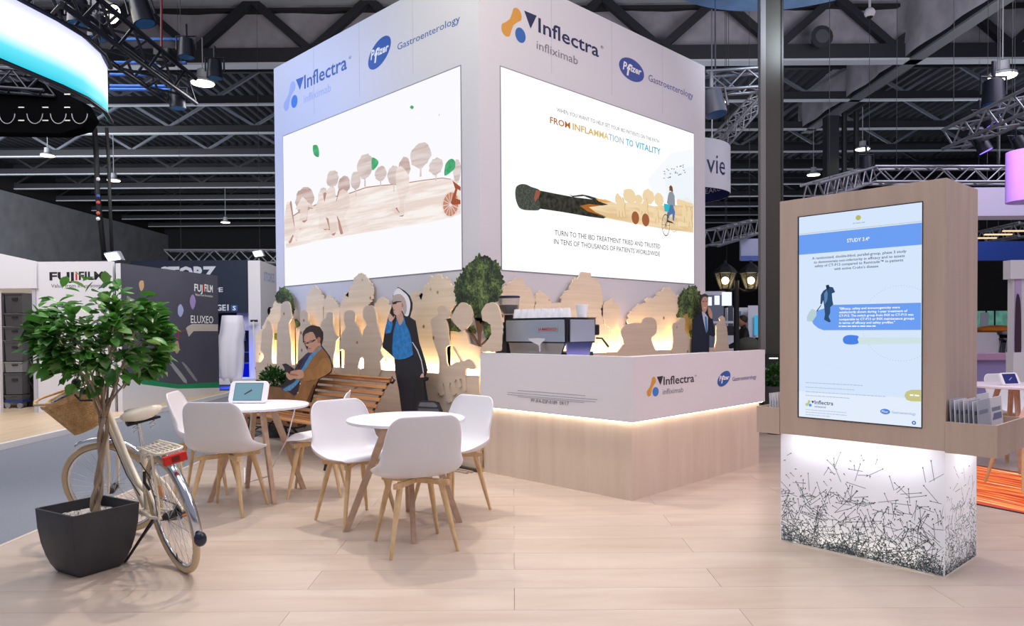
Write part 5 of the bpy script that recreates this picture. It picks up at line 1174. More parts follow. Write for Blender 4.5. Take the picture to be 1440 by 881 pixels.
for s in (-1, 1):
    mk('chain_stay', MB().tube([BBp+Vector((-.02, s*.03, 0)), Vector((.2, s*.055, .31)), RH+Vector((0, s*.062, 0))], [.013, .011, .008], 8), m_cream, bk, smooth=True)
    mk('seat_stay', MB().tube([ST+Vector((0, s*.02, -.03)), Vector((.14, s*.05, .48)), RH+Vector((0, s*.062, 0))], [.010, .009, .008], 8), m_cream, bk, smooth=True)
    mk('rack_leg', MB().tube([RH+Vector((-.005, s*.07, 0)), Vector((-.08, s*.075, .45)), Vector((-.13, s*.07, .735))], .0065, 8), m_cream, bk, smooth=True)
    mk('crank', MB().tube([BBp+Vector((0, s*.055, 0)), BBp+Vector((s*.155, s*.07, .045*s))], [.013, .009], 8), m_chrome, bk, smooth=True)
    pp = BBp+Vector((s*.155, s*.07, .045*s))
    pd = mk('pedal', MB().box(pp+Vector((-.042, s*.01-.0 if s > 0 else -.10, -.012)), pp+Vector((-.028, s*.10 if s > 0 else -.01, .012))).box(pp+Vector((.028, s*.01 if s > 0 else -.10, -.012)), pp+Vector((.042, s*.10 if s > 0 else -.01, .012))).box(pp+Vector((-.042, .09 if s > 0 else -.1, -.012)), pp+Vector((.042, .1 if s > 0 else -.09, .012))).box(pp+Vector((-.03, .01 if s > 0 else -.10, -.006)), pp+Vector((.03, .10 if s > 0 else -.01, .006))), m_bblack, bk)
    mk('pedal_reflector', MB().box(pp+Vector((-.0445, .03 if s > 0 else -.08, -.007)), pp+Vector((-.0425, .08 if s > 0 else -.03, .007))), m_orange, pd)
mk('chainring', MB().tube([BBp+Vector((.085*math.cos(i*PI/12), -.045, .085*math.sin(i*PI/12))) for i in range(24)], .006, 6, closed=True), m_chrome, bk, smooth=2)
mk('sprocket', MB().rod(RH+Vector((0, -.042, 0)), RH+Vector((0, -.032, 0)), .045, n=18), m_bblack, bk, smooth=True)
mk('chain', MB().rod(RH+Vector((0, -.038, .043)), BBp+Vector((0, -.045, .084)), .0045, n=6).rod(RH+Vector((0, -.038, -.043)), BBp+Vector((0, -.045, -.084)), .0045, n=6), m_bblack, bk)
mk('seat_post', MB().rod(STt-Vector((-.01, 0, .05)), Vector((.215, 0, .885)), .0125, n=12), m_chrome, bk, smooth=True)
mk('seat_clamp', MB().rod(STt-Vector((0, .03, .01)), STt+Vector((0, .045, -.01)), .008, n=8), m_chrome, bk, smooth=True)
# saddle
rings = []
for x, hw, z, h in ((.40, .006, .868, .02), (.385, .022, .874, .034), (.33, .030, .878, .042), (.27, .05, .879, .048), (.20, .09, .884, .055), (.14, .112, .892, .062), (.10, .108, .898, .062), (.078, .08, .896, .05), (.07, .03, .89, .03)):
    rings.append([(x, hw*math.cos(a), z+.045+(h*.45*math.sin(a) if math.sin(a) > 0 else h*.8*math.sin(a))) for a in [2*PI*j/16 for j in range(16)]])
mk('saddle', MB().loft(rings), m_cream, bk, smooth=2)
mk('saddle_underside', MB().prism([(.36, -.02, .893), (.20, -.075, .892), (.11, -.09, .892), (.11, .09, .892), (.20, .075, .892), (.36, .02, .893)], (0, 0, -.012)), m_bblack, bk)
for sy in (-1, 1): mk('saddle_spring', MB().tube([(.13, sy*.045+.016*math.cos(i*.9), .835+.0036*i) for i in range(14)], .003, 5), m_chrome, bk)
# rack
RKZ = .75
mk('rack_frame', MB().tube([(.20, .04, RKZ-.02), (.12, .06, RKZ), (-.10, .068, RKZ), (-.215, .066, RKZ), (-.245, .04, RKZ), (-.245, -.04, RKZ), (-.215, -.066, RKZ), (-.10, -.068, RKZ), (.12, -.06, RKZ), (.20, -.04, RKZ-.02)], .0075, 8), m_cream, bk, smooth=2)
for i in range(5): mk('rack_bar', MB().rod((.10, -.044+.022*i, RKZ), (-.235, -.044+.022*i, RKZ), .0042, n=6), m_cream, bk, smooth=True)
for xx in (.06, -.06, -.17): mk('rack_rung', MB().rod((xx, -.065, RKZ-.004), (xx, .065, RKZ-.004), .005, n=6), m_cream, bk, smooth=True)
mk('rack_plate', MB().box((-.2, -.055, RKZ-.012), (-.08, .055, RKZ-.009)), m_chrome, bk)
rl = mk('rear_light', MB().box((-.285, -.062, RKZ-.062), (-.252, .062, RKZ-.012)), m_red, bk, bevel=.006)
mk('lamp_centre', MB().box((-.288, -.02, RKZ-.05), (-.284, .02, RKZ-.022)), mat('reflector_dark', '#6d1712', .3), rl)
mk('kickstand', MB().tube([Vector((.16, .06, .30)), Vector((.28, .12, .18)), Vector((.42, .185, .042))], [.012, .009, .008], 8), m_bblack, bk, smooth=True)
mk('kickstand_foot', MB().ball((.42, .19, .052), .018, 10, 6, (1.5, .8, .8)), m_bblack, bk, smooth=2)
mk('brake_cable', MB().tube([(.30, .02, .62), (.12, .03, .55), (.02, .07, .58), (-.05, .08, .5), (-.01, .075, .36)], .003, 6).tube([HT1+Vector((.02, .02, .12)), HT1+Vector((.10, .05, .08)), HT1+Vector((.06, .03, -.06)), Vector((.6, .03, .5)), Vector((.42, .03, .40))], .003, 6), m_bblack, bk)
mk('rear_brake', MB().tube([(.14, .05, .60), (.13, .065, .54), (.12, .05, .49)], .009, 6), m_bblack, bk, smooth=True)
mk('side_reflector', MB().box((.02, .018, .45), (.05, .022, .52)), m_orange, bk)
# steering assembly turned to the left
hax = (HT1-HT0).normalized(); SR = Matrix.Translation(HT0) @ Matrix.Rotation(math.radians(42), 4, hax) @ Matrix.Translation(-HT0)
def st(p): return SR @ Vector(p)
FH = Vector((1.04, 0, .345)); fh = st(FH); ayF = (SR.to_3x3() @ Vector((0, 1, 0)))
# keep the front tyre on the ground
cpF, wf = wheel_parts(bk, (fh.x, fh.y, fh.z), ayF, 'front_wheel')
crown = HT0-hax*.035
for s in (-1, 1):
    mk('fork_blade', MB().tube([st(crown+Vector((0, s*.03, 0))), st(crown+Vector((.02, s*.052, -.06))), st(crown+Vector((.07, s*.056, -.20))), st(FH+Vector((0, s*.058, 0)))], [.014, .014, .012, .008], 10), m_cream, bk, smooth=True)
mk('fork_crown', MB().rod(st(crown+Vector((0, -.04, 0))), st(crown+Vector((0, .04, 0))), .017, n=10), m_chrome, bk, smooth=True)
mk('front_brake', MB().tube([st(crown+Vector((.03, -.045, -.0))), st(crown+Vector((.045, -.05, -.06))), st(crown+Vector((.05, -.04, -.11)))], .010, 6).tube([st(crown+Vector((.03, .045, -.0))), st(crown+Vector((.045, .05, -.06))), st(crown+Vector((.05, .04, -.11)))], .010, 6), m_bblack, bk, smooth=True)
fender(cpF, math.radians(70), math.radians(150), 'front_mudguard', bk, m_chrome)
stem = HT1+hax*.11
mk('stem_collar', MB().rod(st(HT1), st(HT1+hax*.02), .028, n=14), m_bblack, bk, smooth=True)
mk('stem', MB().tube([st(HT1+hax*.01), st(stem), st(stem+Vector((.05, 0, .03)))], .0125, 10), m_chrome, bk, smooth=True)
hb0 = stem+Vector((.05, 0, .03))
for s in (-1, 1):
    mk('handlebar', MB().tube([st(hb0), st(hb0+Vector((.03, s*.08, .01))), st(hb0+Vector((0, s*.20, .05))), st(hb0+Vector((-.10, s*.27, .05))), st(hb0+Vector((-.20, s*.29, .03)))], .011, 10), m_chrome, bk, smooth=True)
    mk('grip', MB().tube([st(hb0+Vector((-.12, s*.274, .047))), st(hb0+Vector((-.235, s*.297, .025)))], .0165, 12), mat('grip_dark', '#241c1c', .5), bk, smooth=True)
    mk('brake_lever', MB().tube([st(hb0+Vector((-.05, s*.25, .03))), st(hb0+Vector((-.10, s*.29, .0))), st(hb0+Vector((-.20, s*.31, -.01)))], .006, 6), m_bblack, bk, smooth=True)
mk('bell', MB().ball(st(hb0+Vector((-.02, .16, .075))), .028, 12, 8), m_bblack, bk, smooth=2)
mk('front_lamp', MB().ball(st(HT1+Vector((.08, 0, -.06))), .038, 12, 8), m_chrome, bk, smooth=2)
# wicker basket hanging from the handlebar
m_wick = wood('wicker', '#bd9058', '#e8c48e', (30, 30, 30), rough=.6); m_wick2 = mat('wicker_dark', '#bb9362', .6)
bp_ = st(hb0); BA = Plane((0, 0, 0), (1, 0, 0))
def on_depth(px, py, P0):              # point on the vertical plane through P0 facing the view, in real hall space
    P0 = Vector(P0); d = ray(px, py); t = (P0-EYE).dot(fw)/d.dot(fw); return EYE+d*t
hbw = W(bk) @ bp_
cb = on_depth(128, 600, hbw-fw*.05); ctp = on_depth(108, 561, hbw-fw*.07)
axis = (ctp-cb).normalized(); axis = (axis - fw*.22).normalized()
ex = (rt*.85+fw*.2+Vector((0, 0, .25))); ex = (ex-axis*ex.dot(axis)).normalized(); ey = axis.cross(ex)
bs0 = thing('wicker_basket', 'honey-coloured wicker basket tilted on the handlebar of the cream bicycle', 'basket', cb)
Hb = .225; 
def bpt(f, a, grow=0): 
    rx = .095+.062*f+grow; ry = .08+.05*f+grow; return cb+axis*(Hb*f)+ex*(rx*math.cos(a))+ey*(ry*math.sin(a))
n_st = 40; n_row = 20
wb = MB()
for k in range(n_row):
    f = (k+.5)/n_row
    pts = []
    for j in range(n_st*2):
        a = 2*PI*j/(n_st*2); pts.append(bpt(f, a, .0045*math.cos(j*PI+k*PI)*(1 if j % 2 == 0 else -1)*(1 if k % 2 else -1)*0+.004*math.cos(n_st*a+k*PI)))
    wb.tube(pts, .0062, 5, closed=True)
mk('weave', wb, m_wick, bs0, smooth=2, wld=True, kind='stuff')
for j in range(n_st):
    a = 2*PI*j/n_st; rodo('stake', bpt(0, a), bpt(1.02, a), .003, m_wick2, bs0, wld=True)
mk('liner', MB().loft([[bpt(f, 2*PI*j/32, -.006) for j in range(32)] for f in (0, .5, .98)], cap=False), m_wick2, bs0, smooth=2, wld=True)
for q, r_ in ((1.02, .010), (1.06, .009)): mk('rim', MB().tube([bpt(q, 2*PI*j/48, .004*math.sin(j*1.3)) for j in range(48)], r_, 7, closed=True), m_wick, bs0, smooth=2, wld=True)
mk('base', MB().loft([[bpt(-.01, 2*PI*j/32) for j in range(32)], [bpt(.02, 2*PI*j/32) for j in range(32)]]), m_wick, bs0, wld=True)
mk('handle', MB().tube([bpt(1.0, PI*.5)+ (axis*.0), bpt(1.1, PI*.6, .02), bpt(1.22, PI*.85, .02), bpt(1.25, PI, .015), bpt(1.22, PI*1.15, .02), bpt(1.1, PI*1.4, .02), bpt(1.0, PI*1.5)], .008, 8), m_wick, bs0, smooth=2, wld=True)
mk('floral_lining_edge', MB().tube([bpt(1.0, 2*PI*j/48, -.012) for j in range(48)], .006, 6, closed=True), mat('lining', '#8f9cc0', .8, noise=.9, nscale=90), bs0, smooth=2, wld=True)
# ================================================================ LEFT BACKGROUND
def fplane(dep, lat=0, z=0): return Plane(H(lat, dep, z), rt)       # plane facing the camera across the hall
def dpt(px, py, dep):
    d = ray(px, py); return EYE+d*((dep-EYE.dot(fw))/d.dot(fw))
fp = thing('aisle_platform', 'raised pale wood platform with white edge across the carpeted aisle', 'platform', H(-9, 11, 0), -PI/4)
mk('deck', MB().prism([H(-14, 7.0, .05), H(-6.12, 7.0, .05), H(-6.12, 16, .05), H(-14, 16, .05)], (0, 0, -.05)), m_wplat, fp, wld=True)
mk('edge', MB().prism([H(-6.12, 7.0, .055), H(-6.06, 7.0, .055), H(-6.06, 16, .055), H(-6.12, 16, .055)], (0, 0, -.12)), m_white, fp, wld=True)
DF = 11.95; PF = fplane(DF)
m_fw = mat('stand_white', '#dddce2', .55); red = mat('print_red', '#d2232a', .5); blk = mat('print_black', '#17161a', .5)
fs = thing('white_stand', 'white exhibition stand with camera-film lettering and an open store room, far left', 'exhibition stand', H(-8.5, DF, .05), -PI/4)
def fx_(px): return PF.uv(px, 470)[0]
zt = PF.uv(110, 368)[1]; zm = PF.uv(25, 406)[1]
flat('front_wall', PF, [(fx_(47), .05), (fx_(160), .05), (fx_(160), zt), (fx_(47), zt)], m_fw, fs, -.06, .06, raw=True)
flat('fascia', PF, [(fx_(-60), zm), (fx_(55), zm), (fx_(55), zt), (fx_(-60), zt+.30)], m_fw, fs, -.02, .06, raw=True)
flat('door_jamb', PF, [(fx_(47), .05), (fx_(52), .05), (fx_(52), zm), (fx_(47), zm)], mat('jamb_grey', '#b9b8c2', .5), fs, .0, .02, raw=True)
flat('store_side', PF, [(fx_(-6), .05), (fx_(1.5), .05), (fx_(1.5), zm), (fx_(-6), zm)], m_fw, fs, -.02, .06, raw=True)
mk('store_back', MB().prism([H(-11.5, 13.3, .05), H(-7.4, 13.3, .05), H(-7.4, 13.3, 2.35), H(-11.5, 13.3, 2.35)], H(0, .05)), mat('store_beige', '#b3a698', .8), fs, wld=True)
text('FUJ', PF, (69.7, 394.5), (104, 394), 11, blk, fs, bold=.03); text('i', PF, (106, 393.8), (109, 393.8), 12, red, fs, bold=.03)
text('FILM', PF, (111, 393.8), (145, 393.2), 11, blk, fs, bold=.03); text('Value from Innovation', PF, (72, 405), (142, 404), 5, blk, fs)
# dark banner wall running away
LW = -6.45; PD = Plane(H(LW, DF, 0), H(0, 1)) if False else Plane(H(LW, DF, 0), -H(0, 1)*-1)
# face turned to the aisle (+lateral): viewer's right is the depth direction
m_ban = mat('banner_charcoal', '#50505e', .6, noise=.05, nscale=2)
dw = thing('banner_wall', 'charcoal banner wall with green swoosh and white product lettering beside the aisle', 'banner wall', H(LW, DF, .05), PI/4)
uR = PD.uv(307, 470)[0]; zL = PD.uv(161, 369)[1]; zR = PD.uv(306, 388)[1]; zz = (zL+zR)/2
mk('wall_core', MB().prism([H(LW, DF, .05), H(LW, DF+uR, .05), H(LW, DF+uR, zR), H(LW, DF, zL)], H(-.08, 0)), m_fw, dw, wld=True)
def green_curve(z0, z1, z2, dz=0): return [(uR*i/12, z0+(z1-z0)*(i/12)*2 if i < 6 else z1+(z2-z1)*(i/12-.5)*2) for i in range(13)]
zc = [PD.uv(px, py)[1] for px, py in ((163, 519), (200, 534), (250, 541), (306, 538))]
uc = [PD.uv(px, py)[0] for px, py in ((163, 519), (200, 534), (250, 541), (306, 538))]
uc[0] = 0.0; uc[3] = uR
zc2 = [PD.uv(px, py)[1] for px, py in ((163, 528), (200, 541), (250, 547), (306, 546))]
flat('banner', PD, [(u, z) for u, z in zip(uc, zc2)]+[(uR, zR), (0.0, zL)], m_ban, dw, .001, .003, raw=True)
flat('white_swoosh', PD, [(0, .05), (uR, .05)]+[(u, z) for u, z in zip(uc[::-1], zc2[::-1])], m_fw, dw, .005, .002, raw=True)
flat('green_swoosh', PD, [(u, z) for u, z in zip(uc, zc2)]+[(u, z) for u, z in zip(uc[::-1], zc[::-1])], mat('print_green', '#1c8f5e', .5), dw, .006, .002, raw=True)
text('FUJ', PD, (273, 410), (284.5, 410.3), 10, wht, dw, .005, bold=.02); text('i', PD, (285.2, 410.4), (286.8, 410.4), 11, red, dw, .005, bold=.02); text('FILM', PD, (287.3, 410.5), (299, 411), 10, wht, dw, .005, bold=.02)
text('Value from Innovation', PD, (274, 416.5), (299, 418), 3.4, wht, dw, .005)
text('ELUXEO', PD, (268, 454), (299.6, 455.5), 10.6, wht, dw, .005, bold=.01)
flat('light_beam_print', PD, [(264, 459), (270, 456), (306, 456.5), (306, 466), (272, 466), (265, 474), (261, 462)], mat('print_beige', '#c9beb4', .6), dw, .005, .001)
for f, col in (([(250, 432), (254, 428), (258, 437), (254, 446), (250, 442)], '#a9b2da'), ([(267, 420), (271, 414), (275, 424), (271, 436), (267, 428)], '#a78fc8'), ([(246, 482), (250, 480), (252, 492), (248, 498), (244, 490)], '#c98f95'), ([(235, 507), (243, 511), (262, 535), (258, 538)], '#a3a3a6'), ([(255, 510), (262, 514), (277, 535), (272, 534)], '#8d8d92'), ([(196, 396), (201, 395), (202, 404), (198, 410), (195, 402)], '#c9a27e')):
    flat('print_glint', PD, f, mat('print'+col, col, .6), dw, .005, .001, sm=2)
flat('red_line_print', PD, [(250, 465), (264, 465), (264, 465.8), (251, 465.8), (251, 478), (250, 478)], red, dw, .005, .001)
# crates in the store room
m_crate = mat('crate_grey', '#57575c', .6); m_crd = mat('crate_dark', '#2b2b2f', .6)
cz = [(412, 440), (441, 459), (460, 479), (480, 508), (509, 524), (525, 555), (556, 582)]
DCr = 12.6
names = ['topmost', 'second from the top', 'third from the top', 'fourth from the top', 'pale slotted', 'second lowest', 'lowest']
for col, (pa, pb) in enumerate(((-26, 4), (5, 30))):
    for k, (ya, yb) in enumerate(cz):
        P0, P1 = dpt(pa, ya, DCr), dpt(pb, yb, DCr); wdt = (P1-P0).dot(rt); z0, z1 = P1.z, P0.z
        if k == 6: z0 = max(z0, .20)
        t = thing('storage_crate', '%s grey crate of the %s stack in the store room' % (names[k], ('left', 'right')[col]), 'crate', H(P0.dot(rt), DCr, z0), -PI/4, 'grey crates stacked in the store room')
        m_ = m_crate if k != 4 else mat('crate_pale', '#8b8b8d', .6)
        mk('box', MB().loft([[(.01, 0, 0), (wdt-.01, 0, 0), (wdt-.01, .4, 0), (.01, .4, 0)], [(0, -.01, z1-z0-.03), (wdt, -.01, z1-z0-.03), (wdt, .41, z1-z0-.03), (0, .41, z1-z0-.03)]]), m_, t)
        mk('rim', MB().box((-.005, -.02, z1-z0-.03), (wdt+.005, .42, z1-z0-.004)), m_, t)
        mk('hand_hole', MB().box((wdt*.42, -.022, (z1-z0)*.62), (wdt*.74, -.009, (z1-z0)*.74)), m_crd, t)
    # trolley
for pa, pb, nm in ((-26, 4, 'left'), (5, 30, 'right')):
    P0, P1 = dpt(pa, 576, DCr), dpt(pb, 583, DCr); t = thing('crate_dolly', 'blue wheeled dolly under the %s crate stack' % nm, 'dolly', H(P0.dot(rt), DCr, .05), -PI/4)
    wdt = (P1-P0).dot(rt); mk('frame', MB().box((0, 0, .10), (wdt, .4, .148)), mat('dolly_blue', '#1f3f7d', .5), t)
    for x in (.05, wdt-.05): mk('caster', MB().rod((x, -.01, .045), (x, .03, .045), .045, n=14), mat('caster_grey', '#8f9095', .5), t, smooth=True)
P0, P1 = dpt(33, 480, 12.8), dpt(46, 582, 12.8)
t = thing('equipment_rack', 'black equipment case with cables beside the crates', 'case', H(P0.dot(rt), 12.8, .05), -PI/4)
mk('case', MB().box((0, 0, 0), ((P1-P0).dot(rt)+.2, .4, P0.z-.05)), m_black, t, bevel=.02)
mk('cable', MB().tube([(.05, -.03, P0.z-.3), (.22, -.05, P0.z-.6), (.06, -.04, .5), (.2, -.05, .3)], .02, 6), mat('cable_dark', '#26262b', .4), t, smooth=2)
# navy stand behind
DS = 18; PS = fplane(DS); m_nv = mat('stand_navy', '#17243c', .5)
ns = thing('navy_stand', 'dark navy exhibition stand with large outlined lettering behind the charcoal wall', 'exhibition stand', H(-7, DS, 0), -PI/4)
def srect(nm, x0, y0, x1, y1, m, dep=DS, th=.06, par=None, off=0):
    pl = fplane(dep); a, b_ = pl.uv(x0, y0), pl.uv(x1, y1)
    return flat(nm, pl, [(a[0], b_[1]), (b_[0], b_[1]), (b_[0], a[1]), (a[0], a[1])], m, par or ns, off-th, th, raw=True)
srect('upper_wall', 183, 367, 367, 440, m_nv)
srect('lower_wall', 250, 440, 367, 545, mat('navy_lower', '#0f1830', .5), DS+1.2)
srect('white_panel', 333, 439, 366, 465, m_fw, DS+.3)
srect('shelf_line', 333, 495, 362, 496.5, mat('shelf_blue', '#5f6a9c', .5), DS+1.1); srect('shelf_line', 310, 510, 362, 512, mat('shelf_blue', '#5f6a9c', .5), DS+1.05)
srect('monitor', 333, 471, 345, 480, mat('monitor_grey', '#7e8aa0', .4), DS+1.1)
srect('blue_floor_glow', 305, 512, 362, 533, mat('blue_glow', '#0816c8', 1, em=.9), DS+1.12)  # emissive sheet, stands in for blue light on the stand's floor
mk('pillar', MB().prism([H(-6.22, DS-.1, 0), H(-6.22, DS+2.4, 0), H(-6.22, DS+2.4, PS.uv(375, 372)[1]), H(-6.22, DS-.1, PS.uv(375, 367)[1])], H(-.3, 0)), m_fw, ns, wld=True)
pp2 = Plane(H(-6.22, DS, 0), H(0, 1)); text('STORZ', pp2, (371, 396), (386, 396), 12, pale, ns, .004, bold=.03)
disc(pp2, (379.5, 438), 6, blk, ns, .004, 'round_window', ru=3.6)
srect('stage', 300, 533, 362, 541, m_fw, DS-.8, .5)
mo = mat('letter_outline', '#cfd6e2', .5)
text('STORZ', PS, (225.5, 393), (304, 392), 16.5, mo, ns, bold=.05)
text('THE DIAMOND CHOICE', PS, (0, 0), (1, 1), 1, mo, ns) if False else None
text('ENDOSCOPE', PS, (236, 411), (313.5, 411), 6.2, mo, ns, bold=.02)
text('IMAGE1', PS, (285, 437), (321.5, 437), 8, mo, ns, bold=.03)
flat('badge', PS, [(325, 429.5), (334, 429.5), (334, 438), (325, 438)], mat('badge_blue', '#2c5c9f', .5), ns, .001, .002); text('S', PS, (327.3, 436.5), (331.8, 436.5), 5.8, wht, ns, .005, bold=.02)
# draped cloth over equipment
t = thing('draped_equipment', 'equipment standing under a white dust sheet on the navy stand', 'covered object', dpt(322, 540, DS-.6))
rings = []
base = dpt(322, 540, DS-.6); topz = dpt(322, 444, DS-.6).z; 
for i in range(9):
    f = i/8; z = (topz-base.z)*(1-f)+base.z; r_ = .20+.09*math.sin(f*2.6)-.05*f; ring = []
    for j in range(26): a = 2*PI*j/26; rr = r_*(1+(.03+.10*f)*math.sin(a*6+f*2)); ring.append(base+Vector((0, 0, z-base.z))+rt*(rr*1.15*math.cos(a)+(.1 if f < .3 else .05))+fw*(rr*math.sin(a)))
    rings.append(ring)
mk('dust_sheet', MB().loft(rings), mat('dust_sheet', '#e2e1ee', .8), t, smooth=2, wld=True)
light('blue_stage_light', 'AREA', dpt(335, 505, DS+.2), dpt(335, 538, DS-.3), 40, (.05, .12, 1), size=.8)
t = thing('dustpan_stand', 'slim white pole stand with square foot on the navy stand', 'stand', dpt(356.5, 533, DS-.3))
mk('pole', MB().rod(dpt(356.5, 533, DS-.3), dpt(356.5, 452, DS-.3), .018), m_fw, t, wld=True); mk('foot', MB().prism([dpt(352, 534, DS-.3), dpt(359.5, 534, DS-.3), dpt(359.5, 522, DS-.3), dpt(352, 522, DS-.3)], fw*.05), m_fw, t, wld=True)
mk('head', MB().prism([dpt(352, 453, DS-.3), dpt(361, 453, DS-.3), dpt(361, 450, DS-.3), dpt(352, 450, DS-.3)], fw*.08), m_black, t, wld=True)

# ================================================================ TRUSSES AND HANGING THINGS
m_alu = mat('aluminium', '#9da0a8', .35, .6); m_trd = mat('truss_black', '#1a1e2b', .4, .3)
def truss(p, q, w_, m, label, cat='truss', name='lighting_truss', bay=None, single=True):
    p, q = Vector(p), Vector(q); d = q-p; L = d.length; x = d.normalized(); y = Vector((0, 0, 1)).cross(x)
    if y.length < .1: y = Vector((1, 0, 0))
    y.normalize(); z = x.cross(y); t = thing(name, label, cat, p)
    R = w_*.09; hw = w_/2; cs = [(-hw, -hw), (hw, -hw), (hw, hw), (-hw, hw)]
    P_ = lambda s, c: p+x*s+y*c[0]+z*c[1]
    for c in cs: rodo('chord', P_(0, c), P_(L, c), R, m, t, wld=True)
    bay = bay or w_; n = max(1, round(L/bay)); many = MB()
    for i in range(n):
        for k in range(4):
            a, b_ = cs[k], cs[(k+1) % 4]
            if i % 2: a, b_ = b_, a
            if single and n < 28: rodo('lacing', P_(L*i/n, a), P_(L*(i+1)/n, b_), R*.55, m, t, wld=True)
            else: many.rod(P_(L*i/n, a), P_(L*(i+1)/n, b_), R*.55, n=4)
    if many.v: mk('lacing', many, m, t, wld=True, kind='stuff')
    return t
truss(dpt(235, 361.5, 20), dpt(392, 361.5, 20), .34, m_alu, 'silver truss along the top of the navy stand')
truss(dpt(990, 118, 11), dpt(1075, 112, 11), .28, m_alu, 'silver truss just right of the tower top')
truss(dpt(1006, 206, 14.6), dpt(1074, 132, 17), .26, m_alu, 'silver truss slanting up toward the column above the round sign')
truss(dpt(998, 336, 14), dpt(1066, 318, 17), .30, m_alu, 'silver truss low between tower and column')
truss(dpt(1340, 196, 13), dpt(1462, 140, 10.5), .34, m_alu, 'thick silver truss slanting toward the purple drum lamp')
truss(dpt(1338, 166, 16), dpt(1450, 166, 16), .3, m_alu, 'silver truss behind the slanting one, upper right') if False else None
truss(dpt(1225, 247, 13), dpt(1425, 247, 13), .27, m_alu, 'long silver truss just above the kiosk top')
truss(dpt(1140, 272, 10.5), dpt(1222, 246, 13), .25, m_alu, 'short silver truss angled down behind the kiosk top')
truss(dpt(1376, 336, 22), dpt(1444, 322, 19), .35, m_alu, 'thin silver truss over the blue fascia far right')
# cyan ring banner, top left
bm_ = bpy.data.materials.new('cyan_screen'); bm_.use_nodes = True; n = bm_.node_tree.nodes; l = bm_.node_tree.links
tc = n.new('ShaderNodeTexCoord'); sp = n.new('ShaderNodeSeparateXYZ'); l.new(tc.outputs['UV'], sp.inputs[0]); r = n.new('ShaderNodeValToRGB'); l.new(sp.outputs[1], r.inputs['Fac'])
r.color_ramp.elements[0].color = lin('#16b9cf'); r.color_ramp.elements[1].color = lin('#c7c9ff'); e = r.color_ramp.elements.new(.25); e.color = lin('#5fd6e8'); e = r.color_ramp.elements.new(.5); e.color = (1, 1, 1, 1); e = r.color_ramp.elements.new(.75); e.color = (1, 1, 1, 1)
l.new(r.outputs['Color'], n['Principled BSDF'].inputs['Emission Color']); n['Principled BSDF'].inputs['Emission Strength'].default_value = 1.25; n['Principled BSDF'].inputs['Base Color'].default_value = (0, 0, 0, 1)
rb = thing('ring_screen', 'large curved cyan and white LED band hanging at the top left', 'screen', dpt(60, 60, 8))
top, bot = [], []
# measured arc in plan: (px, depth) from left to right with constant heights
zt_, zb_ = None, None
arc = [(-150, 6.9), (-80, 7.15), (-10, 7.7), (40, 8.15), (85, 8.6), (120, 9.05), (145, 9.6), (154.5, 10.1)]
zb_ = dpt(154.5, 170, 10.1).z; zt_ = dpt(154.5, 95, 10.1).z
rngs = []; cols = 8
pts = smooth = [dpt(px, 300, dep) for px, dep in arc]
V_ = []; F_ = []; UV_ = []
for i, p in enumerate(pts):
    for k in range(7): V_.append((p.x, p.y, zb_+(zt_-zb_)*k/6)); UV_.append((i/7, k/6))
for i in range(len(pts)-1):
    for k in range(6): F_.append((i*7+k, i*7+7+k, i*7+8+k, i*7+k+1))
inv = W(rb).inverted(); me = bpy.data.meshes.new('led_band'); me.from_pydata([tuple(inv @ Vector(v)) for v in V_], [], F_); ul = me.uv_layers.new(name='UVMap')
for lp in me.loops: ul.data[lp.index].uv = UV_[lp.vertex_index]
me.materials.append(bm_); me.polygons.foreach_set('use_smooth', [True]*len(F_)); o = bpy.data.objects.new('led_band', me); C.objects.link(o); o.parent = rb
so = o.modifiers.new('thick', 'SOLIDIFY'); so.thickness = .01; so.offset = -1
mk('back_frame', MB().tube([Vector((p.x, p.y, zt_+.03))+fw*.08 for p in pts], .035, 6).tube([Vector((p.x, p.y, zb_))+fw*.08 for p in pts], .03, 6), m_trd, rb, wld=True, smooth=2)
tk = truss(dpt(60, -20, 8.6), dpt(258, 128, 12.5), .42, m_trd, 'black lighting truss slanting down above the cyan band')
truss(dpt(-20, 112, 12), dpt(70, 118, 12), .3, m_trd, 'black truss under the cyan band at the left edge')
bar_m = mat('pipe_blue', '#3f69b8', .35, .5)
for k, (a, b_, yy) in enumerate(((155, 262, 55), (155, 262, 88), (155, 208, 105), (155, 232, 121), (155, 240, 126))):
    dd = 12.2; tag(mk('lighting_pipe', MB().rod(dpt(a, yy, dd), dpt(b_, yy+.5, dd), .028), bar_m), 'blue horizontal lighting pipe, %s of five beside the cyan band' % ('topmost', 'second', 'third', 'fourth', 'lowest')[k], 'pipe')
def par_can(px, py, dep, label, s=1.0, glow=None, aim=(0, 0, -1), m=None):
    P0 = dpt(px, py, dep); t = thing('stage_light', label, 'spotlight', P0); a = Vector(aim).normalized(); m = m or m_trd
    mk('can', MB().tube([P0-a*.16*s, P0-a*.14*s, P0+a*.10*s], [.05*s, .09*s, .11*s], 14), m, t, smooth=True, wld=True)
    mk('yoke', MB().tube([P0+rt*.13*s, P0+rt*.13*s-a*.18*s, P0-rt*.13*s-a*.18*s, P0-rt*.13*s], .014*s, 6), m, t, wld=True)
    mk('lens', MB().tube([P0+a*.098*s, P0+a*.104*s], .095*s, 14), glow or mat('lens_blue', '#2d6fae', .2), t, wld=True)
    rodo('clamp', P0-a*.18*s, P0-a*.18*s+Vector((0, 0, .16*s)), .02*s, m, t, wld=True)
    return t
warm = mat('lamp_glow', '#fff3da', 1, em=6); cool = mat('lamp_glow_cool', '#dfeaff', 1, em=6); violet = mat('lamp_glow_violet', '#6a4dff', 1, em=5)
par_can(147, 14, 11, 'lit spotlight at the top left above the cyan band', 1.5, warm, (.5, -.7, -.5))
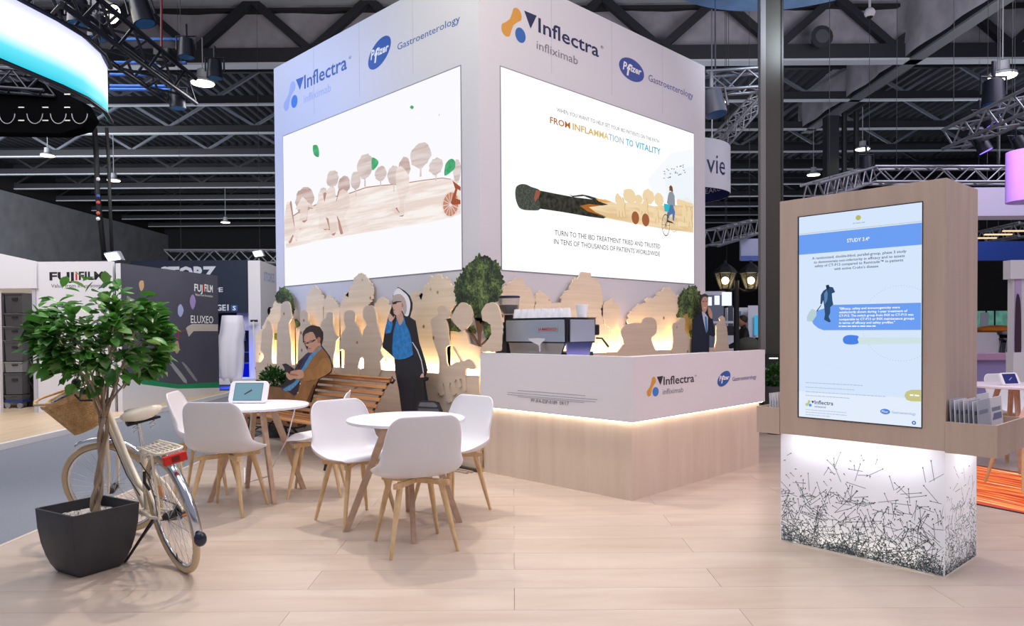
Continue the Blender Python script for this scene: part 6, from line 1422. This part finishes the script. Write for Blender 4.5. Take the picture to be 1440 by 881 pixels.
par_can(200, 20, 11, 'blue-rimmed spotlight right of the lit one, top left', 1.5, None, (.2, -.2, -1))
par_can(262, 70, 11.8, 'black stage light on the end of the upper pipe', 1.2)
par_can(302, 100, 12.2, 'black stage light beside the bright ceiling lamp', 1.2)
par_can(250, 142, 12.2, 'black stage light hanging below the slanting truss tip', 1.2)
par_can(137, 42, 10.5, 'dark stage light clamped to the slanting truss', 1.3)
par_can(110, 20, 9.8, 'dark stage light nearest the top edge on the slanting truss', 1.3)
t = thing('chain_hoist', 'black chain hoist with red cable below the roof', 'hoist', dpt(227, 76, 12)); mk('motor', MB().prism([dpt(214, 66, 12), dpt(238, 66, 12), dpt(236, 86, 12), dpt(215, 86, 12)], fw*.3), m_black, t, wld=True, bevel=.03)
mk('chain', MB().rod(dpt(227, 66, 12), dpt(227, -20, 12), .02), mat('chain_red', '#5e1f25', .5), t, wld=True)
# black skirt with looped cables below the band
t = thing('cable_skirt', 'black drape with looped white cables below the cyan band', 'drape', dpt(60, 150, 12.5))
sk = fplane(12.5); flat('drape', sk, [(-30, 128), (70, 122), (128, 150), (140, 172), (130, 186), (100, 194), (-30, 192)], mat('drape_black', '#050507', .95, spec=.02), t, 0, .3)
for i, x in enumerate((10, 49, 82, 112)):
    P_ = [dpt(x+11*math.cos(a), 160+14*math.sin(a)*1.0, 12.15) for a in [PI*j/10 for j in range(11)]]
    mk('cable_loop', MB().tube(P_, .007, 6), mat('cable_pale', '#7d7d86', .5), t, wld=True, smooth=2)
    for yy in (140, 158, 176): flat('cable_tag', sk, [(x-6, yy), (x+2, yy), (x+2, yy+1.5), (x-6, yy+1.5)], mat('tag_pale', '#b5b3ad', .5), t, .301, .01)
for k, (xa, xb, lb) in enumerate(((133, 147, 'thicker dark cable bundle hanging from the roof, left of the pair'), (150, 158, 'thinner dark pole hanging right beside the cable bundle'))):
    t = thing('cable_drop', lb, 'cable', dpt(xb, 366, 13)); mk('bundle', MB().tube([dpt(xa, 180, 13), dpt(xa+3, 230, 13), dpt(xa+4, 270, 13), dpt(xb, 366, 13)], (.045, .03)[k], 8), m_black, t, wld=True, smooth=2)
    if k == 0:
        for yy, c in ((252, '#c9c9cc'), (276, '#2a4b9b'), (285, '#b23a3a'), (300, '#b2503a'), (308, '#d9d9dc')): mk('cable_tie', MB().ball(dpt(xa+5, yy, 12.93), .035, 8, 5), mat('tie'+c, c, .5), t, wld=True)
# ceiling lamps
m_hous = mat('lamp_housing', '#85878d', .5)
def bay(px, py, dep, label, s=1.0):
    P0 = dpt(px, py, dep); t = thing('high_bay_lamp', label, 'ceiling lamp', P0, group='round lamps hanging under the roof')
    mk('reflector', MB().lathe([(.25*s, 0), (.24*s, .05*s), (.12*s, .10*s), (.11*s, .28*s), (.02*s, .32*s)], 18), m_hous, t, smooth=True)
    mk('glowing_lens', MB().lathe([(.01, -.03*s), (.23*s, -.02*s), (.24*s, .005)], 18), warm, t, smooth=True)
    rodo('drop_rod', (0, 0, .3*s), (0, 0, max(.5, 9.2-P0.z) if P0.z < 9.2 else .8), .015, m_hous, t)
bay(285, 117, 19.5, 'brightest round ceiling lamp, left of the tower top', 1.25); bay(67, 219, 27, 'round ceiling lamp at the far left below the cable skirt')
bay(160, 254, 29, 'round ceiling lamp beside the hanging cable pair'); bay(317, 313, 40, 'distant round ceiling lamp above the navy stand')
bay(1410, 107, 17.5, 'brightest round ceiling lamp at the upper right', 1.25); bay(1213, 210, 26, 'round ceiling lamp above the kiosk')
bay(1144, 246, 28.5, 'round ceiling lamp right of the dark column'); bay(1006, 145, 14, 'ceiling lamp between tower and column', .8)
def flood(px, py, dep, label):
    P0 = dpt(px, py, dep); t = thing('flood_light', label, 'floodlight', P0, -PI/4); fs_ = .55
    mk('housing', MB().obox((0, 0, 0), (.22*fs_, 0, .03*fs_), (0, .05, 0), (-.02, -.03, .13*fs_)), m_hous, t); mk('lens', MB().obox((0, -.065, -.01), (.18*fs_, 0, .025*fs_), (0, .01, 0), (-.02, -.025, .10*fs_)), cool, t)
    rodo('bracket', (0, 0, -.12), (0, 0, -.28), .02, m_hous, t)
flood(364, 357, 18.2, 'white floodlight on the corner of the navy stand'); flood(161, 361, 12.4, 'small bright floodlight above the charcoal wall')
t = thing('dome_camera', 'white dome security camera hanging from the roof, top right', 'camera', dpt(1223, 20, 12)); P0 = dpt(1223, 18, 12)
mk('dome', MB().ball(P0, .085, 14, 9), m_white, t, wld=True, smooth=2); mk('lens_dome', MB().ball(P0-Vector((0, 0, .04)), .06, 12, 8), m_black, t, wld=True, smooth=2); mk('stem', MB().rod(P0, P0+Vector((0, 0, .9)), .02), m_white, t, wld=True)
t = thing('loudspeaker', 'dark round loudspeaker on the cloth-backed girder', 'loudspeaker', dpt(1151, 56, 21.2)); P0 = dpt(1151, 56, 21.2)
mk('horn', MB().tube([P0+fw*.1, P0-fw*.25], [.18, .32], 16), DK, t, wld=True, smooth=True); mk('cone', MB().tube([P0-fw*.251, P0-fw*.27], .2, 16), mat('cone_grey', '#3d3f46', .5), t, wld=True)
# light blue ring banner, only its lowest edge shows at the top of the view
cc_ = H(3.97, 10.0, 6.56)
t = thing('ring_banner', 'light blue round hanging banner with clouds, cut by the top edge above the tower', 'banner', cc_)
m_sky = mat('banner_sky', '#8db7ea', .8, noise=.22, nscale=1.5)
rgo = [[cc_+rt*(2.0*math.cos(a))+fw*(2.0*math.sin(a))+Vector((0, 0, h_)) for a in [2*PI*j/64 for j in range(64)]] for h_ in (0, .9)]
mk('banner_band', MB().loft(rgo, cap=False), m_sky, t, wld=True, smooth=2)
mk('banner_underside', MB().prism(rgo[0], (0, 0, .02)), m_sky, t, wld=True)
light('banner_uplight', 'AREA', H(3.97, 9.4, 5.3), cc_+fw*1.6, 25, (.8, .9, 1), size=.6)
# round white sign with lettering
DV = 13.0; Pc = dpt(948, 245, DV); zt2 = dpt(1024, 212, DV).z; zb2 = dpt(1024, 277, DV).z
rad = (dpt(1024, 245, DV)-Pc).length
t = thing('round_sign', 'white round hanging sign with dark lettering and navy inside, right of the tower', 'hanging sign', Vector((Pc.x, Pc.y, zb2)))
N_ = 64; ring = lambda z, r_=rad: [Vector((Pc.x, Pc.y, z))+rt*(r_*math.cos(2*PI*j/N_))+fw*(r_*math.sin(2*PI*j/N_)) for j in range(N_)]
mk('outer_band', MB().loft([ring(zb2), ring(zt2)], cap=False), m_fw, t, wld=True, smooth=2)
mk('inner_band', MB().loft([ring(zt2, rad-.03), ring(zb2, rad-.03)], cap=False), mat('sign_navy', '#2a2f6b', .6), t, wld=True, smooth=2)
mk('hanger', MB().rod(Vector((Pc.x, Pc.y, zt2))+rt*rad*.7, Vector((Pc.x, Pc.y, zt2+2.5))+rt*rad*.7, .012), m_alu, t, wld=True)
def on_cyl(u, v, rr=rad+.004, inner=False):
    a = (-PI/2+u/rad) if not inner else (PI/2-u/rad); return Vector((Pc.x, Pc.y, v))+rt*(rr*math.cos(a))+fw*(rr*math.sin(a))
def a_of(px):                                   # angle on the near side whose picture column is px
    lo, hi = -PI/2, 0
    for _ in range(30):
        m_ = (lo+hi)/2; q = Vector((Pc.x, Pc.y, 0))+rt*(rad*math.cos(m_))+fw*(rad*math.sin(m_)); d = q-EYE; x = CX+FPX*d.dot(rt)/d.dot(fw)
        if x < px: lo = m_
        else: hi = m_
    return (lo+PI/2)*rad
hz = zt2-zb2
text('abb', None, (a_of(965), zb2+hz*.30), (a_of(990), zb2+hz*.30), hz*.40, navy, t, raw=True, curve=on_cyl)
text('vie', None, (a_of(994), zb2+hz*.30), (a_of(1019.5), zb2+hz*.30), hz*.40, navy, t, raw=True, curve=on_cyl)
text('RESEARCH', None, (.60, zb2+.16), (1.35, zb2+.16), .10, wht, t, raw=True, curve=lambda u, v: on_cyl(u, v, rad-.036, True)); text('PIPELINE', None, (.49, zb2+.37), (1.16, zb2+.37), .10, wht, t, raw=True, curve=lambda u, v: on_cyl(u, v, rad-.036, True))
# purple drum lamp at the right edge
P0 = dpt(1447, 250, 9.6); zt3 = dpt(1430, 213, 9.6).z; zb3 = dpt(1430, 284, 9.6).z
m_drum = mat('drum_fabric', '#d9c9f2', .8)
t = thing('drum_lamp', 'violet-lit white drum lampshade hanging at the right edge', 'lamp', Vector((P0.x, P0.y, zb3)))
mk('shade', MB().lathe([(.26, 0), (.26, zt3-zb3), (.25, zt3-zb3), (.25, 0)], 32, cap=False), m_drum, t, smooth=True)
rodo('hanger', (0, 0, zt3-zb3), (0, 0, 3), .012, m_alu, t); rodo('spoke', (-.25, 0, zt3-zb3-.02), (.25, 0, zt3-zb3-.02), .01, m_alu, t)
light('drum_violet', 'SPOT', dpt(1400, 150, 8.6), P0, 160, (.55, .15, 1), spot_size=math.radians(40), shadow_soft_size=.1)
par_can(1388, 168, 12.4, 'violet spotlight on the slanting truss, upper one', 1.1, violet, (.3, -.5, -.8)); par_can(1382, 205, 12.4, 'blue-violet spotlight below the slanting truss', 1.1, violet, (.2, -.4, -.9)); par_can(1436, 205, 11.5, 'violet spotlight at the right edge above the drum lamp', 1.0, violet, (.1, -.4, -.9))
par_can(1397, 133, 12, 'large dark moving-head light above the slanting truss', 1.6); par_can(1005, 148, 10.8, 'grey moving-head light hanging above the round sign', 1.5, None, (0, -.2, -1), m_alu) ; par_can(1218, 232, 12.9, 'dark lamp hanging over the kiosk truss', 1.0)

# ================================================================ RIGHT BACKGROUND
# lantern post
DL = 11.5; t = thing('street_lamp', 'black park lamp post with two glowing lanterns beyond the counter', 'lamp post', H(dpt(1034, 500, DL).dot(rt), DL, 0))
zp = dpt(1034, 395, DL).z; mk('post', MB().tube([(0, 0, 0), (0, 0, .3), (0, 0, .32), (0, 0, zp)], [.09, .08, .045, .04], 12), m_black, t, smooth=True)
m_lg = mat('lantern_glass', '#fff6e0', .05, trans=.92, ior=1.02)
for px in (1020, 1056):
    Lp = dpt(px, 394, DL)-Vector(t.location); 
    mk('arm', MB().tube([(0, 0, zp-.1), Lp*.5+Vector((0, 0, zp-.1))*.5+Vector((0, 0, -.12)), Lp-Vector((0, 0, .17))], .018, 8), m_black, t, smooth=True)
    ln = mk('lantern_cap', MB().lathe([(.19, .11), (.15, .17), (.07, .24), (.03, .26), (.02, .31)], 6, Lp), m_black, t); mk('lantern_base', MB().lathe([(.05, -.17), (.085, -.15), (.085, -.14)], 6, Lp), m_black, ln)
    for j in range(6): a = 2*PI*j/6; rodo('glazing_bar', Lp+Vector((.085*math.cos(a), .085*math.sin(a), -.14)), Lp+Vector((.17*math.cos(a), .17*math.sin(a), .12)), .008, m_black, ln)
    mk('pane', MB().lathe([(.08, -.14), (.165, .11)], 6, Lp, cap=False), m_lg, ln)
    mk('bulb', MB().ball(Lp+Vector((0, 0, -.01)), .055, 12, 8), mat('bulb_glow', '#fff0c8', 1, em=14), ln, smooth=2)
# pharmacy-white booth behind
def rectT(nm, lab, cat, x0, y0, x1, y1, dep, m, th=.1, group=None):
    pl = fplane(dep); a, b_ = pl.uv(x0, y0), pl.uv(x1, y1); t = thing(nm, lab, cat, pl.at((a[0]+b_[0])/2, max(0, b_[1])), -PI/4)
    flat('body', pl, [(a[0], b_[1]), (b_[0], b_[1]), (b_[0], a[1]), (a[0], a[1])], m, t, -th, th, raw=True); return t, pl
def add(t, nm, x0, y0, x1, y1, dep, m, th=.02): 
    pl = fplane(dep); a, b_ = pl.uv(x0, y0), pl.uv(x1, y1); return flat(nm, pl, [(a[0], b_[1]), (b_[0], b_[1]), (b_[0], a[1]), (a[0], a[1])], m, t, -th, th, raw=True)
m_gw = mat('booth_white', '#c9ccd6', .6); m_gl = mat('window_light', '#eef3ff', 1, em=1.1); m_gd = mat('booth_grey', '#5a6478', .6)
t, _ = rectT('shop_booth', 'pale grey booth with bright windows and shelves behind the suited cut-out', 'booth', 988, 411, 1018, 620, 19, mat('booth_blue', '#6a7386', .6), .6)
add(t, 'roof_edge', 984, 410, 1020, 415, 18.3, m_gw); add(t, 'window', 994, 418, 1001, 430, 18.3, m_gl); add(t, 'window', 1005, 416, 1012, 429, 18.3, m_gl)
add(t, 'shelf', 1000, 452, 1032, 455, 18.2, m_gw); add(t, 'shelf', 1018, 473, 1034, 478, 18.2, m_gw); add(t, 'fridge_door', 1021, 459, 1032, 472, 18.2, mat('fridge_dark', '#1e1f26', .3))
t, _ = rectT('hanging_light_sign', 'glowing white rounded sign left of the lantern post', 'sign', 1017, 411, 1029, 430, 15, m_gl, .1)
t, _ = rectT('white_wall_panel', 'white booth wall with posters and screen beyond the lantern post', 'booth wall', 1022, 433, 1062, 620, 21, m_gw, .2)
add(t, 'poster', 1035, 438, 1042, 452, 20.7, mat('poster_teal', '#3f6f86', .5)); add(t, 'upper_panel', 1052, 430, 1066, 475, 20.7, m_gw); add(t, 'screen', 1061, 444, 1066, 472, 20.6, mat('screen_cyan', '#4ab7e8', 1, em=.8))
add(t, 'poster', 1024, 430, 1031, 470, 20.7, mat('poster_dark', '#35404f', .5)) 
t, _ = rectT('hanging_fascia', 'pale blue hanging fascia beside the column', 'fascia', 1042, 336, 1068, 366, 16, mat('fascia_pale', '#b9c3e0', .6), .1)
add(t, 'lower_edge', 1042, 360, 1068, 367, 15.8, mat('fascia_blue', '#5a76c0', .5))
Pb = dpt(1052, 488, 13); t = thing('beanbag', 'rounded grey green beanbag on a block behind the lantern post', 'beanbag', (Pb.x, Pb.y, 0))
mk('block', MB().box((-.3, -.3, 0), (.3, .3, Pb.z-.12)), m_gd, t)
mk('bag', MB().ball(Pb, .22, 14, 9, (1.2, 1, .8)), mat('beanbag', '#4b4f45', .8), t, wld=True, smooth=2)
# standing visitor in black
vis = thing('person', 'visitor in black clothes standing side-on behind the lantern post', 'person', H(dpt(1046, 500, 14.5).dot(rt), 14.5, 0), -PI/4)
zh = dpt(1044, 446, 14.5).z; sc_ = zh/1.70
def skin(name, joints, edges, rad_, m, par, sub=2):
    me = bpy.data.meshes.new(name); me.from_pydata([tuple(Vector(j)*sc_) for j in joints], edges, []); me.materials.append(m); o = bpy.data.objects.new(name, me); C.objects.link(o); o.parent = par
    sm = o.modifiers.new('skin', 'SKIN'); 
    for i, v in enumerate(me.skin_vertices[0].data): v.radius = (rad_[i]*sc_, rad_[i]*sc_)
    me.skin_vertices[0].data[0].use_root = True
    s = o.modifiers.new('sub', 'SUBSURF'); s.levels = sub; s.render_levels = sub; return o
J = [(0, 0, .95), (0, 0, 1.15), (-.02, 0, 1.38), (-.03, 0, 1.47), (-.05, 0, 1.54), (-.06, 0, 1.63), (0, -.09, .88), (.02, -.10, .48), (.03, -.10, .07), (-.08, -.10, .03), (0, .09, .88), (-.03, .10, .48), (-.03, .10, .07), (-.13, .10, .03),
     (-.02, -.19, 1.38), (-.12, -.22, 1.14), (-.34, -.17, 1.06), (-.02, .19, 1.38), (-.10, .22, 1.14), (-.32, .17, 1.05), (-.41, -.16, 1.06), (-.39, .16, 1.04)]
E_ = [(0, 1), (1, 2), (2, 3), (3, 4), (4, 5), (0, 6), (6, 7), (7, 8), (8, 9), (0, 10), (10, 11), (11, 12), (12, 13), (2, 14), (14, 15), (15, 16), (2, 17), (17, 18), (18, 19), (16, 20), (19, 21)]
Rr_ = [.14, .13, .13, .055, .07, .085, .09, .065, .05, .04, .09, .065, .05, .04, .07, .05, .038, .07, .05, .038, .035, .035]
skin('body', J, E_, Rr_, mat('clothes_black', '#15161a', .7), vis)
mk('head', MB().ball(Vector((-.07, 0, 1.60))*sc_, .10*sc_, 14, 10, (1.05, .85, 1.2)), mat('skin_tone', '#b98468', .6), vis, smooth=2)
mk('hair', MB().ball(Vector((-.045, 0, 1.64))*sc_, .104*sc_, 14, 10, (1, .9, 1.0)), mat('hair_dark', '#2a1d1a', .6), vis, smooth=2)
mk('hand', MB().ball(Vector((-.43, -.16, 1.06))*sc_, .04*sc_, 8, 6, (1.5, .7, .8)).ball(Vector((-.41, .16, 1.04))*sc_, .04*sc_, 8, 6, (1.5, .7, .8)), mat('skin_tone', '#b98468', .6), vis, smooth=2)
# black panel behind the column with partly hidden lettering, plant
t, pl = rectT('black_panel', 'black panel with white lettering between column and kiosk', 'panel', 1073, 498, 1100, 612, 9.72, m_black, .06)
text('optimg', pl, (1082, 521), (1098, 521), 4.5, wht, t, .002); disc(pl, (1078.5, 519.5), 2.2, wht, t, .002)
add(t, 'light_slit', 1082, 503.5, 1094, 505, 9.71, mat('slit_glow', '#ffe9c0', 1, em=2), .02)
t = thing('potted_plant', 'small green plant in dark pot behind the left brochure bin', 'plant', H(dpt(1088, 545, 9.35).dot(rt), 9.35, 0))
mk('pot', MB().lathe([(.10, 0), (.15, .62), (.13, .62), (.12, .55)], 16), m_pot, t, smooth=True); b = MB(); rnd = random.Random(8)
for i in range(260):
    v = Vector((rnd.gauss(0, 1), rnd.gauss(0, 1), rnd.gauss(0, 1))).normalized(); M_ = orient(v*.13*rnd.uniform(.4, 1)+Vector((0, 0, .74)), v+Vector((0, 0, .5)), rnd.uniform(-1, 1), .07); b.add([M_ @ Vector(q) for q in LV[0][1]], LV[0][2])
mk('foliage', b, m_leafd, t, smooth=2, kind='stuff')
# far right
t, pl = rectT('white_fascia', 'white hanging fascia with truss shadow above the blue band, right edge', 'fascia', 1350, 264, 1470, 305, 15, mat('fascia_lilac', '#cfc9e2', .6), .2)
add(t, 'lower_edge', 1350, 304, 1470, 309, 14.95, mat('fascia_edge', '#7a7276', .5)); 
t, _ = rectT('blue_fascia', 'deep blue fascia band below the white one, right edge', 'fascia', 1340, 340, 1475, 366, 18, mat('fascia_deepblue', '#15388a', .5), .2)
for k, (a, b_, y, dd) in enumerate(((1376, 1402, 334, 17), (1386, 1424, 329, 16.5), (1412, 1442, 324, 16))):
    tag(add(None, 'tube_lamp', a, y, b_, y+1.6, dd, mat('tube_warm', '#e7c39a', 1, em=1.5), .06), 'warm strip lamp, %s of three above the blue fascia' % ('left', 'middle', 'right')[k], 'lamp')
t, _ = rectT('glazed_back_wall', 'row of green-tinted windows far behind the white counter', 'window', 1340, 437, 1475, 462, 40, mat('window_green', '#5c9086', 1, em=.75, noise=.35, nscale=2.2), .2)
for x in (1386, 1398, 1418): add(t, 'window_post', x, 437, x+2, 462, 39.6, m_black)
add(t, 'dark_head', 1340, 366, 1475, 437, 39.5, m_black); add(t, 'white_board', 1379, 440, 1390, 463, 30, m_gw)
t, _ = rectT('white_counter', 'white high counter under the green windows at the right edge', 'counter', 1362, 468, 1405, 505, 20, mat('counter_far', '#d8d2d6', .5), .8)
t = thing('orange_canopy', 'orange cushion-like canopy beside the white counter', 'canopy', dpt(1400, 468, 21)); mk('cushion', MB().ball(dpt(1402, 464, 21), .5, 18, 8, (1.1, 1.1, .26)), mat('orange_cloth', '#d97a20', .7), t, wld=True, smooth=2)
fur = mat('far_chair', '#8f8a94', .6); fdk = mat('far_chair_dark', '#3a3539', .6)
for k, (px, dd) in enumerate(((1414, 20), (1424, 19.5), (1432, 20.5))):
    P0 = dpt(px, 478, dd); t = thing('bar_stool', '%s of three dark bar stools right of the far white counter' % ('first', 'second', 'third')[k], 'stool', (P0.x, P0.y, 0), group='stools by the far counter')
    mk('seat', MB().lathe([(.16, P0.z-.02), (.2, P0.z+.02), (.2, P0.z+.04)], 14), (fdk, fur, fdk)[k], t, smooth=True); mk('backrest', MB().tube([(.2*math.cos(a), .2*math.sin(a), P0.z+.18) for a in [i*PI/6 for i in range(7)]], .05, 6), (fdk, fur, fdk)[k], t, smooth=2)
    for sx in (-1, 1):
        for sy in (-1, 1): rodo('leg', (sx*.1, sy*.1, P0.z-.02), (sx*.2, sy*.2, 0), .015, fur, t)
# lilac low wall and violet kiosk with portrait picture
m_lil = mat('lilac_wall', '#9c93c9', .6)
t, _ = rectT('lilac_bench_wall', 'low lilac partition behind the right round table', 'partition', 1340, 505, 1480, 575, 11.5, m_lil, .2); add(t, 'cap', 1340, 498, 1480, 506, 11.4, mat('lilac_cap', '#b78fb0', .6), .3)
t, pl = rectT('portrait_kiosk', 'white rounded kiosk with tall portrait picture at the right edge', 'kiosk', 1426, 388, 1490, 560, 9.4, m_fw, .12)
add(t, 'head_block', 1421, 366, 1490, 392, 9.35, m_fw, .14); add(t, 'foot_block', 1425, 496, 1490, 560, 9.35, m_fw, .14); add(t, 'picture', 1428, 392, 1436, 494, 9.38, mat('portrait_bg', '#b9a5cf', .5))
pk_ = fplane(9.37); flat('portrait_figure', pk_, [(1427, 512), (1427.5, 440), (1429, 420), (1431, 413), (1434, 420), (1435.5, 440), (1436, 490), (1434, 500)], mat('portrait_dark', '#3b2438', .5), t, 0, .004, sm=2)
def gp(px, py, z=.0):
    d = ray(px, py); q = EYE+d*((z-1.38)/d.z); return q
# right round table with tablet and chairs
PT = dpt(1426, 541, 6.9); tblc = Vector((PT.x, PT.y, 0))
m_topp = mat('table_pinkwhite', '#e6dde6', .4)
t = thing('round_table', 'round white table with tablet at the right edge beyond the kiosk', 'table', tblc, group='round tables right of the kiosk')
zt4 = PT.z; mk('tabletop', MB().lathe([(.40, zt4-.022), (.405, zt4-.018), (.405, zt4-.002), (.40, zt4)], 48), m_topp, t, smooth=True)
for a in (200, 290, 20, 110): a = math.radians(a); mk('leg', MB().tube([(.12*math.cos(a), .12*math.sin(a), zt4-.02), (.33*math.cos(a), .33*math.sin(a), .018)], [.026, .019], 6), m_oakd, t)
tz = dpt(1424, 535, 6.8); tbr = tablet(Vector((tz.x, tz.y, zt4+.001)), math.radians(-32), 'white-cased tablet with violet screen on the right-hand table', mat('tablet_screen_violet', '#3d3f80', 1, em=.8), mat('tablet_match2', '#a4a6d8', 1, em=.8)); tbr.scale = (.62, .62, .62)
mk_c = mk('power_cable', MB().tube([dpt(1398, 600, 6.6), dpt(1412, 606, 6.6), dpt(1440, 620, 6.6), dpt(1470, 650, 6.6), gp(1500, 690, .006)], .006, 6), mat('cable_white', '#e8e8ee'), None, smooth=True); tag(mk_c, 'thin white cable sagging under the right-hand table', 'cable')
def ch2(px, py, dep, ang, label, m):
    P0 = dpt(px, py, dep); c = copy_tree(CH0); c.location = (P0.x, P0.y, 0); c.rotation_euler = (0, 0, math.radians(ang)); c['label'] = label; c['group'] = 'shell chairs right of the kiosk'
    if m:
        for o_ in c.children:
            if o_.name.startswith('seat_shell'):
                o_.data = o_.data.copy(); o_.data.materials.clear(); o_.data.materials.append(m)
ch2(1444, 640, 6.15, 140, 'pinkish shell chair at the right edge, near side of the right table', mat('chair_pink', '#e9c3bb', .45)); ch2(1436, 600, 7.6, -120, 'white shell chair on the far side of the right table', None)
# LED floor strip with fiery picture
mf = bpy.data.materials.new('fire_floor'); mf.use_nodes = True; n = mf.node_tree.nodes; l = mf.node_tree.links; g = n.new('ShaderNodeNewGeometry'); mp = n.new('ShaderNodeMapping'); _a, _b = gp(1366, 654), gp(1450, 668.5); mp.inputs['Rotation'].default_value = (0, 0, -math.atan2(_b.y-_a.y, _b.x-_a.x)); l.new(g.outputs['Position'], mp.inputs['Vector']); mp_ = mp; mp = n.new('ShaderNodeMapping'); mp.inputs['Scale'].default_value = (1.2, 13, 1); l.new(mp_.outputs['Vector'], mp.inputs['Vector'])
tn = n.new('ShaderNodeTexNoise'); tn.inputs['Scale'].default_value = 1.3; tn.inputs['Detail'].default_value = 6; tn.inputs['Distortion'].default_value = .6; l.new(mp.outputs['Vector'], tn.inputs['Vector']); r = n.new('ShaderNodeValToRGB'); l.new(tn.outputs['Fac'], r.inputs['Fac'])
r.color_ramp.elements[0].position = .3; r.color_ramp.elements[0].color = lin('#8e1f14'); r.color_ramp.elements[1].position = .72; r.color_ramp.elements[1].color = lin('#ffe9b0'); e = r.color_ramp.elements.new(.45); e.color = lin('#e2452a'); e = r.color_ramp.elements.new(.58); e.color = lin('#ff9a3c')
b_ = n['Principled BSDF']; b_.inputs['Base Color'].default_value = (0, 0, 0, 1); l.new(r.outputs['Color'], b_.inputs['Emission Color']); b_.inputs['Emission Strength'].default_value = 1.0
t = thing('led_floor', 'glowing red and orange LED floor strip right of the kiosk', 'floor screen', H(5.2, 6.0, .0), -PI/4)
A, B, Cc, Dd = gp(1366, 654, .006), gp(1450, 668.5, .006), gp(1452, 718, .006), gp(1366, 707, .006)
ex_ = (B-A).normalized(); ey_ = (Dd-A).normalized(); B = B+ex_*1.2; Cc = Cc+ex_*1.2
mk('picture_tiles', MB().prism([A, B, Cc, Dd], (0, 0, -.004)), mf, t, wld=True)
o0 = [A-ex_*.03-ey_*.05, B+ex_*.03-ey_*.05, Cc+ex_*.03+ey_*.03, Dd-ex_*.03+ey_*.03]
mk('black_frame', MB().prism([p-Vector((0, 0, .001)) for p in o0], (0, 0, -.006)), m_black, t, wld=True)

# added fill that brightens roof and walls (unseen, above eye level)
for la, de, pw in ((-14, 25, 900), (3, 27, 900), (18, 25, 900), (-10, 40, 900), (14, 42, 900)):
    light('hall_fill', 'AREA', H(la, de, 4.2), H(la, de, 12), pw*.42, (.86, .9, 1), size=7)
light('hall_fill', 'AREA', H(-2, 13, 6.2), H(-3, 21, 10.4), 420, (1, .93, .9), size=4)
light('hall_fill', 'AREA', H(9, 14, 6.6), H(9, 21, 10.4), 420, (.95, .92, 1), size=4)
light('hall_fill', 'AREA', H(-22, 20, 7.0), H(-27, 30, 5), 5200, (.95, .97, 1), size=6)
light('banner_fill', 'AREA', H(-4.2, 13.2, 5.0), H(-6.4, 13.6, 1.2), 160, (1, .97, .95), size=2)  # added fill to brighten the charcoal banner wall
# hangers for everything that hangs
hk = mat('hanger_wire', '#2a2b30', .5)
def hang(t, p, top=9.25):
    p = Vector(p); d_ = p.dot(fw); rodo('hanger_wire', p, (p.x, p.y, 12.2 if d_ < 21.6 else 10.65), .0045, hk, t, wld=True)
for o in list(bpy.data.objects):
    if o.name.startswith('lighting_truss'):
        chs = [c for c in o.children if c.name.startswith('chord')]
        if chs:
            M_ = W(chs[3]); a, b_ = M_ @ Vector((0, 0, 0)), M_ @ Vector((0, 0, 1))
            for f in (.15, .85): p = a.lerp(b_, f); hang(o, p, max(9.3, p.z+2) if p.z < 9 else p.z+2)
    elif o.name.startswith(('tube_lamp',)):
        c = sum((W(o) @ Vector(v) for v in o.bound_box), Vector())/8; hang(o, c)
    elif o.name.startswith(('hanging_fascia', 'hanging_light_sign', 'white_fascia', 'blue_fascia')) and o.type == 'EMPTY':
        ch_ = o.children[0]; bb = [W(ch_) @ Vector(v) for v in ch_.bound_box]; c = sum(bb, Vector())/8; z = max(v.z for v in bb)
        hang(o, (c.x, c.y, z-.02))
    elif o.name.startswith('ring_screen') : hang(o, (pts[3].x, pts[3].y, zt_)); hang(o, (pts[6].x, pts[6].y, zt_))
    elif o.name.startswith('ring_banner'): hang(o, cc_+Vector((0, 0, .02)), 12)
